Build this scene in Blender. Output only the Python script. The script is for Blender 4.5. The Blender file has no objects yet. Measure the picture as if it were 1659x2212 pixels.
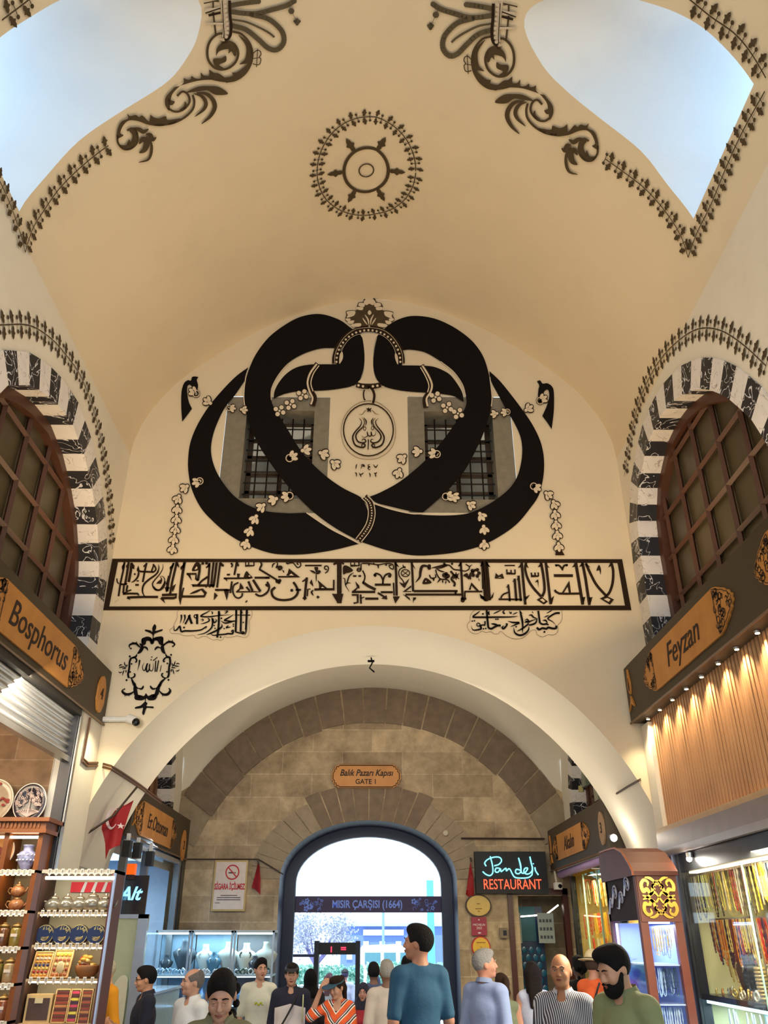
import bpy, bmesh, math, random
import numpy as np
from mathutils import Vector, Matrix, Euler
from mathutils.geometry import delaunay_2d_cdt
random.seed(7)
SC = bpy.context.scene
COL = SC.collection
PI = math.pi

# ------------------------------------------------------------------ camera
FPX, CX, CY = 1745.0, 829.5, 1106.0
PITCH = math.atan(919 / FPX)
YAW = math.atan((CX - 802) / FPX * math.cos(PITCH))
CAM = Vector((0, 0, 1.86))
cd = bpy.data.cameras.new('camera')
cam = bpy.data.objects.new('camera', cd)
COL.objects.link(cam)
cam.location = CAM
cam.rotation_euler = (PI / 2 + PITCH, 0, -YAW)
cd.sensor_fit = 'VERTICAL'
cd.sensor_height = 36
cd.lens = FPX / 2212 * 36
cd.clip_end = 200
SC.camera = cam

# ------------------------------------------------------------------ view and world
SC.view_settings.view_transform = 'Standard'
SC.view_settings.look = 'None'
SC.view_settings.exposure = -0.07
SC.view_settings.gamma = 1.0
SC.cycles.use_denoising = True
SC.cycles.max_bounces = 7
SC.cycles.diffuse_bounces = 4
SC.cycles.glossy_bounces = 3
SC.cycles.transmission_bounces = 4
SC.cycles.transparent_max_bounces = 12
SC.cycles.caustics_reflective = False
SC.cycles.caustics_refractive = False
SC.cycles.sample_clamp_indirect = 4.0
W = bpy.data.worlds.new('sky')
SC.world = W
W.use_nodes = True
W.node_tree.nodes['Background'].inputs[0].default_value = (0.66, 0.84, 1.0, 1)
W.node_tree.nodes['Background'].inputs[1].default_value = 2.1


def light(kind, name, loc, target, energy, color, size=1.0, size_y=None, spot=None, blend=0.4):
    l = bpy.data.lights.new(name, kind)
    l.energy = energy
    l.color = color
    if kind == 'AREA':
        l.shape = 'RECTANGLE' if size_y else 'SQUARE'
        l.size = size
        if size_y:
            l.size_y = size_y
    elif kind == 'SPOT':
        l.spot_size = spot
        l.spot_blend = blend
        l.shadow_soft_size = size
    elif kind == 'POINT':
        l.shadow_soft_size = size
    o = bpy.data.objects.new(name, l)
    COL.objects.link(o)
    o.location = loc
    if target is not None:
        d = Vector(target) - Vector(loc)
        o.rotation_euler = d.to_track_quat('-Z', 'Y').to_euler()
    return o


# daylight in the four high side windows of the vault and over the street
for sx in (-1, 1):
    for yy in (5.2, 1.0):
        light('AREA', 'window_daylight', (sx * 5.0, yy, 10.1), (0, yy, 9.2), 34, (0.42, 0.72, 1.0), 1.5, 1.5)
# long warm strip lamps lying on top of the shop fascias, shining at the vault
for sx in (-1, 1):
    o = light('AREA', 'fascia_uplight', (sx * 3.3, 6.3, 5.25), (sx * 0.2, 7.2, 10.0), 80, (1.0, 0.76, 0.46), 0.25, 7.0)
    light('AREA', 'end_uplight', (sx * 3.1, 8.6, 5.2), (sx * 0.3, 8.4, 11.0), 34, (1.0, 0.66, 0.30), 0.3, 0.5)
# unseen broad area lights above and behind the camera, aimed down the hall
light('AREA', 'hall_fill', (0, 1.0, 7.5), (0, 7.0, 5.0), 85, (1.0, 0.80, 0.56), 3.0, 3.0)
light('AREA', 'hall_low_fill', (0, -2.5, 3.6), (0, 8.0, 2.0), 60, (1.0, 0.90, 0.78), 4.0, 2.0)
# midday sun on the street outside
_s = bpy.data.lights.new('sun', 'SUN')
_s.energy = 4.0
_s.angle = 0.01
_o = bpy.data.objects.new('sun', _s)
COL.objects.link(_o)
_o.rotation_euler = Vector((0.10, 0.45, -0.88)).to_track_quat('-Z', 'Y').to_euler()
# gate bay: unseen area lights floating under the arch, without fixtures
light('AREA', 'gate_bay_up_fill', (0, 11.6, 2.7), (0, 11.9, 5.6), 72, (1.0, 0.86, 0.64), 4.5, 1.2)  # upward light added to brighten the arch soffit
light('AREA', 'gate_bay_down_fill', (0, 11.4, 4.6), (0, 15.5, 2.0), 60, (1.0, 0.86, 0.66), 2.6, 0.8)


# ------------------------------------------------------------------ pixel to place helpers
def ray(u, v):
    a = (u - CX) / FPX
    b = (CY - v) / FPX
    fw = math.cos(PITCH) - b * math.sin(PITCH)
    up = math.sin(PITCH) + b * math.cos(PITCH)
    return Vector((a * math.cos(YAW) + fw * math.sin(YAW), -a * math.sin(YAW) + fw * math.cos(YAW), up))


def atY(u, v, Y):
    r = ray(u, v)
    return CAM + r * (Y / r.y)


def atX(u, v, X):
    r = ray(u, v)
    return CAM + r * (X / r.x)


# ------------------------------------------------------------------ materials
def mat(name, color, rough=0.6, metal=0.0, emit=None, estr=0.0, var=0.12, scale=12.0, bump=0.0, coat=0.0, color2=None):
    m = bpy.data.materials.new(name)
    m.use_nodes = True
    nt = m.node_tree
    b = nt.nodes['Principled BSDF']
    b.inputs['Roughness'].default_value = rough
    b.inputs['Metallic'].default_value = metal
    b.inputs['Coat Weight'].default_value = coat
    tc = nt.nodes.new('ShaderNodeTexCoord')
    nz = nt.nodes.new('ShaderNodeTexNoise')
    nz.inputs['Scale'].default_value = scale
    nz.inputs['Detail'].default_value = 4
    nt.links.new(tc.outputs['Object'], nz.inputs['Vector'])
    mx = nt.nodes.new('ShaderNodeMix')
    mx.data_type = 'RGBA'
    c = color
    d = color2 or tuple(max(0, x * (1 - var * 2)) for x in c)
    mx.inputs['A'].default_value = (*c, 1)
    mx.inputs['B'].default_value = (*d, 1)
    nt.links.new(nz.outputs['Fac'], mx.inputs['Factor'])
    nt.links.new(mx.outputs['Result'], b.inputs['Base Color'])
    if bump:
        bp = nt.nodes.new('ShaderNodeBump')
        bp.inputs['Strength'].default_value = bump
        bp.inputs['Distance'].default_value = 0.02
        nt.links.new(nz.outputs['Fac'], bp.inputs['Height'])
        nt.links.new(bp.outputs['Normal'], b.inputs['Normal'])
    if emit:
        b.inputs['Emission Color'].default_value = (*emit, 1)
        b.inputs['Emission Strength'].default_value = estr
    return m


def srgb(r, g, b):
    return tuple(((x / 255) / 12.92 if x / 255 <= 0.04045 else ((x / 255 + 0.055) / 1.055) ** 2.4) for x in (r, g, b))


_mc = {}


def M(r, g, b, rough=0.6, metal=0.0, **k):
    """cached plain material from an sRGB colour"""
    key = (r, g, b, rough, metal, tuple(sorted(k.items())))
    if key not in _mc:
        _mc[key] = mat('mat_%d_%d_%d' % (r, g, b), srgb(r, g, b), rough, metal, **k)
    return _mc[key]


def E(r, g, b, s):
    key = ('e', r, g, b, s)
    if key not in _mc:
        _mc[key] = mat('glow_%d_%d_%d' % (r, g, b), (0.02, 0.02, 0.02), 0.5, emit=srgb(r, g, b), estr=s)
    return _mc[key]


def glass_mat(name, tint=(1, 1, 1), gloss=0.10, alpha_dark=0.0):
    m = bpy.data.materials.new(name)
    m.use_nodes = True
    nt = m.node_tree
    nt.nodes.clear()
    out = nt.nodes.new('ShaderNodeOutputMaterial')
    t = nt.nodes.new('ShaderNodeBsdfTransparent')
    t.inputs[0].default_value = (*tint, 1)
    g = nt.nodes.new('ShaderNodeBsdfGlossy')
    g.inputs['Roughness'].default_value = 0.03
    mx = nt.nodes.new('ShaderNodeMixShader')
    lw = nt.nodes.new('ShaderNodeLayerWeight')
    lw.inputs[0].default_value = 0.25
    ml = nt.nodes.new('ShaderNodeMath')
    ml.operation = 'MULTIPLY_ADD'
    ml.inputs[1].default_value = 0.16
    ml.inputs[2].default_value = gloss * 0.2
    nt.links.new(lw.outputs['Fresnel'], ml.inputs[0])
    nt.links.new(ml.outputs[0], mx.inputs[0])
    nt.links.new(t.outputs[0], mx.inputs[1])
    nt.links.new(g.outputs[0], mx.inputs[2])
    nt.links.new(mx.outputs[0], out.inputs[0])
    return m


GLASS = glass_mat('clear_glass', (0.97, 0.99, 0.98))


def plaster(name, color, dirt):
    m = mat(name, color, 0.85, var=0.05, scale=1.3)
    nt = m.node_tree
    b = nt.nodes['Principled BSDF']
    mx = [n for n in nt.nodes if n.bl_idname == 'ShaderNodeMix'][0]
    tc = [n for n in nt.nodes if n.bl_idname == 'ShaderNodeTexCoord'][0]
    n2 = nt.nodes.new('ShaderNodeTexNoise')
    n2.inputs['Scale'].default_value = 0.7
    n2.inputs['Detail'].default_value = 9
    n2.inputs['Roughness'].default_value = 0.68
    nt.links.new(tc.outputs['Object'], n2.inputs['Vector'])
    r = nt.nodes.new('ShaderNodeValToRGB')
    r.color_ramp.elements[0].position = 0.56
    r.color_ramp.elements[0].color = (0, 0, 0, 1)
    r.color_ramp.elements[1].position = 0.80
    r.color_ramp.elements[1].color = (0.6, 0.6, 0.6, 1)
    nt.links.new(n2.outputs['Fac'], r.inputs[0])
    m2 = nt.nodes.new('ShaderNodeMix')
    m2.data_type = 'RGBA'
    nt.links.new(r.outputs[0], m2.inputs['Factor'])
    nt.links.new(mx.outputs['Result'], m2.inputs['A'])
    m2.inputs['B'].default_value = (*dirt, 1)
    nt.links.new(m2.outputs['Result'], b.inputs['Base Color'])
    bp = nt.nodes.new('ShaderNodeBump')
    bp.inputs['Strength'].default_value = 0.25
    bp.inputs['Distance'].default_value = 0.05
    nt.links.new(n2.outputs['Fac'], bp.inputs['Height'])
    nt.links.new(bp.outputs['Normal'], b.inputs['Normal'])
    return m


PLASTER = plaster('cream_plaster', (0.74, 0.62, 0.44), (0.60, 0.48, 0.34))
PLASTER_W = plaster('white_plaster', (0.80, 0.83, 0.86), (0.66, 0.68, 0.70))
PLASTER_P = plaster('pale_plaster', (0.76, 0.70, 0.59), (0.60, 0.52, 0.42))


# ------------------------------------------------------------------ mesh building
class MB:
    def __init__(s):
        s.v = []
        s.f = []
        s.mi = []

    def add(s, vs, fs, mi=0):
        o = len(s.v)
        s.v += [tuple(p) for p in vs]
        s.f += [tuple(i + o for i in f) for f in fs]
        s.mi += [mi] * len(fs)
        return s

    def box(s, x0, x1, y0, y1, z0, z1, mi=0, mtx=None):
        vs = [Vector((x, y, z)) for x in (x0, x1) for y in (y0, y1) for z in (z0, z1)]
        if mtx is not None:
            vs = [mtx @ p for p in vs]
        return s.add(vs, [(0, 1, 3, 2), (4, 6, 7, 5), (0, 4, 5, 1), (2, 3, 7, 6), (0, 2, 6, 4), (1, 5, 7, 3)], mi)

    def tube(s, pts, r, n=8, mi=0, cap=True):
        pts = [Vector(p) for p in pts]
        rs = r if isinstance(r, (list, tuple)) else [r] * len(pts)
        rings = []
        prev = None
        for i, p in enumerate(pts):
            d = (pts[min(i + 1, len(pts) - 1)] - pts[max(i - 1, 0)])
            if d.length < 1e-9:
                d = Vector((0, 0, 1))
            d.normalize()
            if prev is None:
                a = Vector((0, 0, 1)) if abs(d.z) < 0.9 else Vector((1, 0, 0))
                e1 = d.cross(a).normalized()
            else:
                e1 = (prev - d * prev.dot(d))
                e1 = e1.normalized() if e1.length > 1e-6 else d.orthogonal().normalized()
            prev = e1
            e2 = d.cross(e1)
            rings.append([p + (e1 * math.cos(2 * PI * k / n) + e2 * math.sin(2 * PI * k / n)) * rs[i] for k in range(n)])
        vs = [q for R in rings for q in R]
        fs = []
        for i in range(len(pts) - 1):
            for k in range(n):
                fs.append((i * n + k, i * n + (k + 1) % n, (i + 1) * n + (k + 1) % n, (i + 1) * n + k))
        if cap:
            fs.append(tuple(range(n))[::-1])
            fs.append(tuple((len(pts) - 1) * n + k for k in range(n)))
        return s.add(vs, fs, mi)

    def lathe(s, prof, c=(0, 0, 0), n=20, mi=0, mtx=None):
        vs = []
        for r, z in prof:
            for k in range(n):
                vs.append(Vector((r * math.cos(2 * PI * k / n), r * math.sin(2 * PI * k / n), z)))
        if mtx is not None:
            vs = [mtx @ p for p in vs]
        vs = [p + Vector(c) for p in vs]
        fs = []
        for i in range(len(prof) - 1):
            for k in range(n):
                fs.append((i * n + k, i * n + (k + 1) % n, (i + 1) * n + (k + 1) % n, (i + 1) * n + k))
        fs.append(tuple(range(n))[::-1])
        fs.append(tuple((len(prof) - 1) * n + k for k in range(n)))
        return s.add(vs, fs, mi)

    def ball(s, c, r, n=8, m=6, mi=0):
        rx, ry, rz = r if isinstance(r, (list, tuple)) else (r, r, r)
        vs = []
        for i in range(m + 1):
            t = PI * i / m
            for k in range(n):
                a = 2 * PI * k / n
                vs.append((c[0] + rx * math.sin(t) * math.cos(a), c[1] + ry * math.sin(t) * math.sin(a), c[2] - rz * math.cos(t)))
        fs = []
        for i in range(m):
            for k in range(n):
                fs.append((i * n + k, i * n + (k + 1) % n, (i + 1) * n + (k + 1) % n, (i + 1) * n + k))
        return s.add(vs, fs, mi)

    def prism(s, poly, f0, f1, mi=0):
        """poly: 2-D outline; f0(p), f1(p) map a 2-D point to the back and the front"""
        n = len(poly)
        tris = tri2(poly)
        vs = [f0(p) for p in poly] + [f1(p) for p in poly]
        fs = [tuple(t) for t in tris] + [tuple(i + n for i in t)[::-1] for t in tris]
        for i in range(n):
            fs.append((i, (i + 1) % n, n + (i + 1) % n, n + i))
        return s.add(vs, fs, mi)

    def obj(s, name, mats, parent=None, smooth=False, world=True):
        me = bpy.data.meshes.new(name)
        me.from_pydata(s.v, [], s.f)
        if not isinstance(mats, (list, tuple)):
            mats = [mats]
        for m in mats:
            me.materials.append(m)
        if len(mats) > 1:
            me.polygons.foreach_set('material_index', s.mi)
        if smooth:
            me.polygons.foreach_set('use_smooth', [True] * len(me.polygons))
        me.validate()
        me.update()
        o = bpy.data.objects.new(name, me)
        COL.objects.link(o)
        if parent is not None:
            o.parent = parent
            if world:  # vertices are given in world space
                o.matrix_parent_inverse = wmat(parent).inverted()
        return o


def wmat(o):
    """world matrix without a view-layer update"""
    m = o.matrix_basis.copy()
    if o.parent is not None:
        m = wmat(o.parent) @ o.matrix_parent_inverse @ m
    return m


def tri2(poly):
    n = len(poly)
    r = delaunay_2d_cdt([Vector(p) for p in poly], [(i, (i + 1) % n) for i in range(n)], [], 0, 1e-7)
    if len(r[0]) != n:
        # duplicate or crossing points: fall back
        from mathutils.geometry import tessellate_polygon
        return [tuple(t) for t in tessellate_polygon([[Vector((p[0], p[1], 0)) for p in poly]])]
    mp = [o[0] for o in r[3]]
    out = []
    for f in r[2]:
        c = sum((r[0][i] for i in f), Vector((0, 0))) / len(f)
        if inpoly(c, poly):
            out.append(tuple(mp[i] for i in f))
    return out


def inpoly(p, poly):
    x, y = p[0], p[1]
    c = False
    j = len(poly) - 1
    for i in range(len(poly)):
        xi, yi = poly[i][0], poly[i][1]
        xj, yj = poly[j][0], poly[j][1]
        if (yi > y) != (yj > y) and x < (xj - xi) * (y - yi) / (yj - yi) + xi:
            c = not c
        j = i
    return c


def densify(poly, step, closed=True):
    out = []
    n = len(poly)
    for i in range(n if closed else n - 1):
        a = Vector(poly[i])
        b = Vector(poly[(i + 1) % n])
        k = max(1, int((b - a).length / step + 0.5))
        out += [a + (b - a) * (j / k) for j in range(k)]
    if not closed:
        out.append(Vector(poly[-1]))
    return out


def sheet(outer, holes, mapf, step=0.3, name=None, mats=None, smooth=False, parent=None, flip=False):
    outer = densify(outer, step)
    holes = [densify(h, step) for h in holes]
    pts = []
    edges = []
    for loop in [outer] + holes:
        o = len(pts)
        pts += [Vector((p[0], p[1])) for p in loop]
        edges += [(o + i, o + (i + 1) % len(loop)) for i in range(len(loop))]
    xs = [p[0] for p in outer]
    ys = [p[1] for p in outer]
    bnd = np.array([(p[0], p[1]) for p in pts])
    x = min(xs) + step / 2
    while x < max(xs):
        y = min(ys) + step / 2
        while y < max(ys):
            q = (x, y)
            if np.min((bnd[:, 0] - x) ** 2 + (bnd[:, 1] - y) ** 2) > (step * 0.45) ** 2 and inpoly(q, outer) and not any(inpoly(q, h) for h in holes):
                pts.append(Vector(q))
            y += step
        x += step
    r = delaunay_2d_cdt(pts, edges, [], 0, 1e-6)
    fs = []
    for f in r[2]:
        c = sum((r[0][i] for i in f), Vector((0, 0))) / len(f)
        if inpoly(c, outer) and not any(inpoly(c, h) for h in holes):
            fs.append(tuple(f)[::-1] if flip else tuple(f))
    mb = MB()
    mb.add([mapf(p[0], p[1]) for p in r[0]], fs)
    return mb.obj(name, mats, parent, smooth)


def crom(pts, k=6, closed=False):
    """Catmull-Rom through the points"""
    P = [Vector(p) for p in pts]
    n = len(P)
    out = []
    for i in range(n if closed else n - 1):
        p1, p2 = P[i], P[(i + 1) % n]
        p0 = P[(i - 1) % n] if (closed or i > 0) else p1 * 2 - p2
        p3 = P[(i + 2) % n] if (closed or i + 2 < n) else p2 * 2 - p1
        for j in range(k):
            t = j / k
            out.append(0.5 * ((2 * p1) + (p2 - p0) * t + (2 * p0 - 5 * p1 + 4 * p2 - p3) * t * t + (3 * p1 - p0 - 3 * p2 + p3) * t ** 3))
    if not closed:
        out.append(P[-1])
    return out


# ------------------------------------------------------------------ object tags
def tag(o, label=None, cat=None, group=None, kind=None):
    if label:
        o['label'] = label
    if cat:
        o['category'] = cat
    if group:
        o['group'] = group
    if kind:
        o['kind'] = kind
    return o


def empty(name, loc, label, cat, group=None, kind=None):
    o = bpy.data.objects.new(name, None)
    COL.objects.link(o)
    o.location = loc
    o.empty_display_size = 0.1
    return tag(o, label, cat, group, kind)


def copy_tree(o, parent=None):
    c = o.copy()
    COL.objects.link(c)
    if parent is not None:
        c.parent = parent
    for ch in list(o.children):
        copy_tree(ch, c)
    return c


def text_mesh(body, size, name, material, parent, origin, ex, ez, align='CENTER', depth=0.004, shear=0.0, spacing=1.0, sx=1.0, bold=0.0):
    """raised lettering; ex = reading direction, ez = letter up, both world vectors"""
    cu = bpy.data.curves.new(name, 'FONT')
    cu.body = body
    cu.size = size
    cu.align_x = align
    cu.align_y = 'CENTER'
    cu.extrude = depth
    cu.shear = shear
    cu.space_character = spacing
    cu.offset = bold
    cu.resolution_u = 4
    t = bpy.data.objects.new(name, cu)
    COL.objects.link(t)
    bpy.context.view_layer.update()
    dg = bpy.context.evaluated_depsgraph_get()
    me = bpy.data.meshes.new_from_object(t.evaluated_get(dg))
    bpy.data.objects.remove(t)
    ex = Vector(ex).normalized()
    ez = Vector(ez).normalized()
    ny = ex.cross(ez)
    for v in me.vertices:
        c = v.co
        v.co = Vector(origin) + ex * (c.x * sx) + ez * c.y + ny * c.z
    me.materials.clear()
    me.materials.append(material)
    me.name = name
    o = bpy.data.objects.new(name, me)
    COL.objects.link(o)
    if parent is not None:
        o.parent = parent
        o.matrix_parent_inverse = wmat(parent).inverted()
    return o
# =================================================================== STRUCTURE
HW = 3.6          # half width of the hall
D1 = 10.2         # wall with the painted emblem
D1B = 11.9        # back of its arch
D2 = 16.0         # stone gate wall
PROF = [(3.6, 8.15), (3.56, 8.5), (3.4, 8.95), (3.12, 9.4), (2.75, 9.8), (2.3, 10.2), (1.8, 10.58), (1.2, 10.9), (0.6, 11.13), (0, 11.22)]
_half = crom(PROF, 4)
_full = [Vector((-p[0], p[1])) for p in _half] + [Vector((p[0], p[1])) for p in reversed(_half[:-1])]
_cum = [0.0]
for _a, _b in zip(_full, _full[1:]):
    _cum.append(_cum[-1] + (_b - _a).length)
SL = _cum[-1] / 2      # arc length from wall top to crown
_cum = [c - SL for c in _cum]


def vmap(s, Y, off=0.0):
    """unrolled hall section: s = 0 crown, |s| > SL runs down the side wall"""
    if abs(s) >= SL:
        sg = 1 if s > 0 else -1
        return Vector((sg * (HW - off), Y, 8.15 - (abs(s) - SL)))
    i = min(len(_cum) - 2, max(0, int(np.searchsorted(_cum, s)) - 1))
    t = (s - _cum[i]) / (_cum[i + 1] - _cum[i])
    p = _full[i] + (_full[i + 1] - _full[i]) * t
    d = (_full[i + 1] - _full[i]).normalized()
    nrm = Vector((d[1], -d[0]))      # inward, down
    return Vector((p[0] + nrm[0] * off, Y, p[1] + nrm[1] * off))


def s_of(side, z):
    if z <= 8.15:
        return side * (SL + 8.15 - z)
    zs = [p[1] for p in _full[:len(_full) // 2 + 1]]
    i = min(len(zs) - 2, max(0, int(np.searchsorted(zs, z)) - 1))
    t = (z - zs[i]) / (zs[i + 1] - zs[i])
    return -side * (_cum[i] + t * (_cum[i + 1] - _cum[i])) * 1.0 if side > 0 else (_cum[i] + t * (_cum[i + 1] - _cum[i]))


def unproj(u, v):
    """picture point -> (s, Y) on the hall section"""
    r = ray(u, v)
    P = CAM + r * (HW / abs(r.x)) if abs(r.x) > 1e-6 else None
    sg = 1 if r.x > 0 else -1
    if P is not None and P.z <= 8.15:
        return Vector((sg * (SL + 8.15 - P.z), P.y))
    for i in range(len(_full) - 1):
        a, b = _full[i], _full[i + 1]
        if (a.x + b.x) * sg < -1e-9:
            continue
        A = r.x * (b.y - a.y) - r.z * (b.x - a.x)
        if abs(A) < 1e-9:
            continue
        t = (a.x * (b.y - a.y) + (CAM.z - a.y) * (b.x - a.x)) / A
        # point on segment?
        x = t * r.x
        z = CAM.z + t * r.z
        L = (b - a).length
        w = ((x - a.x) * (b.x - a.x) + (z - a.y) * (b.y - a.y)) / (L * L)
        if -1e-4 <= w <= 1 + 1e-4 and t > 0:
            return Vector((_cum[i] + w * L, t * r.y))
    return None


# ---- floor -------------------------------------------------------------
FLOOR = mat('stone_floor', (0.36, 0.33, 0.29), 0.45, var=0.15, scale=3)
def floor_z(y):
    return 0.0 if y < 7 else -0.033 * (y - 7)
mb = MB()
ys = [-8, 7, 12, 16, 17.5, 40]
for a, b in zip(ys, ys[1:]):
    mb.add([(-7, a, floor_z(a)), (7, a, floor_z(a)), (7, b, floor_z(min(b, 18))), (-7, b, floor_z(min(b, 18)))], [(0, 1, 2, 3)])
tag(mb.obj('floor', FLOOR), 'grey stone paved market floor sloping gently towards the gate', None, None, 'structure')

# ---- vault with the two high window openings -----------------------------
RL = [(6.26, 8.8), (6.19, 9.24), (6.04, 9.61), (5.95, 10.0), (5.83, 10.33), (5.67, 10.54), (5.34, 10.69), (5.05, 10.64), (4.75, 10.35), (4.6, 9.86), (4.57, 9.52), (4.62, 9.17), (4.69, 8.8)]
LL = [(5.83, 8.32), (5.86, 8.87), (5.8, 9.34), (5.77, 9.72), (5.71, 10.15), (5.57, 10.35), (5.34, 10.49), (5.0, 10.53), (4.7, 10.3), (4.5, 9.8), (4.48, 9.3), (4.47, 8.9), (4.5, 8.32)]


def lun(side, pts, dy=0):
    sm = [(p.x, p.y) for p in crom([Vector(p) for p in pts], 4)]
    return [(s_of(side, z), y + dy) for y, z in sm], sm


hR, smR = lun(1, RL)
hL, smL = lun(-1, LL)
hR2, smR2 = lun(1, RL, -4.3)
hL2, smL2 = lun(-1, LL, -4.3)
Y0 = -5.0
ceil = sheet([(-SL, Y0), (SL, Y0), (SL, D1), (-SL, D1)], [hR, hL, hR2, hL2], lambda s, y: vmap(s, y), 0.28, 'ceiling', PLASTER, True)
tag(ceil, 'cream plastered barrel vault with painted garlands over the hall', None, None, 'structure')
for side, sm, dy in ((1, smR, 0), (-1, smL, 0), (1, smR, -4.3), (-1, smL, -4.3)):
    mb = MB()
    n = len(sm)
    for (y, z) in sm:
        p = vmap(s_of(side, z), y + dy)
        far = 4.9
        mb.v.append(tuple(p))
        mb.v.append((side * (far * 0.5 + abs(p.x) * 0.5), y + dy, z))
        mb.v.append((side * far, y + dy, z))
    for i in range(n):
        j = (i + 1) % n
        for k in (0, 1):
            mb.f.append((i * 3 + k, j * 3 + k, j * 3 + k + 1, i * 3 + k + 1))
            mb.mi.append(0)
    o = mb.obj('window_reveal', PLASTER_W, None, True)
    o.parent = ceil
    # window at the end of the shaft
    y0, y1 = min(p[0] for p in sm) + dy, max(p[0] for p in sm) + dy
    z0, z1 = min(p[1] for p in sm), max(p[1] for p in sm)
    wn = empty('window_1', (side * 4.9, (y0 + y1) / 2, z0), 'high arched window in the %s side of the vault letting in daylight' % ('right' if side > 0 else 'left'), None, None, 'structure')
    fr = MB()
    for i in range(n):
        a, b = sm[i], sm[(i + 1) % n]
        fr.tube([(side * 4.88, a[0] + dy, a[1]), (side * 4.88, b[0] + dy, b[1])], 0.04, 5)
    for k in range(1, 4):
        yy = y0 + (y1 - y0) * k / 4
        fr.box(side * 4.86, side * 4.9, yy - 0.02, yy + 0.02, z0, z1 - 0.3)
    for k in range(1, 4):
        zz = z0 + (z1 - z0) * k / 4.5
        fr.box(side * 4.86, side * 4.9, y0, y1, zz - 0.02, zz + 0.02)
    fr.obj('window_frame', M(150, 140, 125), wn)

# ---- side walls with the striped arches ---------------------------------
OUT_R = [(10.17, 4.35), (10.17, 5.6), (10.17, 6.5), (10.06, 7.05), (9.75, 7.5), (9.36, 7.77), (8.95, 7.95), (8.5, 8.0), (8.03, 7.95), (7.55, 7.8), (7.09, 7.56), (6.68, 7.23), (6.33, 6.82), (6.04, 6.37), (5.85, 5.9), (5.8, 5.2), (5.8, 4.35)]
OUT_L = [(10.15, 4.35), (10.15, 5.4), (10.1, 6.1), (9.95, 6.45), (9.6, 6.88), (9.23, 7.17), (8.68, 7.46), (8.06, 7.6), (7.51, 7.53), (7.1, 7.42), (6.69, 7.23), (6.18, 6.85), (5.9, 6.3), (5.8, 5.6), (5.8, 4.35)]
B2 = [(15.45, 3.0), (15.45, 3.7), (15.4, 4.3), (15.15, 4.85), (14.7, 5.25), (14.1, 5.42), (13.5, 5.25), (12.95, 4.85), (12.6, 4.3), (12.5, 3.7), (12.5, 3.0)]


def resample(pts, step):
    P = [Vector(p) for p in pts]
    L = sum((b - a).length for a, b in zip(P, P[1:]))
    n = int(round(L / step))
    n += 1 - n % 2
    out = []
    for k in range(n + 1):
        t = L * k / n
        for a, b in zip(P, P[1:]):
            l = (b - a).length
            if t <= l + 1e-9:
                out.append(a + (b - a) * (t / l))
                break
            t -= l
        else:
            out.append(P[-1])
    return out


def inset(poly, d):
    out = []
    for i, p in enumerate(poly):
        a = poly[max(i - 1, 0)]
        b = poly[min(i + 1, len(poly) - 1)]
        t = (b - a).normalized()
        nrm = Vector((t.y, -t.x))
        # towards the middle of the arch
        c = Vector((sum(q.x for q in poly) / len(poly), min(q.y for q in poly)))
        if (c - p).dot(nrm) < 0:
            nrm = -nrm
        out.append(p + nrm * d)
    return out


MARBLE_W = mat('white_marble', (0.80, 0.76, 0.74), 0.5, scale=5, var=0.1)
MARBLE_B = mat('black_marble', (0.018, 0.018, 0.024), 0.45, scale=8)
for m_, col_ in ((MARBLE_W, (0.42, 0.37, 0.35)), (MARBLE_B, (0.62, 0.62, 0.66))):
    nt = m_.node_tree
    b_ = nt.nodes['Principled BSDF']
    mx_ = [n for n in nt.nodes if n.bl_idname == 'ShaderNodeMix'][0]
    tc_ = [n for n in nt.nodes if n.bl_idname == 'ShaderNodeTexCoord'][0]
    nz_ = nt.nodes.new('ShaderNodeTexNoise')
    nz_.inputs['Scale'].default_value = 3.4
    nz_.inputs['Detail'].default_value = 2.5
    nz_.inputs['Distortion'].default_value = 1.6
    nt.links.new(tc_.outputs['Object'], nz_.inputs['Vector'])
    # veins: thin band of the noise around 0.5
    s1 = nt.nodes.new('ShaderNodeMath'); s1.operation = 'SUBTRACT'; s1.inputs[1].default_value = 0.5
    s2 = nt.nodes.new('ShaderNodeMath'); s2.operation = 'ABSOLUTE'
    s3 = nt.nodes.new('ShaderNodeMath'); s3.operation = 'LESS_THAN'; s3.inputs[1].default_value = 0.012 if m_ is MARBLE_B else 0.006
    nt.links.new(nz_.outputs['Fac'], s1.inputs[0]); nt.links.new(s1.outputs[0], s2.inputs[0]); nt.links.new(s2.outputs[0], s3.inputs[0])
    mm = nt.nodes.new('ShaderNodeMix'); mm.data_type = 'RGBA'
    nt.links.new(s3.outputs[0], mm.inputs['Factor'])
    nt.links.new(mx_.outputs['Result'], mm.inputs['A'])
    mm.inputs['B'].default_value = (*col_, 1)
    nt.links.new(mm.outputs['Result'], b_.inputs['Base Color'])
WOOD_D = mat('dark_red_wood', (0.085, 0.028, 0.013), 0.5, scale=6, var=0.2)
WOOD_M = mat('brown_wood', (0.22, 0.10, 0.045), 0.5, scale=6, var=0.2)
DIMPANE = mat('dim_pane', (0.085, 0.066, 0.036), 0.4, scale=2, var=0.25)


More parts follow.
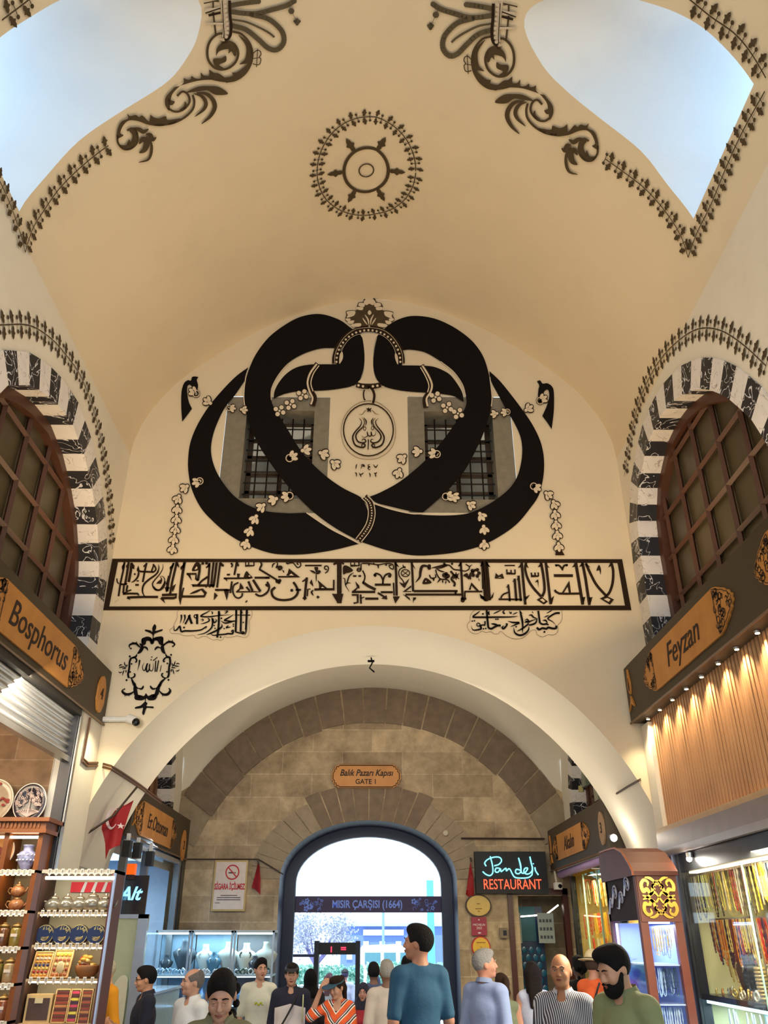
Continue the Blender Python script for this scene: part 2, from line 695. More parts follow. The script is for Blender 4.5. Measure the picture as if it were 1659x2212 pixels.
def striped_arch(side, outer, band, depth, step, wall, lattice, xf=HW, wno=1, frame_mat=None):
    o = resample(outer, step)
    i_ = inset(o, band)
    mb = MB()
    x0 = side * (xf - 0.012)
    x1 = side * (xf + depth)
    for k in range(len(o) - 1):
        m = 0 if k % 2 == 0 else 1
        a, b, c, d = o[k], o[k + 1], i_[k + 1], i_[k]
        mb.add([(x0, a.x, a.y), (x0, b.x, b.y), (x0, c.x, c.y), (x0, d.x, d.y), (x1, c.x, c.y), (x1, d.x, d.y), (side * (xf + 0.02), a.x, a.y), (side * (xf + 0.02), b.x, b.y)],
               [(0, 1, 2, 3), (3, 2, 4, 5), (0, 6, 7, 1)], m)
    mb.obj('striped_arch', [MARBLE_W, MARBLE_B], wall)['label'] = 'arch surround of alternating black and white marble blocks'
    # window filling
    w = empty('window_%d' % wno, (x1, sum(p.x for p in i_) / len(i_), i_[0].y), None, None, None, 'structure')
    fm = frame_mat or WOOD_D
    fr = MB()
    rr = inset(i_, 0.13)
    for k in range(len(i_) - 1):
        a, b, c, d = i_[k], i_[k + 1], rr[k + 1], rr[k]
        xa = side * (xf + depth - 0.09)
        xb = side * (xf + depth + 0.02)
        fr.add([(xa, a.x, a.y), (xa, b.x, b.y), (xa, c.x, c.y), (xa, d.x, d.y), (xb, c.x, c.y), (xb, d.x, d.y)], [(0, 1, 2, 3), (3, 2, 4, 5)])
    fr.obj('window_frame', fm, w)
    poly = [(p.x, p.y) for p in i_]
    pn = MB()
    pn.add([(x1 + side * 0.012, p.x, p.y) for p in i_], [tuple(t) for t in tri2(poly)])
    pn.obj('pane', DIMPANE, w)
    la = MB()
    zlo, zhi = min(p.y for p in i_), max(p.y for p in i_)
    ylo, yhi = min(p.x for p in i_), max(p.x for p in i_)

    def clipline(p, q):
        # keep the inside piece of the segment
        n = 80
        seg = [Vector(p) + (Vector(q) - Vector(p)) * (t / n) for t in range(n + 1)]
        ins = [s for s in seg if inpoly(s, poly)]
        return (ins[0], ins[-1]) if len(ins) > 2 else None
    if lattice == "square":
        for k in range(-6, 7):
            for a, b in (((8.29 + 0.6 * k, zlo - 1), (8.29 + 0.6 * k, zhi + 1)), ((ylo - 1, 6.28 + 0.565 * k), (yhi + 1, 6.28 + 0.565 * k))):
                r = clipline(a, b)
                if r:
                    la.tube([(x1 - side * 0.03, r[0].x, r[0].y), (x1 - side * 0.03, r[1].x, r[1].y)], 0.036, 4)
    else:
        for k in range(1, 8):
            y = ylo + (yhi - ylo) * k / 8
            r = clipline((y, zlo - 0.1), (y, zhi + 0.1))
            if r:
                la.tube([(x1 - side * 0.03, r[0].x, r[0].y), (x1 - side * 0.03, r[1].x, r[1].y)], 0.045, 4)
        for k in range(1, 4):
            z = zlo + (zhi - zlo) * k / 4
            r = clipline((ylo - 0.1, z), (yhi + 0.1, z))
            if r:
                la.tube([(x1 - side * 0.03, r[0].x, r[0].y), (x1 - side * 0.03, r[1].x, r[1].y)], 0.045, 4)
    la.obj('lattice', fm, w)
    return w, i_


def side_wall(side, name, out1, shop_y, shop_z, label):
    arch = [(p.x, p.y) for p in inset(resample(out1, 0.25), 0.30)]
    shop = [(-3.5, 0.02), (shop_y, 0.02), (shop_y, shop_z), (-3.5, shop_z)]
    w = sheet([(Y0, 0), (D1B, 0), (D1B, 4.9), (D1, 4.9), (D1, 8.15), (Y0, 8.15)], [arch, shop], lambda y, z: Vector((side * HW, y, z)), 0.45, name, PLASTER_P, True)
    return tag(w, label, None, None, 'structure')


wallL = side_wall(-1, 'wall_left', OUT_L, 9.45, 4.1, 'cream left side wall of the hall with a black and white striped arch')
wallR = side_wall(1, 'wall_right', OUT_R, 9.85, 2.9, 'cream right side wall of the hall with a black and white striped arch')
w1, _ = striped_arch(-1, OUT_L, 0.34, 0.34, 0.30, wallL, 'square', wno=2)
tag(w1, 'dark wooden lattice window in the striped arch above the left fascia')
w2, _ = striped_arch(1, OUT_R, 0.34, 0.34, 0.30, wallR, 'square', wno=3)
tag(w2, 'dark wooden lattice window in the striped arch above the right fascia')

# ---- wall with the emblem -------------------------------------------------
RA, ZA = 3.65, 1.87
arcp = [Vector((RA * math.cos(t), ZA + RA * math.sin(t))) for t in [PI * (k / 60) for k in range(61)]]
arcp = [p for p in arcp if abs(p.x) <= HW]
top = [Vector((p.x, p.y)) for p in _full]
outerE = [(-HW, arcp[-1].y)] + [(p.x, p.y) for p in top] + [(HW, arcp[0].y)] + [(p.x, p.y) for p in arcp]
def winrect(u0, v0, u1, v1, u2, v2, u3, v3):
    q = [atY(u0, v0, D1), atY(u1, v1, D1), atY(u2, v2, D1), atY(u3, v3, D1)]
    x0 = (q[0].x + q[3].x) / 2
    x1 = (q[1].x + q[2].x) / 2
    return x0, x1, (q[2].z + q[3].z) / 2, (q[0].z + q[1].z) / 2
WLo = winrect(491, 857, 712, 857, 706, 1108, 468, 1108)
WRo = winrect(879, 857, 1100, 857, 1122, 1108, 885, 1108)
WLi = winrect(533, 886, 676, 886, 674, 1076, 516, 1076)
WRi = winrect(917, 888, 1062, 888, 1078, 1078, 920, 1078)
rect = lambda r: [(r[0], r[2]), (r[1], r[2]), (r[1], r[3]), (r[0], r[3])]
wallE = sheet(outerE, [rect(WLo), rect(WRo)], lambda x, z: Vector((x, D1, z)), 0.35, 'wall_end', PLASTER)
tag(wallE, 'cream arched end wall carrying the black calligraphy above the wide arch', None, None, 'structure')
STONE_G = mat('grey_window_stone', (0.27, 0.235, 0.175), 0.9, scale=9, var=0.25, bump=0.4)
CURTAIN = mat('window_room', (0.10, 0.07, 0.04), 0.9, scale=2, var=0.3)
for wi, (o_, i_) in enumerate(((WLo, WLi), (WRo, WRi))):
    w = empty('window_%d' % (4 + wi), ((i_[0] + i_[1]) / 2, D1, i_[2]), ('grey stone framed barred window left of the painted medallion', 'grey stone framed barred window right of the painted medallion')[wi], None, None, 'structure')
    mb = MB()
    yf, yb = D1 + 0.012, D1 + 0.45
    mb.box(o_[0], i_[0], yf, yb, o_[2], o_[3])
    mb.box(i_[1], o_[1], yf, yb, o_[2], o_[3])
    mb.box(i_[0], i_[1], yf, yb, i_[3], o_[3])
    mb.box(i_[0], i_[1], yf, yb, o_[2], i_[2])
    mb.obj('window_frame', STONE_G, w)
    g = MB()
    for k in range(1, 6):
        x = i_[0] + (i_[1] - i_[0]) * k / 6
        g.tube([(x, D1 + 0.24, i_[2]), (x, D1 + 0.24, i_[3])], 0.012, 6)
    for k in range(1, 8):
        z = i_[2] + (i_[3] - i_[2]) * k / 8
        g.tube([(i_[0], D1 + 0.24, z), (i_[1], D1 + 0.24, z)], 0.012, 6)
    g.obj('grille', M(40, 32, 24, 0.5, 0.6), w)
    fr = MB()
    xm = (i_[0] + i_[1]) / 2
    for x in (i_[0] + 0.04, xm, i_[1] - 0.04):
        fr.box(x - 0.035, x + 0.035, D1 + 0.38, D1 + 0.43, i_[2], i_[3])
    for k in range(6):
        z = i_[2] + (i_[3] - i_[2]) * k / 5
        fr.box(i_[0], i_[1], D1 + 0.38, D1 + 0.43, z - 0.025, z + 0.025)
    fr.obj('sash', M(84, 62, 40), w)
    pn = MB()
    pn.add([(i_[0], D1 + 0.42, i_[2]), (i_[1], D1 + 0.42, i_[2]), (i_[1], D1 + 0.42, i_[3]), (i_[0], D1 + 0.42, i_[3])], [(0, 1, 2, 3)])
    pn.obj('pane', GLASS, w)
    rm = MB()
    rm.add([(i_[0] - 0.2, D1 + 0.9, i_[2] - 0.2), (i_[1] + 0.2, D1 + 0.9, i_[2] - 0.2), (i_[1] + 0.2, D1 + 0.9, i_[3] + 1.4), (i_[0] - 0.2, D1 + 0.9, i_[3] + 1.4)], [(0, 1, 2, 3)])
    rm.obj('back_panel', mat('window_room_%d' % wi, (0.42, 0.36, 0.27), 0.9, scale=2.5, color2=(0.16, 0.10, 0.06)), w)  # brown colour stands in for the dim, brownish glow of the room
# soffit of the wide arch
mb = MB()
aa = arcp
n = len(aa)
yy = [D1, D1 + 0.55, D1 + 1.1, D1B]
for y in yy:
    mb.v += [(p.x, y, p.y) for p in aa]
for j in range(len(yy) - 1):
    for i in range(n - 1):
        mb.f.append((j * n + i, j * n + i + 1, (j + 1) * n + i + 1, (j + 1) * n + i)); mb.mi.append(0)
sof = mb.obj('arch_soffit', mat('soffit_plaster', (0.80, 0.74, 0.63), 0.85, scale=1.5, var=0.04), wallE, True)

# ---- gate bay --------------------------------------------------------------
CZ2, R2 = 2.24, 4.05


def z2(x, y):
    a = CZ2 + math.sqrt(max(0.0, R2 * R2 - x * x))
    yc, hw, rise, spr = 13.98, 2.02, 1.45, 4.3
    t = (y - yc) / hw
    b = spr + rise * math.sqrt(max(0.0, 1 - t * t)) if abs(t) < 1 else spr
    k = 0.25
    h = max(k - abs(a - b), 0) / k
    return max(a, b) + h * h * k * 0.25


mb = MB()
nx, ny = 48, 28
for j in range(ny + 1):
    y = D1B + (D2 - D1B) * j / ny
    for i in range(nx + 1):
        x = -HW + 2 * HW * i / nx
        mb.v.append((x, y, z2(x, y)))
for j in range(ny):
    for i in range(nx):
        a = j * (nx + 1) + i
        mb.f.append((a, a + 1, a + nx + 2, a + nx + 1)); mb.mi.append(0)
tag(mb.obj('ceiling_gate_bay', PLASTER_P, None, True), 'pale plastered cross vault in front of the stone gate wall', None, None, 'structure')
# face above the arch seen from behind it (closes the gap to the cross vault)
mb = MB()
n = len(arcp)
for p in arcp:
    mb.v.append((p.x, D1B, p.y)); mb.v.append((p.x, D1B, max(p.y, z2(p.x, D1B)) + 0.3))
for i in range(n - 1):
    mb.f.append((2 * i, 2 * i + 2, 2 * i + 3, 2 * i + 1)); mb.mi.append(0)
mb.obj('arch_back', PLASTER_P, wallE)
for side, nm in ((-1, 'left'), (1, 'right')):
    top_ = [(D1B + (D2 - D1B) * k / 20, z2(HW, D1B + (D2 - D1B) * k / 20) + 0.02) for k in range(21)]
    arch = [(p.x, p.y) for p in inset(resample(B2, 0.25), 0.28)]
    shop = [(12.1, 0.02 - 0.25), (15.75, -0.25), (15.75, 2.9), (12.1, 2.9)]
    w = sheet([(D1B, -0.4)] + [(D2, -0.4)] + top_[::-1], [arch, shop], lambda y, z: Vector((side * HW, y, z)), 0.4, 'wall_gate_bay_' + nm, PLASTER_P, True)
    tag(w, 'cream side wall of the gate bay on the %s with a narrow striped arch' % nm, None, None, 'structure')
    ww, _ = striped_arch(side, B2, 0.3, 0.32, 0.26, w, 'bars', wno=6 + (side > 0), frame_mat=(WOOD_M if side < 0 else WOOD_D))
    tag(ww, ('brown wooden slatted arch window above the %s' % ('left gate bay fascia' if side < 0 else 'right gate bay fascia')))

# ---- stone gate wall ---------------------------------------------------------
def stone_mat(name, c1, c2, mortar, bw, bh, scale=1.0):
    m = mat(name, c1, 0.9, scale=5, var=0.2)
    nt = m.node_tree
    b = nt.nodes['Principled BSDF']
    tc = [n for n in nt.nodes if n.bl_idname == 'ShaderNodeTexCoord'][0]
    mx = [n for n in nt.nodes if n.bl_idname == 'ShaderNodeMix'][0]
    mp = nt.nodes.new('ShaderNodeMapping')
    mp.inputs['Rotation'].default_value = (PI / 2, 0, 0)
    nt.links.new(tc.outputs['Object'], mp.inputs['Vector'])
    br = nt.nodes.new('ShaderNodeTexBrick')
    br.inputs['Color1'].default_value = (*c1, 1)
    br.inputs['Color2'].default_value = (*c2, 1)
    br.inputs['Mortar'].default_value = (*mortar, 1)
    br.inputs['Scale'].default_value = scale
    br.inputs['Mortar Size'].default_value = 0.010
    br.inputs['Mortar Smooth'].default_value = 0.6
    br.inputs['Brick Width'].default_value = bw
    br.inputs['Row Height'].default_value = bh
    br.inputs['Bias'].default_value = -0.1
    nt.links.new(mp.outputs[0], br.inputs['Vector'])
    n2 = nt.nodes.new('ShaderNodeTexNoise')
    n2.inputs['Scale'].default_value = 2.2
    n2.inputs['Detail'].default_value = 10
    n2.inputs['Roughness'].default_value = 0.7
    nt.links.new(tc.outputs['Object'], n2.inputs['Vector'])
    r = nt.nodes.new('ShaderNodeValToRGB')
    r.color_ramp.elements[0].position = 0.3
    r.color_ramp.elements[0].color = (0.46, 0.43, 0.40, 1)
    r.color_ramp.elements[1].position = 0.72
    r.color_ramp.elements[1].color = (1.28, 1.25, 1.2, 1)
    nt.links.new(n2.outputs['Fac'], r.inputs[0])
    ml = nt.nodes.new('ShaderNodeMix')
    ml.data_type = 'RGBA'
    ml.blend_type = 'MULTIPLY'
    ml.inputs['Factor'].default_value = 1
    nt.links.new(br.outputs['Color'], ml.inputs['A'])
    nt.links.new(r.outputs[0], ml.inputs['B'])
    nt.links.new(ml.outputs['Result'], b.inputs['Base Color'])
    bp = nt.nodes.new('ShaderNodeBump')
    bp.inputs['Strength'].default_value = 0.6
    bp.inputs['Distance'].default_value = 0.03
    nt.links.new(n2.outputs['Fac'], bp.inputs['Height'])
    nt.links.new(bp.outputs['Normal'], b.inputs['Normal'])
    return m


STONE = stone_mat('gate_stone', (0.54, 0.43, 0.29), (0.31, 0.235, 0.155), (0.55, 0.46, 0.33), 1.15, 0.42)
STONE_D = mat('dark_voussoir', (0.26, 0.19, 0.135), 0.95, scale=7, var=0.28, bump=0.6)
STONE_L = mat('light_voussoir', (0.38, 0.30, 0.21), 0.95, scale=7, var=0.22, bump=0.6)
GZ, GA, GB = 2.79, 1.60, 1.0
gate = [(-GA - 0.06, -0.3), (-GA - 0.06, GZ)] + [(-(GA) * math.cos(t) - 0.06, GZ + GB * math.sin(t)) for t in [PI * k / 28 for k in range(1, 28)]] + [(GA - 0.06, GZ), (GA - 0.06, -0.3)]
dR = [(2.62, -0.3), (2.62, 2.52), (3.5, 2.52), (3.5, -0.3)]
outerG = [(-HW - 0.4, -0.32), (-HW - 0.4, 4.3)] + [(-HW + 2 * HW * k / 40, z2(-HW + 2 * HW * k / 40, D2) + 0.05) for k in range(41)] + [(HW + 0.4, 4.3), (HW + 0.4, -0.32)]
wallG = sheet(outerG, [gate, dR], lambda x, z: Vector((x, D2, z)), 0.4, 'wall_gate', STONE)
tag(wallG, 'weathered tan stone block wall around the arched gate', None, None, 'structure')
# big relieving arch of darker stones under the vault
rnd = random.Random(3)
mbd, mbl = MB(), MB()
angs = [0.36, 0.53, 0.66, 0.80, 0.93, 1.03, 1.15, 1.29, 1.40, 1.50, 1.62, 1.73, 1.86, 1.97, 2.10, 2.24, 2.36, 2.50, 2.63, 2.80]
for a0, a1 in zip(angs, angs[1:]):
    r0, r1 = R2 - 0.62 + rnd.uniform(-0.03, 0.03), R2 - 0.005
    d = 0.02 + rnd.uniform(0, 0.025)
    g = 0.004
    poly = []
    for k in range(5):
        t = a0 + g + (a1 - a0 - 2 * g) * k / 4
        poly.append((r1 * math.cos(t), CZ2 + r1 * math.sin(t)))
    for k in range(5):
        t = a1 - g - (a1 - a0 - 2 * g) * k / 4
        poly.append((r0 * math.cos(t), CZ2 + r0 * math.sin(t) - 0.08))
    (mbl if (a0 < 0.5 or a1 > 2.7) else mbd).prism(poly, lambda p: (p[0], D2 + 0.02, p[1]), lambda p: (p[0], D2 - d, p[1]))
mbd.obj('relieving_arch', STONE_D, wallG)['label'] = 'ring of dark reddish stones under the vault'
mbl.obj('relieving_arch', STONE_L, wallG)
# ring of stones around the gate
mb, mb2 = MB(), MB()
N = 22
for k in range(N):
    t0, t1 = PI * k / N + 0.006, PI * (k + 1) / N - 0.006
    poly = []
    wv = 0.52 + (0.12 if 6 < k < 15 else 0.0) + rnd.uniform(-0.02, 0.02)
    for t in (t0, (t0 + t1) / 2, t1):
        poly.append((-(GA + wv) * math.cos(t) - 0.06, GZ + (GB + wv) * math.sin(t)))
    for t in (t1, (t0 + t1) / 2, t0):
        poly.append((-GA * math.cos(t) - 0.06, GZ + GB * math.sin(t)))
    d = 0.012 + rnd.uniform(0, 0.02)
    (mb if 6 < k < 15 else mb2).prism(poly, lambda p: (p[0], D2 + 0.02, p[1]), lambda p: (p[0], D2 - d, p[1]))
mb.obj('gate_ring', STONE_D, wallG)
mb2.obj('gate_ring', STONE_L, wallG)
# reveal through the wall thickness; backlit shade painted as the frame's dark blue
NAVY = mat('navy_metal_and_backlit_shade', (0.012, 0.022, 0.065), 0.45, scale=5, var=0.2)
mb = MB()
n = len(gate)
for y in (D2, D2 + 1.15):
    mb.v += [(p[0], y, p[1]) for p in gate]
for i in range(n - 1):
    mb.f.append((i, i + 1, n + i + 1, n + i)); mb.mi.append(0)
mb.obj('gate_reveal', NAVY, wallG)
gi = [(-0.06 + (p[0] + 0.06) * 0.87, GZ + (p[1] - GZ) * (0.82 if p[1] > GZ else 1)) for p in gate]
mb = MB()
for y in (D2 + 1.0, D2 + 1.15):
    mb.v += [(p[0], y, p[1]) for p in gate]
    mb.v += [(p[0], y, p[1]) for p in gi]
for i in range(n - 1):
    mb.f += [(i, i + 1, n + i + 1, n + i), (2 * n + i, 2 * n + i + 1, 3 * n + i + 1, 3 * n + i), (n + i, n + i + 1, 3 * n + i + 1, 3 * n + i)]
    mb.mi += [0, 0, 0]
d3 = mb.obj('door_1', NAVY)
tag(d3, 'dark blue metal frame lining the arched gate opening', None, None, 'structure')
# outside face of the gate building
sheet([(-7, -0.5), (-7, 7), (7, 7), (7, -0.5)], [gate], lambda x, z: Vector((x, D2 + 1.16, z)), 1.5, 'wall_gate_outside', STONE)['kind'] = 'structure'
# =================================================================== PAINTED WORK
INK = mat('black_ink', (0.008, 0.006, 0.006), 0.75, scale=4, var=0.1)
INKB = mat('brown_black_ink', (0.030, 0.017, 0.010), 0.8, scale=4, var=0.1)
CREAMP = mat('cream_paint', (0.70, 0.58, 0.42), 0.8, scale=4, var=0.05)
BROWNP = mat('olive_brown_paint', (0.095, 0.066, 0.036), 0.85, scale=5, var=0.2)
GREYP = mat('grey_green_paint', (0.13, 0.105, 0.065), 0.85, scale=5, var=0.2)
MIDP = mat('mid_tan_paint', (0.30, 0.225, 0.13), 0.85, scale=5, var=0.1)


for m_ in (INK, INKB, BROWNP, GREYP):
    m_.node_tree.nodes['Principled BSDF'].inputs['Specular IOR Level'].default_value = 0.08


def stroke2(pts, ws):
    """variable-width ribbon as quads in 2-D"""
    P = [Vector(p) for p in pts]
    n = len(P)
    if not isinstance(ws, (list, tuple)):
        ws = [ws] * n
    L, R = [], []
    for i, p in enumerate(P):
        a = P[max(0, i - 1)]
        b = P[min(n - 1, i + 1)]
        t = b - a
        t = t.normalized() if t.length > 1e-9 else Vector((1, 0))
        nn = Vector((-t.y, t.x)) * (ws[i] / 2)
        # mitre for corners
        if 0 < i < n - 1:
            d0 = (p - a).normalized() if (p - a).length > 1e-9 else t
            c = max(0.5, abs(d0.dot(t)))
            nn = nn / c
        L.append(p + nn)
        R.append(p - nn)
    return L + R, [(i, i + 1, n + i + 1, n + i) for i in range(n - 1)]


def draw(mb, spec, org, sc, mp, mi=0, fx=None, wm=1.0):
    """small drawing language: s = smooth stroke, t = smooth stroke tapering at both ends, e = tapering at the end, l = straight stroke,
    p = filled outline, q = smooth filled outline, c = dot, o = ring"""
    def T(x, y):
        if fx:
            x, y = fx(x, y)
        return (org[0] + x / sc, org[1] + y / sc)
    for line in spec.strip().split('\n'):
        tok = line.split()
        if not tok:
            continue
        k = tok[0][0]
        w = (float(tok[0][1:]) * (wm if k in 'stel' else 1) / sc) if len(tok[0]) > 1 else 0
        nums = [float(x) for x in tok[1:]]
        pts = [Vector(T(nums[i], nums[i + 1])) for i in range(0, len(nums) - 1, 2)]
        if k in 'ste':
            P = crom(pts, 5) if len(pts) > 2 else densify(pts, (pts[0] - pts[-1]).length / 4, False)
            n = len(P)
            if k == 's':
                ws = [w] * n
            elif k == 't':
                ws = [w * (0.12 + 0.88 * math.sin(PI * i / (n - 1)) ** 0.7) for i in range(n)]
            else:
                ws = [w * (1 - 0.93 * (i / (n - 1)) ** 1.6) for i in range(n)]
            v, f = stroke2(P, ws)
            mb.add([mp(*q) for q in v], f, mi)
        elif k == 'l':
            v, f = stroke2(pts, w)
            mb.add([mp(*q) for q in v], f, mi)
        elif k in 'pq':
            P = crom(pts, 4, True) if k == 'q' else pts
            P = [(q[0], q[1]) for q in P]
            mb.add([mp(*q) for q in P], [tuple(t) for t in tri2(P)], mi)
        elif k == 'c':
            c = pts[0]
            P = [(c.x + w * math.cos(a), c.y + w * math.sin(a)) for a in [2 * PI * i / 10 for i in range(10)]]
            mb.add([mp(*q) for q in P], [tuple(range(10))], mi)
        elif k == 'o':
            c = pts[0]
            rx = nums[2] / sc
            ry = nums[3] / sc
            P = [Vector((c.x + rx * math.cos(a), c.y + ry * math.sin(a))) for a in [2 * PI * i / 32 for i in range(33)]]
            v, f = stroke2(P, w)
            mb.add([mp(*q) for q in v], f, mi)


def WE(layer):
    return lambda u, v: atY(u, v, D1 - 0.012 - layer * 0.004)


def WP(layer):
    return lambda p: WE(layer)(p[0], p[1])


def corners(segs, org, sc):
    out = []
    for sg in segs:
        n = [float(x) for x in sg.split()]
        P = [Vector((org[0] + n[i] / sc, org[1] + n[i + 1] / sc)) for i in range(0, len(n), 2)]
        c = crom(P, 6) if len(P) > 2 else P
        if out and (out[-1] - c[0]).length < 0.5:
            c = c[1:]
        out += c
    if (out[0] - out[-1]).length < 0.5:
        out.pop()
    return [(p.x, p.y) for p in out]


# ---- great double letter emblem --------------------------------------------
em = empty('calligraphy_emblem', (0, D1 - 0.02, 6.9), 'huge black interlaced mirrored calligraphy letters hung with flower chains on the arched end wall', 'calligraphy')
OL, SLc = (380, 620), 3.686
OR_, SRc = (780, 620), 3.607
A = corners(["1480 372 1400 330 1300 260 1150 215 1000 235 870 300 740 400 640 530 580 660 548 780 542 900 560 1000 600 1130 660 1260 750 1400 870 1560 1000 1700 1130 1820 1280 1925 1438 2012",
             "1438 2012 1490 1965 1525 1880 1530 1790 1490 1690", "1490 1690 1450 1660 1330 1600 1200 1510 1080 1400 980 1280 900 1150 830 1040 775 950 755 870 765 790 820 690 900 600 1020 530 1150 490 1265 485",
             "1265 485 1275 560 1280 615", "1280 615 1310 596 1330 560 1320 525 1300 500", "1300 500 1350 440 1420 395 1480 372"], OL, SLc)
B = corners(["1480 372 1500 500 1498 620 1480 700 1450 760 1380 795 1200 822 1000 828 870 850 778 890", "778 890 785 830 820 760 880 690 960 640 1060 618 1150 615 1280 615", "1280 615 1310 596 1330 560 1310 510", "1310 510 1350 440 1420 395 1480 372"], OL, SLc)
C_ = corners(["575 640 480 710 380 810 270 940 180 1080 120 1220 98 1350 100 1480 130 1620 200 1760 300 1870 420 1970 560 2050 740 2115 880 2130 1050 2125 1250 2095 1455 2045",
              "1455 2045 1250 1935 1040 1797", "1040 1797 880 1800 720 1785 580 1740 460 1660 370 1550 310 1440 280 1320 290 1200 330 1080 390 960 470 860 545 750", "545 750 555 700 575 640"], OL, SLc)
A2 = corners(["130 370 240 280 340 235 440 225 570 245 700 300 820 380 900 460 960 560 1000 700 1020 850 1000 1000 950 1150 880 1300 800 1440 680 1580 560 1690 480 1757",
              "480 1757 380 1745 250 1715 120 1680 70 1632", "70 1632 150 1600 280 1530 400 1440 520 1330 640 1190 720 1080 790 980 820 910 815 850 790 760 720 660 620 580 500 510 390 488 325 492",
              "325 492 325 550 318 610", "318 610 285 590 268 550 275 515 292 497", "292 497 250 430 190 385 130 370"], OR_, SRc)
B2_ = corners(["130 370 105 480 95 600 110 690 150 755 200 782 300 805 420 818 560 825 640 835 720 850 800 895", "800 895 790 830 760 770 700 690 640 650 560 620 460 612 320 610", "320 610 285 590 268 550 280 505", "280 505 240 430 190 385 130 370"], OR_, SRc)
C2_ = corners(["1000 655 1080 730 1170 840 1260 960 1340 1080 1400 1210 1425 1340 1420 1480 1385 1620 1320 1720 1220 1840 1100 1930 950 2010 780 2060 600 2085 400 2090 200 2050 8 1988",
               "8 1988 60 1910 98 1790 95 1690", "95 1690 250 1738 400 1768 600 1780 760 1775 860 1755 980 1700 1100 1620 1180 1540 1230 1440 1255 1300 1245 1180 1200 1070 1140 970 1080 860 1030 770", "1030 770 1005 710 1000 655"], OR_, SRc)
TAILS = [corners(["50 1072 42 950 45 830 65 765 95 742 118 745 128 718 150 712 178 716", "178 716 166 740 176 780 172 822", "172 822 130 822 126 790 105 778 90 800 92 860 105 920 128 968", "128 968 90 1020 50 1072"], OL, SLc),
         corners(["1370 735 1395 728 1415 752 1450 750 1485 772 1502 820 1502 960 1485 1108", "1485 1108 1450 1055 1412 1005", "1412 1005 1445 930 1465 860 1462 810 1445 800 1425 820 1418 862", "1418 862 1380 862 1382 800 1388 765 1370 735"], OR_, SRc)]
for poly, ly in ((A, 1), (B, 0.5), (C_, 0), (A2, 1), (B2_, 0.5), (C2_, 0), (TAILS[0], 0), (TAILS[1], 0)):
    mb = MB()
    mb.prism(poly, WP(-1.5 + ly * 0.2), WP(1 + ly), 0)
    mb.obj('letter_stroke' if len(poly) > 60 else 'letter_tail', INK, em)
mb = MB()
LW = '''
s9 1040 1797 1150 1872 1250 1935 1350 1985 1455 2040
s7 560 700 545 800 542 900 560 1000
s6 760 900 757 850 768 790 820 695 900 605
'''
draw(mb, LW, OL, SLc, WE(3))
mb.obj('outline', CREAMP, em)
mb = MB()
draw(mb, '''
s9 98 1686 250 1735 400 1766 480 1762
s7 1003 700 1020 850 1015 930
s6 815 850 790 760 720 660 620 580
''', OR_, SRc, WE(3))
mb.obj('outline', CREAMP, em)
mb = MB()
# vertical stem between the letters, chains and rings
C8o, C8s = (720, 630), 5.144
draw(mb, '''
q 312 470 490 470 470 520 450 620 442 740 445 860 460 940 480 985 500 1008 390 1022 278 1008 310 970 332 920 345 840 348 740 340 620 325 520
s7 205 1048 270 1078 390 1092 500 1080 565 1048
o8 390 1535 310 325
q 100 668 108 720 96 765 66 800 72 700
q 690 680 684 720 696 770 720 808 716 720
''', C8o, C8s, WE(2.2))
mb.obj('outline', CREAMP, em)
mb = MB()
arcs = [Vector((390 + 372 * math.cos(t), 780 + 370 * math.sin(t))) for t in [PI * 0.985 + (PI * 1.03) * k / 30 for k in range(31)]]
draw(mb, 's66 ' + ' '.join('%.1f %.1f' % (p.x, p.y) for p in arcs), C8o, C8s, WE(3.4), 0)
draw(mb, 's52 255 1035 320 1050 390 1053 460 1050 530 1035', C8o, C8s, WE(3.4), 0)
ch = [(1500, 1672), (1545, 1720), (1560, 1800), (1545, 1880), (1510, 1945), (1452, 2020)]
draw(mb, 's58 ' + ' '.join('%g %g' % p for p in ch), OL, SLc, WE(3.4), 0)
draw(mb, '''
s3 390 1210 300 1228 200 1290 130 1380 95 1480 88 1570 110 1680 170 1780 270 1845 390 1862 510 1845 610 1780 670 1690 692 1560 680 1450 640 1350 560 1270 470 1222 390 1210
o14 390 1535 277 290
s20 348 1090 338 1130 342 1180 352 1205
s26 385 1060 430 1080 455 1140 452 1195 440 1240
p 358 1290 378 1300 392 1285 400 1300 430 1290 415 1312 420 1338 398 1325 378 1340 380 1315
t6 278 1362 320 1362 350 1325 372 1318
t6 515 1368 470 1355 440 1325 420 1318
t18 285 1400 312 1440 300 1490 240 1560 215 1620 240 1700 300 1728 345 1725 352 1700 330 1690 315 1715 340 1745
t16 318 1395 345 1440 330 1500 270 1560 250 1610 275 1665 330 1680 360 1665 350 1640 325 1640 318 1665
t14 335 1395 365 1440 358 1490
t18 503 1405 470 1440 485 1490 545 1570 565 1630 540 1700 480 1730 440 1725 428 1705 445 1690 460 1715 430 1745
t16 470 1400 440 1440 455 1500 515 1570 530 1620 500 1665 450 1680 415 1665 425 1640 450 1640
t14 445 1400 425 1440 432 1490
o7 348 1520 14 20
o7 436 1515 14 20
t12 312 1600 340 1620 380 1600 375 1560 390 1600 420 1600 420 1560 435 1600 465 1590 470 1550
s12 388 1640 390 1680 385 1755
t13 262 1915 255 1935 250 1975
t13 298 1930 330 1920 345 1940 318 1935 305 1975
t13 412 1920 388 1925 392 1945 405 1945 385 1960 400 1978 415 1970
t13 443 1918 470 1950 498 1918
t13 240 2010 255 2020 258 2060
t13 285 2015 300 2035 310 2062
t12 300 2028 320 2025 338 2012
t13 395 2012 408 2030 410 2062
t13 450 2012 468 2020 488 2005
t13 462 2020 470 2040 472 2062
''', C8o, C8s, WE(3.4), 0)
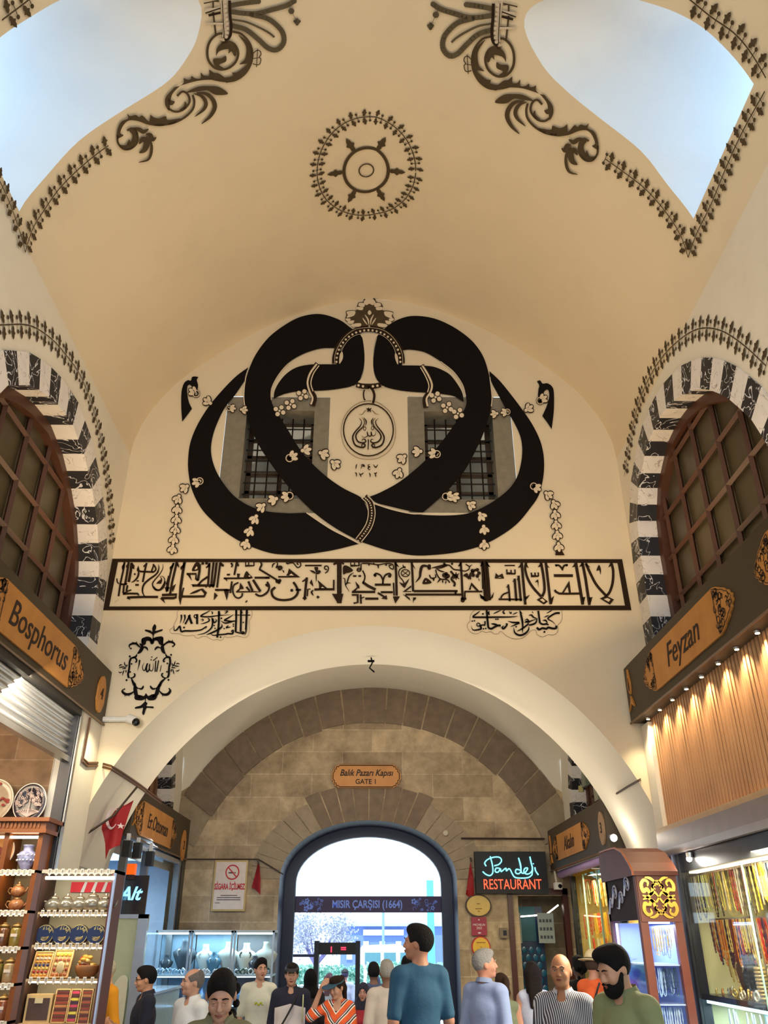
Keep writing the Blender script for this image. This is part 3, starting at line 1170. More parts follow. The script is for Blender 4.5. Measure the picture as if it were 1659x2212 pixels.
mb.obj('chain_band', INKB, em)
mb = MB()
for t in [PI * 1.0 + PI * k / 24 for k in range(25)]:
    draw(mb, 'c12 %g %g' % (390 + 355 * math.cos(t), 780 + 352 * math.sin(t)), C8o, C8s, WE(4.4), 0)
for x, y in ((280, 1042), (330, 1052), (440, 1052), (490, 1045)):
    draw(mb, 'c14 %d %d' % (x, y), C8o, C8s, WE(4.4), 0)
chs = crom([Vector(p) for p in ch], 4)
for p in chs:
    draw(mb, 'c6 %g %g' % (p.x, p.y), OL, SLc, WE(4.4), 0)
draw(mb, '''
s4 14 800 20 700 60 600 130 500 230 425 340 402 450 402 560 430 650 495 720 590 765 690 772 800
s4 78 790 80 710 110 620 175 530 260 480 340 468
s4 708 800 700 710 670 620 610 535 530 480 460 468
s6 400 1075 425 1120 430 1180 425 1235
s5 352 1100 346 1140 352 1190
''', C8o, C8s, WE(4.4), 0)
sh = [(c[0] - 26, c[1] + 2) for c in ch]
draw(mb, 's6 ' + ' '.join('%g %g' % p for p in [(1478, 1680), (1520, 1722), (1532, 1800), (1518, 1875), (1485, 1935), (1432, 2005)]), OL, SLc, WE(4.4), 0)
draw(mb, 's6 ' + ' '.join('%g %g' % p for p in [(1525, 1662), (1570, 1712), (1586, 1800), (1570, 1885), (1535, 1955), (1475, 2030)]), OL, SLc, WE(4.4), 0)
# palmette over the ring
mbp = MB()
draw(mbp, '''
q 260 400 180 352 130 310 145 260 140 218 200 205 255 205 262 165 280 120 330 110 345 70 402 30 460 70 480 110 530 125 552 165 548 205 600 210 665 225 662 265 680 310 625 360 540 405 400 395
''', C8o, C8s, WE(2.6), 0)
mbp.obj('palmette', BROWNP, em)['label'] = 'leafy fan ornament above the beaded ring'
draw(mb, '''
q 402 40 440 80 470 120 440 150 402 135 365 150 338 118 362 80
q 345 130 290 125 280 155 320 170 345 165
q 458 130 515 125 530 155 485 170 458 165
q 330 175 265 170 262 195 320 205
q 475 175 540 170 545 200 485 205
q 240 215 150 222 160 260 150 290 230 265
q 570 220 660 232 648 270 660 300 580 270
q 190 300 135 300 150 325 180 325
q 620 300 675 300 660 325 625 325
q 230 320 160 330 170 355 215 355
q 580 320 645 335 630 362 590 355
q 300 350 205 362 215 390 300 385
q 500 350 595 365 580 395 500 385
q 402 205 425 235 402 260 382 235
t16 395 370 385 310 350 255
t16 412 370 420 310 450 252
t14 380 370 350 330 325 290
t14 425 370 450 330 475 290
c12 400 385
''', C8o, C8s, WE(3.4), 0)
mb.obj('cream_detail', CREAMP, em)
# tied cords and flower chains
PAT = ((0, 0), (-1, 0))


def bud(cx_, cy_, ang, s, mbo, mbi, org, sc):
    """one tulip-like flower: cream petals with dark outline; ang is the direction the petals point"""
    ca, sa = math.cos(ang), math.sin(ang)
    for da, l in ((-0.62, 0.95), (0, 1.05), (0.62, 0.95)):
        c2, s2 = math.cos(ang + da), math.sin(ang + da)
        for m_, k, wd, ly in ((mbo, 1.0, 0.36, 3.6), (mbi, 0.82, 0.22, 4.6)):
            P = []
            for j in range(12):
                t = 2 * PI * j / 12
                a = (0.62 + 0.5 * math.cos(t) * k) * s * l
                b = wd * s * math.sin(t)
                P.append((cx_ + c2 * a - s2 * b, cy_ + s2 * a + c2 * b))
            P2 = [(org[0] + x / sc, org[1] + y / sc) for x, y in P]
            m_.add([WE(ly)(*q) for q in P2], [tuple(range(12))], 0)
    for m_, r, ly in ((mbo, 0.34, 3.9), (mbi, 0.22, 4.9)):
        draw(m_, 'c%g %g %g' % (r * s, cx_, cy_), org, sc, WE(ly), 0)


def chain(nodes, s, org, sc, nm, back=False):
    mo, mi_ = MB(), MB()
    for i, p in enumerate(nodes):
        q = nodes[min(i + 1, len(nodes) - 1)]
        o = nodes[max(0, i - 1)]
        d = (q[0] - o[0], q[1] - o[1])
        a = math.atan2(d[1], d[0]) + (PI if back else 0)
        bud(p[0], p[1], a, s, mo, mi_, org, sc)
        if not i:
            draw(mo, 'c%g %g %g' % (s * 0.55, p[0], p[1]), org, sc, WE(3.8), 0)
            draw(mi_, 'o%g %g %g %g %g' % (s * 0.1, p[0], p[1], s * 0.42, s * 0.42), org, sc, WE(4.2), 0)
            draw(mi_, 'c%g %g %g' % (s * 0.22, p[0], p[1]), org, sc, WE(4.9), 0)
    a = mo.obj('flower_chain', INKB, em)
    b = mi_.obj('petals', CREAMP, a)
    a['label'] = nm
    return a


chain([(190, 1545), (90, 1585), (25, 1665), (12, 1745), (5, 1825), (-2, 1905), (-14, 1985), (-25, 2062)], 62, OL, SLc, 'flower chain at the far left with a tassel')
chain([(905, 1662), (800, 1685), (700, 1735), (640, 1825), (595, 1920), (565, 2020)], 66, OL, SLc, 'flower chain hanging down left of the centre')
chain([(905, 1362), (1008, 1302), (1150, 1320), (1245, 1392)], 68, OL, SLc, 'short flower chain left under the medallion')
chain([(1345, 1552), (1440, 1605), (1498, 1672), (1510, 1750), (1518, 1830), (1527, 1910), (1538, 2000)], 60, OR_, SRc, 'flower chain at the far right with a tassel')
chain([(660, 1632), (705, 1628), (835, 1685), (925, 1765), (955, 1865), (958, 1982)], 62, OR_, SRc, 'flower chain hanging down right of the centre')
chain([(590, 1302), (465, 1280), (340, 1318), (300, 1425)], 64, OR_, SRc, 'short flower chain right under the medallion')
chain([(160, 848), (275, 925)], 62, OL, SLc, 'flower sprig on the left hook', True)
chain([(1395, 885), (1285, 960)], 60, OR_, SRc, 'flower sprig on the right hook', True)
chain([(425, 962), (520, 975)], 50, OL, SLc, 'flower beside the left crescent')
chain([(1140, 972), (1060, 985)], 50, OR_, SRc, 'flower beside the right crescent')
for pts, org, sc in (([(825, 985), (912, 935), (1008, 858)], OL, SLc), ([(755, 985), (670, 938), (580, 858)], OR_, SRc)):
    mo, mi_ = MB(), MB()
    for x, y in pts:
        for k in range(4):
            a = PI / 4 + k * PI / 2 - 0.3
            draw(mo, 'c23 %g %g' % (x + 33 * math.cos(a), y + 30 * math.sin(a)), org, sc, WE(3.8), 0)
            draw(mi_, 'c18 %g %g' % (x + 33 * math.cos(a), y + 30 * math.sin(a)), org, sc, WE(4.6), 0)
        draw(mi_, 'c9 %g %g' % (x, y), org, sc, WE(4.8), 0)
    a = mo.obj('blossoms', INKB, em)
    mi_.obj('petals', CREAMP, a)
mo, mi_ = MB(), MB()
draw(mo, '''
s44 1130 610 1080 680 1058 760 1075 830 1100 880 1085 945
p -30 2040 -15 2040 10 2110 -60 2110
''', OL, SLc, WE(3.8), 0)
a = mo.obj('cord', INKB, em)
mo = MB()
draw(mo, '''
s40 470 610 515 680 545 760 530 820 500 870 505 940
p 1525 2022 1545 2022 1588 2090 1512 2090
''', OR_, SRc, WE(3.8), 0)
draw(mi_, 's14 1122 612 1070 685 1048 760 1064 830 1088 885 1075 935\ns8 1140 625 1095 690 1075 765 1092 830', OL, SLc, WE(4.6), 0)
draw(mi_, 's14 478 612 522 685 552 760 540 820 510 870 518 930\ns8 462 625 500 690 528 765 518 820', OR_, SRc, WE(4.6), 0)
a = mo.obj('cord', INKB, em)
mi_.obj('cord_cream_lines', CREAMP, a)  # cream lines of the drawn cords

# ---- long inscription band ---------------------------------------------------
ins = empty('inscription_band', (0, D1 - 0.02, 6.0), 'long black framed band of angular black lettering directly below the great emblem', 'inscription')
mb = MB()
fo = [(243, 1207), (1344, 1208), (1364, 1318), (221, 1318)]
fi = [(255, 1214), (1334, 1216), (1350, 1308), (236, 1310)]
for i in range(4):
    j = (i + 1) % 4
    q = [fo[i], fo[j], fi[j], fi[i]]
    mb.prism(q, WP(-1.5), WP(1), 0)
mb.obj('frame', INKB, ins)
mb = MB()
I1 = '''
l22 172 85 160 170 120 350 95 520
p 172 82 135 140 140 185 165 165
s14 72 292 80 340 100 362
l26 225 85 200 250 178 372
p 228 82 190 130 190 160 212 140
l30 262 95 250 200 225 338
p 262 82 300 130 296 178 262 160
l20 120 368 180 368 205 360
l22 165 372 155 480
l22 210 380 195 455
l16 155 490 215 455 258 440
l22 150 492 240 486 340 488 355 510
l26 205 538 330 532 420 530 600 530
p 190 545 255 572 225 540
t22 345 130 350 190 350 240 330 290 290 330 255 345
p 325 175 350 130 365 190
c13 303 238
l20 330 185 380 205 470 208 545 212
l22 455 95 430 200 405 340
p 455 92 412 130 415 155 440 130
s18 545 212 572 180 560 140 535 110
t18 545 110 535 150 520 200 545 212
t22 605 110 610 170 575 240 480 310 420 370 400 440 415 500 450 535
t16 660 105 660 165 620 240 560 310 530 360 545 415 590 440 630 430 670 370 685 320 670 275 630 262
c12 597 210
s22 690 330 670 400 620 440 570 435 540 400
p 620 262 640 300 600 330 575 362 640 362 655 320 650 290
l14 325 325 355 325
l22 308 376 355 376
l26 838 85 820 170 780 340 755 490
l22 800 95 770 180 735 330 718 460
p 812 88 748 150 752 185 790 150
p 850 80 870 125 870 160 835 120
l14 735 260 715 345 710 420
p 685 405 755 405 705 475
p 770 405 832 360 790 470
c14 712 360
l28 650 505 760 502 835 500 825 535 800 545 640 545
p 620 545 690 612 670 545
l30 940 80 915 230 890 400 880 540
p 955 80 885 150 890 185 935 160
p 862 540 905 540 885 640
l16 928 412 915 460 905 520
l26 900 525 1060 525 1190 522 1208 480 1160 430
t26 1165 425 1090 460 1005 492
q 1090 85 1140 110 1125 180 1040 200 1045 150
l26 1135 110 1130 200 1110 320
l22 965 235 1085 235 1085 300 1115 320
p 965 232 1035 328 1010 240
l26 1155 102 1190 102
l26 1205 100 1240 100
l24 1260 95 1255 180 1240 370
p 1265 88 1210 150 1215 165 1262 140
l24 1310 90 1295 230 1280 395
l26 1350 90 1335 230 1310 390
l22 1395 90 1375 250 1355 410
p 1395 75 1445 120 1440 145 1400 130
l28 1040 384 1180 384 1320 384
p 1015 370 1060 398 1060 372
s22 1110 380 1160 325 1210 290 1235 270
l14 1215 390 1215 412
l14 1262 390 1262 412
l14 1305 390 1305 412
l24 1330 440 1420 440 1490 440
p 1320 430 1375 465 1360 440
p 1320 470 1365 510 1312 572
'''
draw(mb, I1, (240, 1200), 5.925, WE(1.2), wm=1.15)
I2 = '''
l22 70 65 55 150 35 250
p 68 60 98 120 92 145 65 125
l16 0 100 12 120 0 150
c14 0 105
l20 -60 245 -20 245
l20 -100 292 60 292 240 288
l18 70 240 90 240 85 290
p -100 285 -55 335 -60 292
q 190 200 230 240 270 290 160 285
l13 180 85 180 132 290 130
l13 220 85 220 130
l13 285 78 290 130
t22 355 65 385 110 370 150 350 180
l22 355 175 480 250 600 325
c24 585 330
c22 618 320
c20 608 345
l24 295 284 400 284 490 284
p 440 270 490 290 440 296
t16 575 75 590 110 570 160 580 130
t16 520 160 530 115 560 95
q 590 135 640 130 655 165 620 192 590 175
t14 650 185 665 200 670 222
s14 700 105 720 80 745 90 725 105 705 100
s14 745 95 790 95 820 130 850 155 885 130 880 90 850 85 840 105 860 115
p 595 262 740 262 700 255 720 225 735 165 880 280 600 284
l18 940 128 1155 128
t14 1085 340 1085 270 1088 205
q 1000 190 1050 195 1085 230 1050 225
q 1060 150 1110 155 1090 225 1075 200
q 1145 205 1115 185 1090 235 1120 235
s14 1225 180 1195 170 1195 140 1225 135 1242 160 1230 200 1200 225
s14 180 600 200 575
l22 5 330 -15 480
p -100 440 -30 440 -60 580
l20 -100 440 -20 440
s18 90 345 30 380 18 460 45 525 90 545 130 520 140 480
p 110 345 150 400 155 430 140 430 110 430 95 460 130 455 300 455 395 470 60 474 55 462 100 420
l26 215 330 270 455
l28 275 310 370 460
l22 190 400 235 455
s22 455 335 482 390 465 460 400 510 350 515 305 490
q 430 370 460 360 470 400 445 395
s26 560 405 515 450 530 520 590 560 680 570 770 555 830 510 850 450 820 380 790 340
l22 820 440 890 438
c20 772 445
l28 965 280 950 400 938 540
p 970 275 905 325 905 342 950 320
p 905 545 940 520 965 545 938 575
l16 970 520 978 430 1010 430
p 1025 300 1045 370 1050 400 1000 350
t22 1050 440 1025 470 1050 515
l26 1060 435 1200 432 1320 432
p 1120 430 1120 370 1100 310 1240 430
p 1085 530 1105 510 1130 530 1105 552
l20 1310 310 1308 420
l26 1365 60 1365 330 1365 610
l26 1395 60 1395 330 1395 610
p 1352 60 1300 105 1310 125 1352 105
p 1405 60 1445 105 1435 118 1405 100
p 1285 488 1352 492 1352 600
p 1408 492 1432 488 1408 600
q 1430 140 1480 130 1555 185 1520 215 1470 225 1430 240
t16 1570 215 1510 260 1480 340 1455 380
t12 1420 290 1450 300 1460 380 1510 465
t12 1530 355 1490 350 1460 380
l13 1525 90 1528 130 1640 130
l13 1575 90 1575 130
l13 1630 85 1635 130
l20 1555 262 1600 262
l20 1625 262 1660 262
'''
draw(mb, I2, (500, 1200), 5.925, WE(1.2), wm=1.15)
I3 = '''
l12 85 80 85 130
l14 110 95 110 170 60 170
o14 85 170 22 20
s12 120 95 200 95 310 110 380 100 440 95 490 110 495 160 460 150 445 120 475 115
q 300 105 325 120 318 158 305 130
c12 205 110
c10 262 95
c12 410 112
s16 130 180 155 240 150 290 130 325
l28 130 320 200 365 285 408
p 120 315 150 318 140 340
l24 0 435 150 435 280 435
p 0 430 60 380 40 305 90 360 92 395 70 390 45 425
l22 345 438 490 438
l20 310 445 400 500
p 350 515 415 470 425 525
l24 275 348 465 348
s18 370 340 370 290 340 235 290 215 262 240
s18 370 340 375 290 400 235 450 215 470 240
c18 278 238
c20 452 245
l24 160 515 318 515
l18 0 470 70 470 70 560 20 570
l20 105 465 110 575
l10 110 510 150 495
l26 520 65 530 230 535 480
p 512 62 570 140 520 120
p 490 488 575 488 520 575
l16 498 325 505 480
s12 640 130 570 170 565 240 610 300 625 340
o12 640 210 50 42
l8 600 180 680 240
l8 680 180 600 240
q 610 100 625 130 650 150 610 145
q 565 315 620 335 685 275 655 345 625 385
l24 715 65 725 240 732 430
p 712 65 765 170 720 120
l24 740 425 1000 425 1265 425
l20 1240 425 1240 465
p 605 435 710 355 712 375 650 425 710 425 710 435
l22 640 466 1000 466 1310 466
p 605 460 700 540 690 505 650 478
p 730 500 770 500 765 520 740 540 730 575
t30 760 320 810 260 820 190 840 130 890 125 920 150
c22 925 125
c22 925 150
t22 950 150 1020 135 1120 115 1080 140 1000 160
t16 1000 150 1060 185 1110 195
s14 1110 110 1170 120 1220 165 1300 175
c16 1105 100
c14 1198 98
s14 925 230 950 270 1000 260 1000 225
q 960 270 990 280 975 305
s14 1000 170 1020 230 1060 280 1140 290 1170 325
t16 1020 325 1050 290 1060 270
t14 1085 330 1085 290
t14 1120 340 1125 300
c28 1105 235
c28 1145 245
c22 1128 262
c22 1128 218
q 845 340 880 265 955 325
s22 1180 185 1215 235 1190 280 1230 330 1220 370
c28 1245 245
l10 1210 215 1280 280
l10 1280 215 1210 280
l10 1245 200 1245 290
l24 1300 65 1312 250 1325 530
p 1310 62 1265 130 1300 125
c26 1325 535
c18 1318 515
c18 1352 515
l18 1350 430 1350 520
s12 1310 180 1360 185 1400 160 1400 130 1360 105
q 1400 130 1440 105 1410 140
q 1330 240 1380 210 1400 290 1370 260
q 1390 260 1420 200 1425 285
c22 1440 180
c22 1500 170
c22 1520 210
c22 1500 245
c22 1450 235
c22 1475 180
c22 1440 205
q 1510 265 1525 290 1520 310
l18 1345 430 1560 430
p 1395 410 1430 320 1520 420 1490 420 1430 360 1420 410
l34 1580 65 1600 280 1612 545
l16 1555 65 1565 400
p 1560 65 1530 130 1560 120
p 1600 65 1650 140 1610 120
p 1525 455 1590 500 1612 550 1540 510
'''
draw(mb, I3, (760, 1200), 5.53, WE(1.2), wm=1.15)
I4 = '''
l26 5 60 25 280 45 510
l26 58 60 78 280 92 500
p 50 60 102 130 60 115
p 80 510 142 405 130 470
p -20 450 30 460 40 510
p 148 258 162 195 192 225 235 200 255 258
l13 260 112 375 112
l14 285 155 285 200 380 205
l14 332 160 332 200
l14 375 155 378 205
l18 192 490 300 490 455 492
s16 215 480 240 440 280 420 300 410
l20 300 325 312 420 318 512
p 308 315 275 360 300 355
l24 372 260 382 380 392 510
p 382 250 345 295 372 290
l24 415 225 430 380 442 510
p 428 215 390 275 415 265
l26 450 70 470 300 492 550
p 455 68 408 140 450 125
p 480 470 545 438 500 500
s24 500 80 490 150 520 260 580 360 670 460
p 500 72 530 145 500 120
l14 560 190 562 230 640 232
l14 600 190 602 230
l14 636 188 640 232
q 632 268 640 300 638 362 628 300 602 300
s26 668 80 690 200 705 320 705 400 680 460
p 672 70 630 130 672 125
p 620 495 675 462 745 515 700 548
l26 720 72 745 280 775 545
p 712 70 765 140 725 120
p 770 490 815 450 790 545
s18 825 110 870 112 905 150 905 165
s18 968 105 930 112 905 150
c12 838 112
c12 955 110
l28 812 225 1025 225
l22 1110 425 950 428 870 425 835 405 820 385
p 900 420 985 280 1002 415 978 415 968 345 925 412
l30 1055 70 1085 250 1135 550
p 1060 68 1012 135 1055 120
p 1120 470 1165 462 1145 540
l28 1130 72 1165 250 1210 555
p 1135 68 1092 130 1130 115
p 1200 470 1245 465 1220 545
s26 1170 90 1220 200 1290 330 1400 455
p 1158 75 1225 135 1180 120
q 1315 105 1338 150 1335 215 1320 165 1288 170
s26 1455 80 1475 170 1470 300 1440 400 1405 450
p 1450 72 1418 135 1455 115
p 1325 480 1395 450 1485 492 1440 550
'''
draw(mb, I4, (1040, 1200), 5.184, WE(1.2), wm=1.12)
mb.obj('lettering', INKB, ins)
mb = MB()
draw(mb, 'p 1370 488 1410 475 1445 492 1425 520', (1040, 1200), 5.184, WE(2.4))
draw(mb, 'p 655 495 685 482 715 510 695 525\np 185 248 205 240 225 248', (1040, 1200), 5.184, WE(2.4))
draw(mb, 'p 45 575 85 545 100 560 55 590\nq 1095 140 1105 165 1070 180', (240, 1200), 5.925, WE(2.4))
draw(mb, 'p 735 255 765 230 800 258\np 1145 415 1165 400 1190 418\nq 215 262 235 255 240 275', (500, 1200), 5.925, WE(2.4))
draw(mb, 'c16 1482 205\nc7 885 308', (760, 1200), 5.53, WE(2.4))
mb.obj('letter_counter', CREAMP, ins)

# ---- two small signatures ----------------------------------------------------
def signature(nm, label, ink, outline, org, sc):
    o = empty(nm, atY(org[0] + 100, org[1] + 50, D1 - 0.02), label, 'inscription')
    m1 = MB()
    draw(m1, ink, org, sc, WE(1.2), wm=1.25)
    m1.obj('lettering', INK, o)
    m1 = MB()
    draw(m1, outline, org, sc, WE(1.2))
    m1.obj('outline', INKB, o)


signature('signature_cartouche', 'small scalloped outline with black script and date digits under the left of the long band', '''
e26 262 230 262 300 235 395
e26 320 230 325 300 285 395
l24 420 230 380 310 330 400
l34 395 240 420 310 450 395
o18 520 260 30 28
l30 545 220 545 320 545 400
t26 130 430 135 510 180 500 235 440 260 530 330 520 480 520 620 500 710 440 690 490
c18 310 460
t22 780 150 720 190 640 230 620 262 760 268 930 245 1150 232
l14 1220 238 1500 238
t18 800 165 820 200 810 225
t14 600 330 640 310 655 330 620 350
t18 600 395 680 380 760 340 750 300 730 310
t24 870 300 890 340 850 370 820 300 820 400 790 480 680 560 540 592
l30 935 165 935 350 925 500 905 640
p 930 155 970 235 935 225
c16 980 295
t16 1030 170 1090 165 1060 200 1035 210
t24 970 340 1040 380 1110 370 1200 345 1270 345
t24 1200 225 1100 290 1040 330 1130 345 1200 345
t26 985 390 985 450 900 510 790 560 710 590
t20 1110 420 1070 460 1150 450
c14 850 425
c14 865 475
c14 1030 480
c14 1195 400
c14 1195 435
c16 965 632
t24 780 560 830 600 930 590 1050 580 1100 570 1180 570 1190 510 1160 530 1200 570
l28 1245 140 1245 300 1235 540
p 1240 130 1270 200 1245 190
l28 1330 140 1330 300 1325 540
p 1330 125 1370 210 1335 190
l30 1435 140 1430 300 1420 500
p 1430 125 1465 210 1435 190
e20 1425 500 1415 560 1395 610
s20 1235 540 1290 555 1340 560 1400 560
o16 1365 555 26 22
c14 1372 368
''', '''
s5 215 140 185 200 185 290 140 380 110 460 60 495 60 530 90 565 160 570 220 570 290 600 380 612 480 598 520 640 570 652 640 620 720 625 790 665 850 685 905 672 960 692 1010 670 1030 625 1090 640 1180 630 1250 610 1310 620 1390 640 1450 620 1480 540 1485 430 1480 340 1520 270 1530 190 1500 110
''', (360, 1300), 8.295)
signature('signature_cartouche.001', 'small scalloped outline with black script under the right of the long band', '''
t24 270 140 220 180 160 235 300 240 560 238 760 235 860 222
t24 410 140 400 180 420 205
c15 312 188
l26 370 130 380 250 390 350
s26 390 350 400 400 440 420 480 400 540 370 590 370
t24 440 340 500 350 560 370
t14 468 190 530 160 598 130
t16 655 125 625 160 650 180 625 188
t16 720 145 745 180 760 150
t14 770 200 855 160
c13 515 272
c13 545 270
t24 700 300 780 320 870 325 830 350 740 390
t24 640 370 610 400 640 415 690 350 660 340
t26 885 130 905 200 930 330 930 490
p 880 120 935 190 890 165
c13 830 388
t26 790 400 810 480 880 520 960 500 1020 440 1030 380
t22 960 290 1000 270 1020 300 980 310 1030 310 1080 290 1165 265
t20 1020 215 1070 205 1100 240 1165 265
t12 1080 145 1095 180
t24 1160 260 1130 330 1050 360 1020 350
t22 840 460 920 420 1000 360 1030 320
l24 1175 140 1185 220 1200 330
s22 1200 330 1250 350 1320 340
t20 1240 290 1290 290 1320 330
t14 1260 245 1345 205
t14 1300 180 1395 130
e26 1510 175 1440 180 1340 240 1330 270 1400 310 1455 370
s26 1455 370 1450 410 1400 415 1330 400 1300 420 1240 410 1190 430 1150 400
c13 1325 355
c13 1295 345
c16 1270 468
e26 270 370 280 420 200 440 150 430 130 370
o16 240 355 26 24
s18 260 370 310 360 340 360 345 300
c13 145 300
c13 180 295
c13 320 420
c13 355 415
''', '''
s5 225 105 150 160 115 220 110 300 75 340 70 400 110 460 170 495 240 490 300 455 360 480 430 465 490 500 550 495 595 460 680 530 800 578 920 565 1000 510 1060 450 1130 440 1160 510 1230 545 1290 530 1330 510 1400 515 1460 490 1485 430 1480 360 1530 310 1550 220 1535 115
''', (1000, 1300), 7.213)

# ---- ornamental round frame painted left of the arch ----------------------------
orn = empty('ornamental_frame', atY(325, 1445, D1 - 0.02), 'black curling leaf frame with a short black script inside, left of the wide arch', 'wall painting')
mb = MB()
draw(mb, '''
q 885 85 920 130 915 190 905 240 1060 200 1050 240 960 270 880 310 850 370 820 310 740 270 665 240 680 210 790 230 830 260 830 180 850 130
l20 850 350 845 440
t70 600 560 620 440 700 400 780 420 825 510 860 440 960 400 1060 400 1060 560
q 590 420 700 380 790 400 830 500 780 470 700 470 680 540 600 560
q 1070 380 980 380 870 410 830 500 880 460 950 470 990 540 1070 560
t50 320 640 310 570 380 530 460 530 530 590 560 620
t50 1300 590 1340 550 1290 500 1200 490 1120 540 1080 600
t80 540 520 600 600 560 700 490 760
t80 1110 530 1060 600 1080 700 1130 760
t46 480 760 460 820 390 850 330 860
t46 1130 750 1160 820 1220 840 1260 850
t44 590 640 660 610 710 640 730 690
t44 1040 640 960 610 910 640 885 685
s46 345 860 315 950 310 1050 295 1150 280 1240 300 1310
s46 1225 840 1240 950 1215 1060 1210 1160 1205 1240 1180 1300
t38 340 850 430 850 475 900 460 950 430 950
t38 1230 850 1140 850 1090 900 1090 940 1130 930
t38 300 1300 370 1310 430 1270 430 1220 400 1215
t38 1190 1300 1110 1310 1050 1260 1060 1210 1090 1220
t60 350 1310 390 1400 440 1500 520 1560
t60 1140 1310 1040 1400 990 1500 900 1560
t90 440 1420 440 1560 470 1700 560 1760
t90 1010 1420 960 1560 920 1680 820 1760
t60 180 1560 150 1620 230 1680 330 1670 440 1600
t60 1210 1550 1240 1600 1180 1680 1070 1680 970 1580
t46 500 1540 580 1560 620 1520 625 1480
t46 940 1540 850 1560 800 1520 790 1480
q 440 1700 560 1700 640 1720 690 1660 740 1720 830 1680 940 1690 900 1800 760 1820 690 1770 600 1820 440 1800
q 670 1850 720 1890 700 1950 850 1960 850 2000 740 1990 690 2010 640 2150 600 2110 620 1990 560 2000 440 2010 450 1970 560 1940 620 1890
l20 675 1760 668 1870
c24 320 820
c24 1260 785
c24 245 1360
c24 1200 1355
c20 360 990
c20 1175 980
c20 330 1175
c20 1165 1170
c20 345 640
c20 1300 590
c18 200 1565
c18 1215 1555
t26 70 1050 110 1010 150 1020
t26 70 1085 150 1060 230 1070
t26 60 1170 100 1190 150 1170
t26 195 940 205 1000 240 1060
t26 150 1260 170 1180 200 1130
t26 265 1000 240 1060
t26 140 1105 210 1090 245 1080
t26 235 1195 230 1120
t26 1460 1000 1410 980 1370 1000
t26 1450 1045 1370 1040 1300 1010
t26 1450 1120 1410 1150 1360 1150
t26 1355 920 1330 1000 1280 1060
t26 1325 1230 1310 1160 1290 1100
t26 1280 970 1290 1040
t26 1370 1085 1300 1075 1260 1070
t26 1255 1180 1270 1100
p 370 530 380 480 410 520
p 450 520 480 470 490 530
p 1190 490 1205 430 1225 480
p 1265 490 1300 430 1300 500
p 205 1680 205 1740 240 1690
p 290 1690 300 1740 320 1690
p 1050 1690 1060 1735 1085 1690
p 1140 1690 1165 1725 1170 1670
e38 545 900 530 1000 495 1150
t30 650 960 610 1040 620 1120 660 1140 690 1060 720 980 700 1080 710 1170 760 1120 770 1000 770 1120 820 1150 850 1080 850 970
l26 910 920 895 1170
l26 975 910 930 1170
l16 1035 1020 1010 1165
l22 850 920 945 840
c16 820 835
c16 805 900
''', (250, 1340), 10.533, WE(1.2))
mb.obj('scrollwork', INK, orn)

# ---- garlands and scrolls painted on the vault ------------------------------------
VO = 0.022


def VM(layer=0):
    return lambda s, y: vmap(s, y, VO + layer * 0.003)


def leafpts(c, d, L, wd):
    """toothed leaf outline in the unrolled plane"""
    n = Vector((-d.y, d.x))
    prof = [(0, 0.15), (0.18, 0.6), (0.34, 0.55), (0.5, 1.15), (0.62, 0.6), (0.78, 0.55), (1.0, 0)]
    P = [c + d * (t * L) + n * (w * wd) for t, w in prof] + [c + d * (t * L) - n * (w * wd) for t, w in prof[-2::-1]]
    return [(p.x, p.y) for p in P]


def garland(mb, pts, pitch, L, mapf, berries=True, slant=0.75):
    """vine line with paired leaves and berries along a path in the unrolled plane"""
    P = resample2(pts, pitch / 4)
    v, f = stroke2(P, 0.014)
    mb.add([mapf(*q) for q in v], f, 0)
    k = 0
    for i in range(2, len(P) - 1, 4):
        t = (P[i + 1] - P[i - 1]).normalized()
        n = Vector((-t.y, t.x))
        for sg in (1, -1):
            d = (n * sg * 1.0 + t * slant).normalized()
            q = leafpts(P[i] + d * 0.012, d, L, L * 0.30)
            mb.add([mapf(*a) for a in q], [tuple(x) for x in tri2(q)], 0)
        if berries and i + 2 < len(P):
            for sg in (1, -1):
                c = P[i + 2] + n * sg * L * 0.5
                r = L * 0.17
                mb.add([mapf(c.x + r * math.cos(2 * PI * j / 8), c.y + r * math.sin(2 * PI * j / 8)) for j in range(8)], [tuple(range(8))], 0)
                v, f = stroke2([P[i + 2], c], 0.008)
                mb.add([mapf(*q_) for q_ in v], f, 0)


def resample2(pts, step):
    P = [Vector(p) for p in pts]
    out = [P[0]]
    acc = 0
    for a, b in zip(P, P[1:]):
        l = (b - a).length
        while acc + l >= step and l > 0:
            t = (step - acc) / l
            a = a + (b - a) * t
            out.append(a)
            l = (b - a).length
            acc = 0
        acc += l
    return out


def upath(px, k=6):
    return crom([unproj(*p) for p in px], k)


GL = [[(50, 545), (62, 505), (90, 455), (130, 400), (180, 352), (235, 310)],
      [(50, 545), (38, 500), (15, 435), (-25, 350)],
      [(0, 42), (40, 12), (75, -15)]]
GR = [[(1490, 555), (1475, 510), (1440, 455), (1395, 405), (1350, 370), (1305, 338)],
      [(1490, 555), (1508, 505), (1540, 440), (1575, 355), (1610, 280), (1660, 190)],
      [(1490, -5), (1540, 35), (1600, 80), (1660, 170)]]
for g in GL + GR:
    mb = MB()
    garland(mb, upath(g), 0.175, 0.125, VM(), True, 0.25)
    mb.obj('leaf_garland', BROWNP, ceil)['label'] = 'brown leaf garland painted beside a high side window'
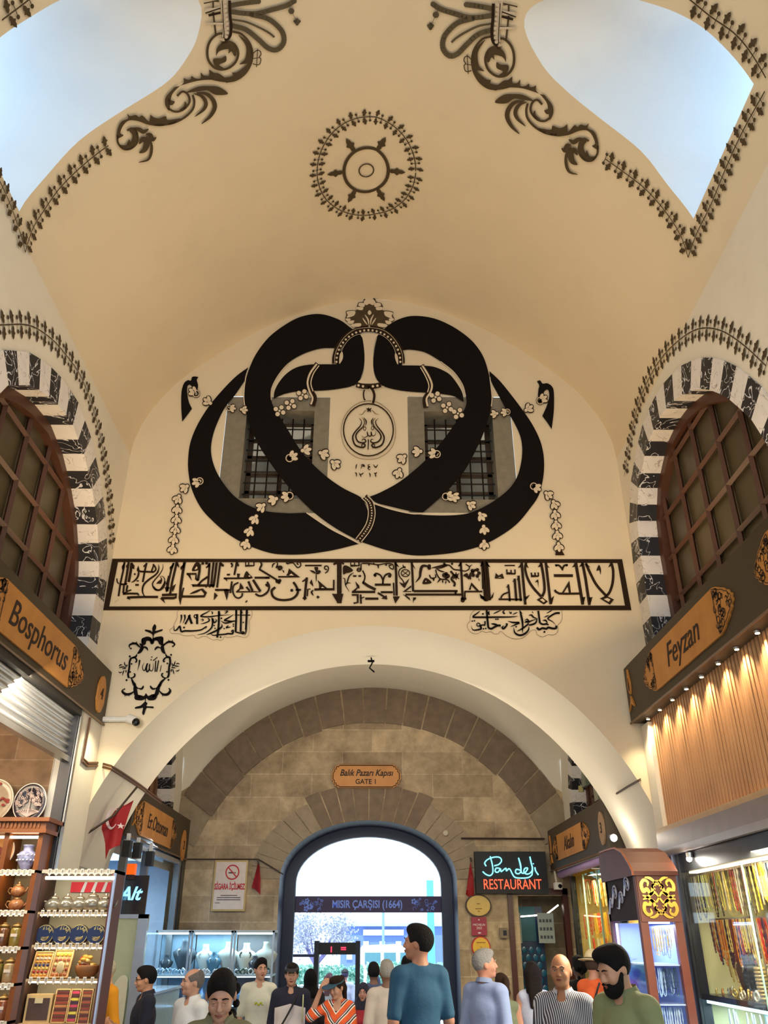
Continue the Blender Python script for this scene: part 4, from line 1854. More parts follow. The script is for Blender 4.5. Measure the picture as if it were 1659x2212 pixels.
# side arches: garland parallel to the striped arch
for side, out, wl in ((-1, OUT_L, wallL), (1, OUT_R, wallR)):
    sel = [Vector(p) for p in out if p[1] > 6.3]
    cy_ = 8.0
    q = []
    for i, p in enumerate(sel):
        a, b = sel[max(i - 1, 0)], sel[min(i + 1, len(sel) - 1)]
        t = (b - a).normalized()
        n = Vector((t.y, -t.x))
        if (p - Vector((cy_, 6.0))).dot(n) < 0:
            n = -n
        d = 0.20 + 0.12 * max(0, min(1, (p.y - 6.6)))
        q.append(p + n * d)
    q = [p for p in q if p.x < 10.17]
    mb = MB()
    garland(mb, crom(q, 6), 0.20, 0.14, lambda y, z, s_=side: (Vector((s_ * (HW - 0.012), y, z)) if z < 8.15 else vmap(s_of(s_, z), y, 0.012)), True, 0.2)
    mb.obj('leaf_garland', BROWNP, wl)

# medallion: wreath, ring with leaves
mc = unproj(791, 366)
mb = MB()
c0 = mc
ring = [Vector((c0.x + 0.69 * math.cos(t), c0.y - 0.02 + 0.80 * math.sin(t))) for t in [2 * PI * k / 60 for k in range(61)]]
garland(mb, ring, 0.162, 0.105, VM(), True, 0.2)
for rx, ry, w_ in ((0.31, 0.36, 0.045), (0.10, 0.105, 0.018)):
    P = [Vector((c0.x + rx * math.cos(t), c0.y + ry * math.sin(t))) for t in [2 * PI * k / 40 for k in range(41)]]
    v, f = stroke2(P, w_)
    mb.add([VM()(*q) for q in v], f, 0)
for k in range(6):
    a = k * PI / 3
    d = Vector((math.cos(a), math.sin(a) * 1.1)).normalized()
    st = Vector((c0.x + 0.31 * math.cos(a), c0.y + 0.36 * math.sin(a)))
    q = leafpts(st, d, 0.24, 0.055)
    mb.add([VM()(*x) for x in q], [tuple(x) for x in tri2(q)], 0)
me_ = mb.obj('medallion_painting', BROWNP, ceil)
me_['label'] = 'round leaf wreath with a six leaved ring painted on the vault crown'

# acanthus scrolls, bead strings and balustrade: drawn in the unrolled plane of the vault
SCROLL = '''
s22 1040 300 960 290 890 340 855 420 860 520 910 590 980 612 1050 595 1110 540 1130 460 1100 390 1040 362 980 375
q 930 490 940 420 990 370 1060 365 1110 410 1115 480 1095 490 1070 450 1040 470 1045 430 980 440 950 460
q 905 520 980 510 1020 490 1020 540 960 570 1000 600 930 590
s20 1080 272 1160 295 1230 370 1258 460 1245 560 1190 650 1110 705 1020 722
q 1130 300 1220 370 1255 470 1240 560 1200 560 1140 565 1190 520 1205 440 1190 380
q 1055 620 1075 640 1130 630 1230 560 1190 660 1110 715 1000 725 880 700 940 690 1080 670
q 870 615 910 640 960 650 1040 700 1120 700 1030 728 900 705 760 715 600 760 560 770 540 790 480 860 475 930 510 980 520 900 540 830 600 765 640 730 640 690 665 700 700 700 710 672 740 690 790 690 795 640 820 665 870 665
s20 500 960 560 990 630 975 690 910 680 840 630 810 580 850
q 500 870 530 890 560 900 540 930 505 925
q 600 975 640 940 650 900 670 930 650 970
q 660 820 760 770 860 760 960 770 1040 830 930 840 850 800 760 810
t40 750 820 840 830 900 880 920 950 880 1030 800 1100
t34 730 830 800 850 840 910 820 970 740 1035
s20 720 840 735 900 720 970 650 1040 550 1090 440 1110 380 1108
q 130 1010 160 1030 210 1020 240 1040 270 1025 330 1080 340 1020 370 1040 420 1050 480 1030 500 1065 620 1050 560 1095 440 1118 330 1110 230 1075 150 1070 100 1110 70 1180 100 1200 75 1220 40 1230 45 1150 80 1080 140 1050
s18 45 1200 50 1270 100 1325 170 1320 225 1260 220 1180 180 1140 130 1160
q 150 1160 210 1150 225 1210 210 1280 150 1330 90 1325 60 1290 120 1290 170 1250 180 1200
q 130 1280 150 1240 160 1270 140 1290
t40 190 1135 240 1150 280 1170 325 1145
t40 300 1190 340 1200 360 1240 395 1220
t56 240 1280 270 1240 310 1260 290 1330 240 1360
t26 300 1200 345 1270 350 1350 320 1420 235 1445
s9 1262 470 1300 440 1330 450 1335 480 1320 500 1335 520 1325 560 1300 570 1262 560
s7 1262 515 1320 505
s7 1305 425 1295 590
'''
STRINGS = [[(1075, 35), (1200, 15), (1330, 0)], [(1075, 95), (1200, 110), (1300, 110), (1420, 80), (1560, 40), (1640, -5)],
           [(1085, 220), (1200, 255), (1310, 340), (1400, 420), (1480, 435), (1540, 370), (1530, 280), (1460, 200), (1380, 150), (1250, 120)],
           [(1085, 165), (1200, 185), (1330, 240), (1410, 285), (1455, 320)]]
BAL = '''
l16 905 0 905 100 930 300
l12 820 20 960 -10
l14 845 198 1000 190
l10 905 0 960 5
'''
LIGHTP = '''
l34 830 85 960 70
s40 990 -10 1000 100 1015 220 1005 320
l20 840 200 995 200
t16 950 330 1000 350 990 325
'''
DARK2 = '''
l10 832 105 970 60
l22 860 125 970 100
s26 1050 -10 1055 120 1065 220 1055 310 1010 350
s7 985 -10 990 100 1000 250 1000 330
'''
# the left drawing and its mirror image on the right (picture coordinates are taken to the vault and fixed there)
mirr = lambda x, y: (x, y)
O9, S9 = (240, 0), 4.1475
O10, S10 = (900, 0), 3.95


def toR(x, y):
    # similarity fitted between the two drawings: big roll, small roll
    ax, ay, bx, by = 1060, 440, 130, 1230       # left anchors
    cx, cy, dx, dy = 655, 470, 1480, 1265       # right anchors
    sx = (dx - cx) / (bx - ax)
    sy = (dy - cy) / (by - ay)
    return cx + (x - ax) * sx, cy + (y - ay) * sy


class Flat:
    """collects 2-D shapes, then puts them on the vault"""
    pass


def vdraw(mb, spec, org, sc, layer, fx=None):
    def mp(u, v):
        q = unproj(u, v)
        return vmap(q.x, q.y, VO + layer * 0.003)
    draw(mb, spec, org, sc, mp, 0, fx)


for org, sc, fx in ((O9, S9, None), (O10, S10, toR)):
    m1, m2, m3, m4 = MB(), MB(), MB(), MB()
    vdraw(m1, SCROLL, org, sc, 1, fx)
    vdraw(m1, BAL, org, sc, 1, fx)
    vdraw(m2, LIGHTP, org, sc, 2, fx)
    vdraw(m3, DARK2, org, sc, 3, fx)
    for x, y in [(1008, 0), (1010, 40), (1014, 80), (1018, 120), (1022, 160), (1028, 200), (1030, 240), (1028, 280), (1020, 315)]:
        vdraw(m2, 'c16 %d %d' % (x, y), org, sc, 4, fx)
    for si, st in enumerate(STRINGS):
        P = resample2(crom(st, 6), 20 if si < 3 else 16)
        for j, p in enumerate(P):
            r = 24 if si < 3 else 11
            vdraw(m4, 'c%g %g %g' % (r, p.x, p.y), org, sc, 1 + 0.3 * (j % 2), fx)
    for x, y, r in ((1608, 88, 28), (1660, 185, 26), (1640, 180, 14), (1680, 180, 14), (1660, 165, 14), (1660, 205, 14)):
        vdraw(m4, 'c%g %g %g' % (r, x, y), org, sc, 1, fx)
    vdraw(m4, 's4 1590 50 1608 88 1660 185', org, sc, 1, fx)
    s1 = m1.obj('acanthus_scroll', BROWNP, ceil)
    s1['label'] = 'brown curling leaf scroll painted beside a high window'
    m2.obj('scroll_pale_paint', mat('pale_paint', (0.62, 0.52, 0.40), 0.85), s1)  # pale strokes and beads of the vault painting
    m3.obj('scroll_dark_paint', INKB, s1)  # dark strokes of the vault painting
    m4.obj('bead_string', GREYP, s1)
# pale halo strokes that follow the scroll edges
# tiny plaster marks on the end wall
hk = MB()
p0 = Vector((-0.03, D1B - 0.4, 5.50))
hk.tube([p0, p0 + Vector((0.02, 0, -0.08)), p0 + Vector((-0.02, 0, -0.16)), p0 + Vector((0.05, 0, -0.22))], 0.012, 6)
hk.box(p0.x - 0.05, p0.x + 0.05, p0.y - 0.01, p0.y + 0.01, p0.z - 0.07, p0.z - 0.04)
tag(hk.obj('ceiling_hook', INK), 'small black hook hanging from the crown of the wide arch', 'hook')
# =================================================================== FASCIAS AND SIGN BOARDS
FASC = mat('dark_olive_fascia', srgb(62, 50, 33), 0.55, scale=3, var=0.08)
SIGNW = mat('honey_wood', srgb(205, 142, 66), 0.5, scale=4, color2=srgb(160, 100, 40))
SIGND = mat('burnt_ink', srgb(38, 18, 8), 0.7, scale=4)
STEEL = mat('brushed_steel', (0.55, 0.53, 0.50), 0.32, 0.9, scale=20, var=0.1)
STEELD = mat('dark_metal', (0.035, 0.035, 0.04), 0.35, 0.6, scale=10)
WHITEP = M(225, 222, 214)
R3 = random.Random(11)


def sign_plate(par, side, xf, ya, yb, z0, z1, text, size, cap=0.30, seed=1, sx=1.0, gate=False):
    """wooden shop sign on a side wall; ya is the end that is left in the reading direction"""
    rd = random.Random(seed)
    s = 1 if yb > ya else -1
    H = (z1 - z0) / 2
    zc = (z0 + z1) / 2
    L = abs(yb - ya)

    def scal(t0):
        # lobed end cap
        P = []
        for k in range(25):
            t = -1 + 2 * k / 24
            r = cap * (1 - abs(t) ** 1.7) + 0.02 + 0.025 * abs(math.sin(k * PI / 3))
            P.append((r, t * H * 1.12))
        return P
    right = [(L - cap + r, z) for r, z in scal(0)]
    left = [(cap - r, -z) for r, z in scal(0)]
    poly = left + right
    mp = lambda off: (lambda p: (xf + (-side) * off, ya + s * p[0], zc + p[1]))
    mb = MB()
    mb.prism(poly, mp(0.0), mp(0.02))
    b = mb.obj('sign_board', SIGNW, par)
    f2 = lambda x, z: (xf - side * 0.024, ya + s * x, zc + z)
    for x0, sg in ((cap, -1), (L - cap, 1)):
        mb = MB()
        v, f = stroke2([Vector((x0, -H)), Vector((x0, H))], 0.012)
        mb.add([f2(*q) for q in v], f)
        for k in range(34):
            u = rd.uniform(0.0, 1)
            t = rd.uniform(-0.92, 0.92)
            r = cap * (1 - abs(t) ** 1.7) * u
            c = Vector((x0 + sg * r, t * H))
            a0 = rd.uniform(0, 6.28)
            rr = rd.uniform(0.018, 0.045) * (cap / 0.3)
            P = [c + Vector((rr * math.cos(a0 + j * 0.7), rr * math.sin(a0 + j * 0.7))) * (1 - 0.08 * j) for j in range(8)]
            v, f = stroke2(P, 0.011)
            mb.add([f2(*q) for q in v], f)
        P = [Vector((cap - r if sg < 0 else L - cap + r, (-z if sg < 0 else z))) for r, z in scal(0)]
        P = [p * 1.0 for p in P]
        v, f = stroke2([Vector((p.x - sg * 0.02, p.y * 0.94)) for p in P], 0.008)
        mb.add([f2(*q) for q in v], f)
        mb.obj('filigree', SIGND, b)
    if text:
        text_mesh(text, size, 'lettering', SIGND, b, (xf - side * 0.022, (ya + yb) / 2, zc), (0, s, 0), (0, 0, 1), depth=0.004, shear=0.25, sx=sx)
    return b


def fascia(side, xo, y0, y1, z0, z1, label, end_face=True):
    o = empty('shop_fascia', (side * (xo + 0.1), (y0 + y1) / 2, z0), label, 'fascia')
    mb = MB()
    xa, xb = sorted((side * xo, side * (HW - 0.01)))
    mb.box(xa, xb, y0, y1, z0, z1)
    mb.obj('panel', FASC, o)
    mb = MB()
    mb.tube([(side * (xo - 0.005), y0, z0), (side * (xo - 0.005), y1, z0)], 0.014, 6)
    mb.obj('edge_trim', M(120, 92, 60, 0.4, 0.3), o)
    return o


fL = fascia(-1, 3.35, -3.0, 10.18, 4.2, 4.87, 'long dark olive fascia board with wooden sign and number 4 above the left shop')
sign_plate(fL, -1, -3.348, 6.45, 9.12, 4.30, 4.72, 'Bosphorus', 0.36, 0.40, 3)
fR = fascia(1, 3.25, -3.0, 10.18, 4.24, 4.94, 'long dark olive fascia board with wooden sign above the slatted panel')
sign_plate(fR, 1, 3.248, 9.38, 6.78, 4.37, 4.79, 'Feyzan', 0.36, 0.36, 5)
sign_plate(fR, 1, 3.248, 6.22, 4.2, 4.37, 4.79, '', 0.30, 0.30, 6)
fL2 = fascia(-1, 3.35, 12.0, 15.9, 3.10, 3.77, 'dark fascia board with carved wooden sign in the left gate bay')
sign_plate(fL2, -1, -3.348, 12.15, 14.75, 3.18, 3.60, 'Er.Ottoman', 0.30, 0.34, 8, 0.9)
fR2 = fascia(1, 3.25, 11.92, 15.95, 2.92, 3.60, 'dark fascia board with carved wooden sign in the right gate bay')
sign_plate(fR2, 1, 3.248, 15.5, 12.9, 3.06, 3.42, 'Akalın', 0.30, 0.36, 9)


def number_plate(par, side, xf, y, z, txt, col=SIGNW, r=0.15):
    mb = MB()
    P = [(r * math.cos(2 * PI * k / 16) * (1 if k % 2 else 0.93), 1.5 * r * math.sin(2 * PI * k / 16)) for k in range(16)]
    mb.prism(P, lambda p: (xf, y + p[0], z + p[1]), lambda p: (xf - side * 0.022, y + p[0], z + p[1]))
    o = mb.obj('number_plate', col, par)
    if txt:
        text_mesh(txt, 0.2, 'numeral', SIGND, o, (xf - side * 0.026, y, z), (0, -side, 0), (0, 0, 1))
    return o


number_plate(fL, -1, -3.348, 9.86, 4.50, '4')
number_plate(fL2, -1, -3.348, 15.45, 3.30, '2', r=0.17)
number_plate(fR2, 1, 3.248, 12.1, 3.22, '3', M(150, 120, 88))


def tulip_plate(par, side, xf, y, z, k=1.0):
    mb = MB()
    f = lambda o: (lambda p: (xf - side * o, y - side * p[0] * k, z + p[1] * k))
    flame = [(p.x, p.y) for p in crom([Vector(q) for q in ((0, 0.0), (-0.055, 0.08), (-0.05, 0.18), (-0.02, 0.27), (0.0, 0.34), (0.03, 0.24), (0.05, 0.15), (0.04, 0.06))], 3, True)]
    mb.prism(flame, f(0), f(0.02))
    lamp = [(p.x, p.y) for p in crom([Vector(q) for q in ((-0.13, -0.20), (-0.02, -0.09), (0.0, -0.02), (0.05, -0.08), (0.10, -0.18), (0.03, -0.14), (-0.01, -0.12))], 3, True)]
    mb.prism(lamp, f(0), f(0.02))
    o = mb.obj('tulip_ornament', SIGNW, par)
    mb = MB()
    mb.prism([(a * 0.45, 0.04 + b * 0.55) for a, b in flame], f(0.022), f(0.024))
    mb.obj('inlay', SIGND, o)


tulip_plate(fR, 1, 3.248, 10.0, 4.56, 0.95)
tulip_plate(fL2, -1, -3.348, 11.85 + 0.3, 3.42, 0.9)
tulip_plate(fR2, 1, 3.248, 15.75, 3.2, 0.9)

# ---- roller shutter over the left shop ----
sh = empty('roller_shutter', (-3.45, 3.2, 3.6), 'half open silvery roller shutter under the left fascia', 'shutter')
mb = MB()
P = []
for k in range(34):
    z = 4.2 - 0.54 * k / 33
    P.append((-3.42 - 0.03 + 0.022 * math.sin(k * PI * 2 / 4.8), z))
for y in (-3, 9.38):
    mb.v += [(p[0], y, p[1]) for p in P]
for i in range(33):
    mb.f.append((i, i + 1, 34 + i + 1, 34 + i)); mb.mi.append(0)
mb.obj('slats', mat('shutter_metal', (0.62, 0.60, 0.56), 0.38, 0.75, scale=15), sh, True)
mb = MB()
mb.box(-3.48, -3.40, -3, 9.38, 3.60, 3.66)
mb.obj('bottom_rail', STEEL, sh)
mb = MB()
mb.box(-3.50, -3.36, -3, 9.38, 4.12, 4.2)
mb.obj('housing', M(45, 40, 34), sh)

po = empty('shop_post', (-3.45, 9.42, 0), 'black metal post with silver edge at the end of the left shop', 'post')
mb = MB(); mb.box(-3.5, -3.38, 9.36, 9.44, 0, 4.2); mb.obj('core', STEELD, po)
mb = MB(); mb.box(-3.375, -3.36, 9.40, 9.46, 0, 4.2); mb.obj('edge_strip', STEEL, po)

# back partition of the left shop (old stone), sides and ceiling
STONE_S = stone_mat('shop_stone', (0.33, 0.21, 0.12), (0.24, 0.14, 0.08), (0.36, 0.25, 0.16), 0.9, 0.28)
mb = MB(); mb.box(-6.5, -3.61, 9.46, 9.6, 0, 4.3)
tag(mb.obj('wall_shop_partition', STONE_S), 'rough brown stone partition behind the left shop shelves', None, None, 'structure')
mb = MB(); mb.box(-6.6, -6.5, -3, 9.6, 0, 4.3); mb.box(-6.5, -3.62, -3, 9.6, 4.12, 4.2)
tag(mb.obj('wall_shop_left', M(150, 120, 90)), 'warm brown inner wall and ceiling of the left shop', None, None, 'structure')
light('AREA', 'left_shop_lamp', (-4.6, 7.2, 3.9), (-4.3, 9.4, 2.3), 75, (1.0, 0.80, 0.55), 1.2, 1.2)
light('AREA', 'left_shop_front_lamp', (-3.2, 7.6, 4.0), (-3.0, 9.2, 1.8), 80, (1.0, 0.90, 0.74), 0.8, 0.5)

for sd_, y_, nm_ in ((-1, 9.46, 'left'), (1, 9.92, 'right')):
    mb = MB(); mb.box(*sorted((sd_ * 3.37, sd_ * 3.61)), y_, 10.19, 0, 4.2)
    tag(mb.obj('pillar', PLASTER_P), 'cream plastered pillar at the %s foot of the wide arch' % nm_, None, None, 'structure')
light('SPOT', 'pillar_lamp', (-3.0, 9.75, 4.1), (-3.4, 9.85, 3.0), 32, (1.0, 0.86, 0.55), 0.03, None, 2.2, 0.9)
light('SPOT', 'pillar_lamp', (3.15, 9.9, 4.1), (3.4, 10.05, 3.4), 14, (1.0, 0.86, 0.55), 0.03, None, 1.8, 0.9)
# ---- camera, pipes ----
sc_ = empty('security_camera', (-2.95, 10.1, 4.2), 'white tube security camera with black lens fixed under the left end of the end wall', 'camera')
mb = MB(); mb.tube([(-3.36, 10.14, 4.26), (-3.02, 10.12, 4.26)], 0.035, 10); mb.obj('arm', WHITEP, sc_)
mb = MB(); mb.tube([(-3.04, 10.12, 4.27), (-2.93, 10.10, 4.23)], 0.055, 14); mb.obj('housing', WHITEP, sc_)
mb = MB(); mb.ball((-2.92, 10.07, 4.21), 0.05, 12, 8); mb.obj('lens_dome', M(10, 10, 12, 0.1), sc_)


def soffit_pt(u, v):
    r = ray(u, v)
    # cylinder x^2 + (z-ZA)^2 = RA^2
    A = r.x ** 2 + r.z ** 2
    Bq = 2 * (r.z * (CAM.z - ZA))
    C2 = (CAM.z - ZA) ** 2 - RA * RA
    t = (-Bq + math.sqrt(Bq * Bq - 4 * A * C2)) / (2 * A)
    return CAM + r * t


cond = MB()
pl = [atX(195, 1550, -3.35), atX(186, 1600, -3.35), atX(179, 1638, -3.35), atX(190, 1648, -3.35), atX(215, 1648, -3.35)]
q = [soffit_pt(u, v) for u, v in ((236, 1652), (262, 1668), (300, 1694), (345, 1728))]
q = [Vector((p.x * 0.992, p.y, ZA + (p.z - ZA) * 0.992)) for p in q]
for d in (0, 0.035):
    cond.tube([Vector((p.x, p.y, p.z - d)) for p in pl] + [Vector((p.x, p.y, p.z - d)) for p in q], 0.014, 6)
tag(cond.obj('conduit', M(96, 62, 38, 0.5)), 'pair of thin brown conduits running down the left pillar and across the arch', 'conduit')
cond = MB()
pr = [atX(1368, 1580, 3.36), atX(1378, 1640, 3.36), atX(1391, 1679, 3.36)]
q = [soffit_pt(u, v) for u, v in ((1383, 1684), (1360, 1697), (1336, 1712))]
q = [Vector((p.x * 0.992, p.y, ZA + (p.z - ZA) * 0.992)) for p in q]
cond.tube(pr + q, 0.014, 6)
tag(cond.obj('conduit', M(70, 48, 40, 0.5)), 'single dark conduit bending round the foot of the arch on the right', 'conduit')

# =================================================================== LEFT DISPLAY SHELVES
SHW = mat('orange_brown_wood', srgb(150, 84, 28), 0.4, scale=5, color2=srgb(96, 48, 14))
cab = empty('shelf_cabinet', (-4.2, 9.25, 0), 'tall brown wooden shelf cabinet with carved cornice against the stone partition', 'cabinet')
cx0, cx1 = -5.2, -3.42
yb_, yf_ = 9.44, 9.06
mb = MB(); mb.box(cx0, cx1, yb_ - 0.03, yb_, 0, 2.80); mb.obj('back_panel', M(170, 150, 110), cab)
for x in (cx0, -4.35, -3.80, cx1 - 0.03):
    mb = MB(); mb.box(x - 0.02, x + 0.03, yf_, yb_ - 0.03, 0, 2.82); mb.obj('upright', SHW, cab)
mb = MB(); mb.box(cx0 - 0.02, cx1 + 0.04, yf_ - 0.06, yb_, 2.82, 2.86); mb.box(cx0 - 0.02, cx1 + 0.02, yf_ - 0.03, yb_, 2.86, 2.93); mb.box(cx0 - 0.04, cx1 + 0.06, yf_ - 0.08, yb_, 2.93, 2.97)
for k in range(44):
    x = cx0 + 0.04 * k
    mb.box(x, x + 0.018, yf_ - 0.045, yf_ - 0.03, 2.865, 2.92)
mb.obj('cornice', SHW, cab)
SZ = [2.47, 2.10, 1.78, 1.47, 1.16, 0.8]
for z in SZ:
    mb = MB(); mb.box(cx0, cx1, yf_, yb_ - 0.03, z - 0.025, z); mb.obj('shelf', SHW, cab)
    mb = MB(); mb.box(cx0 + 0.02, cx1 - 0.02, yf_ - 0.012, yf_ - 0.002, z - 0.03, z); mb.obj('price_rail', M(230, 220, 200, 0.3), cab)
mb = MB(); mb.box(-3.78, cx1 - 0.05, yf_ + 0.04, yf_ + 0.07, 2.775, 2.80); mb.obj('light_strip', E(255, 240, 210, 9), cab)
mb = MB(); mb.box(-4.33, -3.83, yf_ + 0.04, yf_ + 0.07, 2.775, 2.80); mb.obj('light_strip', E(255, 225, 180, 3), cab)
for z in SZ[:-1]:
    mb = MB(); mb.box(cx0 + 0.05, cx1 - 0.06, yf_ + 0.03, yf_ + 0.05, z - 0.038, z - 0.027); mb.obj('light_strip', E(255, 235, 200, 24), cab)

case = empty('display_case', (-2.75, 8.6, 0), 'lit display case of glass teapots and blue tins before the left pillar', 'display case')
dx0, dx1, dyf, dyb = -3.10, -2.46, 8.42, 8.78
mb = MB(); mb.box(dx0, dx1, dyb - 0.02, dyb, 0, 2.43); mb.obj('back_panel', M(200, 186, 150), case)
mb = MB(); mb.box(dx0 - 0.025, dx0, dyf, dyb, 0, 2.43); mb.obj('side_panel', M(60, 34, 22), case)
mb = MB(); mb.box(dx1, dx1 + 0.02, dyf, dyb, 0, 2.43); mb.obj('side_panel', M(96, 52, 44), case)
mb = MB(); mb.box(dx1 + 0.02, dx1 + 0.035, dyf - 0.02, dyf + 0.02, 0, 2.40); mb.obj('edge_strip', M(190, 200, 225, 0.3, 0.5), case)
mb = MB(); mb.box(dx0 - 0.025, dx1 + 0.02, dyf - 0.01, dyb, 2.40, 2.43); mb.obj('top_panel', M(200, 190, 170), case)
DZ = [2.07, 1.80, 1.53, 1.19]
for z in DZ:
    mb = MB(); mb.box(dx0, dx1, dyf, dyb - 0.02, z - 0.02, z); mb.obj('shelf', M(196, 170, 130, 0.3), case)
mb = MB(); mb.box(dx0 + 0.02, dx1 + 0.03, dyf - 0.02, dyf + 0.0, 2.345, 2.37); mb.obj('light_strip', E(255, 248, 235, 22), case)
for z in DZ:
    mb = MB(); mb.box(dx0 + 0.02, dx1 - 0.01, dyf + 0.02, dyf + 0.035, z - 0.032, z - 0.021); mb.obj('light_strip', E(255, 238, 205, 28), case)
mb = MB(); mb.box(dx0 + 0.16, dx1, dyb - 0.04, dyb - 0.022, 2.25, 2.34); bn = mb.obj('banner_strip', M(222, 20, 36), case)
mb = MB()
for k in range(4):
    x = dx0 + 0.26 + k * 0.1
    mb.add([(x, dyb - 0.043, 2.25), (x + 0.035, dyb - 0.043, 2.25), (x + 0.055, dyb - 0.043, 2.34), (x + 0.03, dyb - 0.043, 2.34)], [(0, 1, 2, 3)])
mb.obj('banner_lettering', WHITEP, bn)

# price tags: little cards with a heart, one object each
TAGM = M(246, 238, 222, 0.35)
HEART = M(200, 60, 50)


def price_card(x, y, z, w, h, label, group, kind):
    mb = MB()
    mb.box(-w / 2, w / 2, -0.002, 0.002, -h, 0)
    if kind == 'heart':
        P = [(0, -h * 1.25), (-w * 0.42, -h * 0.85), (-w * 0.42, -h * 0.6), (0, -h * 0.75), (w * 0.42, -h * 0.6), (w * 0.42, -h * 0.85)]
        mb.prism(P, lambda p: (p[0], 0.003, p[1]), lambda p: (p[0], -0.003, p[1]))
    o = mb.obj('price_tag', TAGM)
    o.location = (x, y, z)
    tag(o, label, 'price tag', group)
    mb = MB()
    for j in range(3):
        mb.box(-w * 0.3, w * 0.3, -0.0035, -0.0025, -h * (0.3 + 0.2 * j), -h * (0.22 + 0.2 * j))
    a = mb.obj('print', M(90, 50, 40), None)
    a.parent = o
    return o


def tag_row(x0, x1, y, z, n, label, group, kind, w=0.03, h=0.05):
    src = price_card(x0, y, z, w, h, label, group, kind)
    for k in range(1, n):
        c = copy_tree(src)
        c.location = (x0 + (x1 - x0) * k / (n - 1), y, z)


rown = ['row under the top light strip', 'row below the clear glass teapots', 'row below the blue caviar tins', 'row below the trays and the basket']
for i, (z, n_) in enumerate(((2.425, 10), (2.075, 11), (1.805, 10), (1.535, 9))):
    tag_row(dx0 + 0.05, dx1 - 0.04, dyf - 0.016, z + 0.012, n_, 'white heart price tag, %s' % rown[i], 'tags, ' + rown[i], 'heart')
for i, z in enumerate(SZ[:5]):
    nm = ['under the blue and white jar', 'under the red and gold teapots', 'under the first pair of tea jars', 'under the second row of tea jars', 'near the foot'][i]
    tag_row(-3.76, -3.48, yf_ - 0.02, z + 0.005, 6, 'small white cabinet price tag %s' % nm, 'cabinet tags ' + nm, 'plain', 0.035, 0.06)

# ---- goods on the display case ----
TEAG = mat('teapot_glass', (0.26, 0.23, 0.17), 0.08, 0.35, scale=6, var=0.15, coat=0.6)


def teapot(x, y, z, s, m, lid_m, label, group, knob=None):
    o = empty('teapot', (x, y, z), label, 'teapot', group)
    mb = MB(); mb.lathe([(0.045 * s, 0), (0.078 * s, 0.02 * s), (0.092 * s, 0.055 * s), (0.085 * s, 0.09 * s), (0.055 * s, 0.118 * s), (0.046 * s, 0.122 * s)], (x, y, z), 18)
    mb.obj('body', m, o, True)
    mb = MB(); mb.lathe([(0.05 * s, 0.12 * s), (0.044 * s, 0.138 * s), (0.02 * s, 0.152 * s), (0.008 * s, 0.156 * s), (0.014 * s, 0.17 * s), (0.004 * s, 0.18 * s)], (x, y, z), 14)
    mb.obj('lid', lid_m, o, True)
    mb = MB(); mb.tube([(x + 0.075 * s, y, z + 0.045 * s), (x + 0.11 * s, y, z + 0.07 * s), (x + 0.125 * s, y, z + 0.115 * s)], [0.017 * s, 0.012 * s, 0.007 * s], 8)
    mb.obj('spout', m, o, True)
    mb = MB(); mb.tube([(x - 0.07 * s, y, z + 0.10 * s), (x - 0.115 * s, y, z + 0.10 * s), (x - 0.13 * s, y, z + 0.065 * s), (x - 0.10 * s, y, z + 0.03 * s), (x - 0.075 * s, y, z + 0.03 * s)], 0.007 * s, 6)
    mb.obj('handle', lid_m, o, True)
    return o


METL = mat('warm_metal', (0.60, 0.50, 0.34), 0.25, 0.8, scale=9)
wd = (dx1 - dx0)
for k, nm in enumerate(('leftmost of five', 'second of five', 'middle one of five', 'fourth of five', 'rightmost of five')):
    teapot(dx0 + 0.09 + k * 0.122, dyf + 0.12, DZ[0], 0.92 if k != 3 else 1.05, TEAG, METL, 'clear glass teapot, %s on the top shelf of the display case' % nm, 'glass teapots in the display case')
NAVYT = mat('navy_tin', (0.006, 0.014, 0.07), 0.35, 0.2, scale=8)
GOLDT = mat('gold_print', (0.62, 0.50, 0.20), 0.35, 0.5, scale=8)
for k in range(4):
    x = dx0 + 0.07 + k * 0.158
    y = dyf + 0.10
    r = 0.083
    z = DZ[1] + r
    o = empty('caviar_tin', (x, y, DZ[1]), 'round navy and gold caviar tin standing on edge, %s of four' % ('leftmost', 'second', 'third', 'rightmost')[k], 'tin', 'caviar tins')
    mb = MB(); mb.tube([(x - 0.01, y + 0.06, z), (x, y - 0.02, z)], r, 28); mb.obj('can', NAVYT, o)
    mb = MB(); P = [Vector((x + r * 0.95 * math.cos(t), y - 0.024, z + r * 0.95 * math.sin(t))) for t in [2 * PI * j / 28 for j in range(29)]]
    mb.tube(P, 0.004, 5, cap=False); mb.obj('rim', GOLDT, o)
    text_parts = 'CAVIAR'
    for j, ch_ in enumerate(text_parts):
        a = PI * 0.86 - j * 0.42
        text_mesh(ch_, 0.042, 'lettering', GOLDT, o, (x + 0.055 * math.cos(a), y - 0.022, z + 0.055 * math.sin(a)), (math.sin(a), 0, -math.cos(a)), (math.cos(a), 0, math.sin(a)), depth=0.001, bold=0.0006)
    mb = MB()
    for j in range(3):
        P = [Vector((x + 0.04 * math.cos(t), y - 0.0215, z - 0.012 + (0.035 - 0.012 * j) * math.sin(t))) for t in [PI + PI * q / 8 for q in range(9)]]
        mb.tube(P, 0.0025, 4)
    mb.obj('emblem', GOLDT, o)


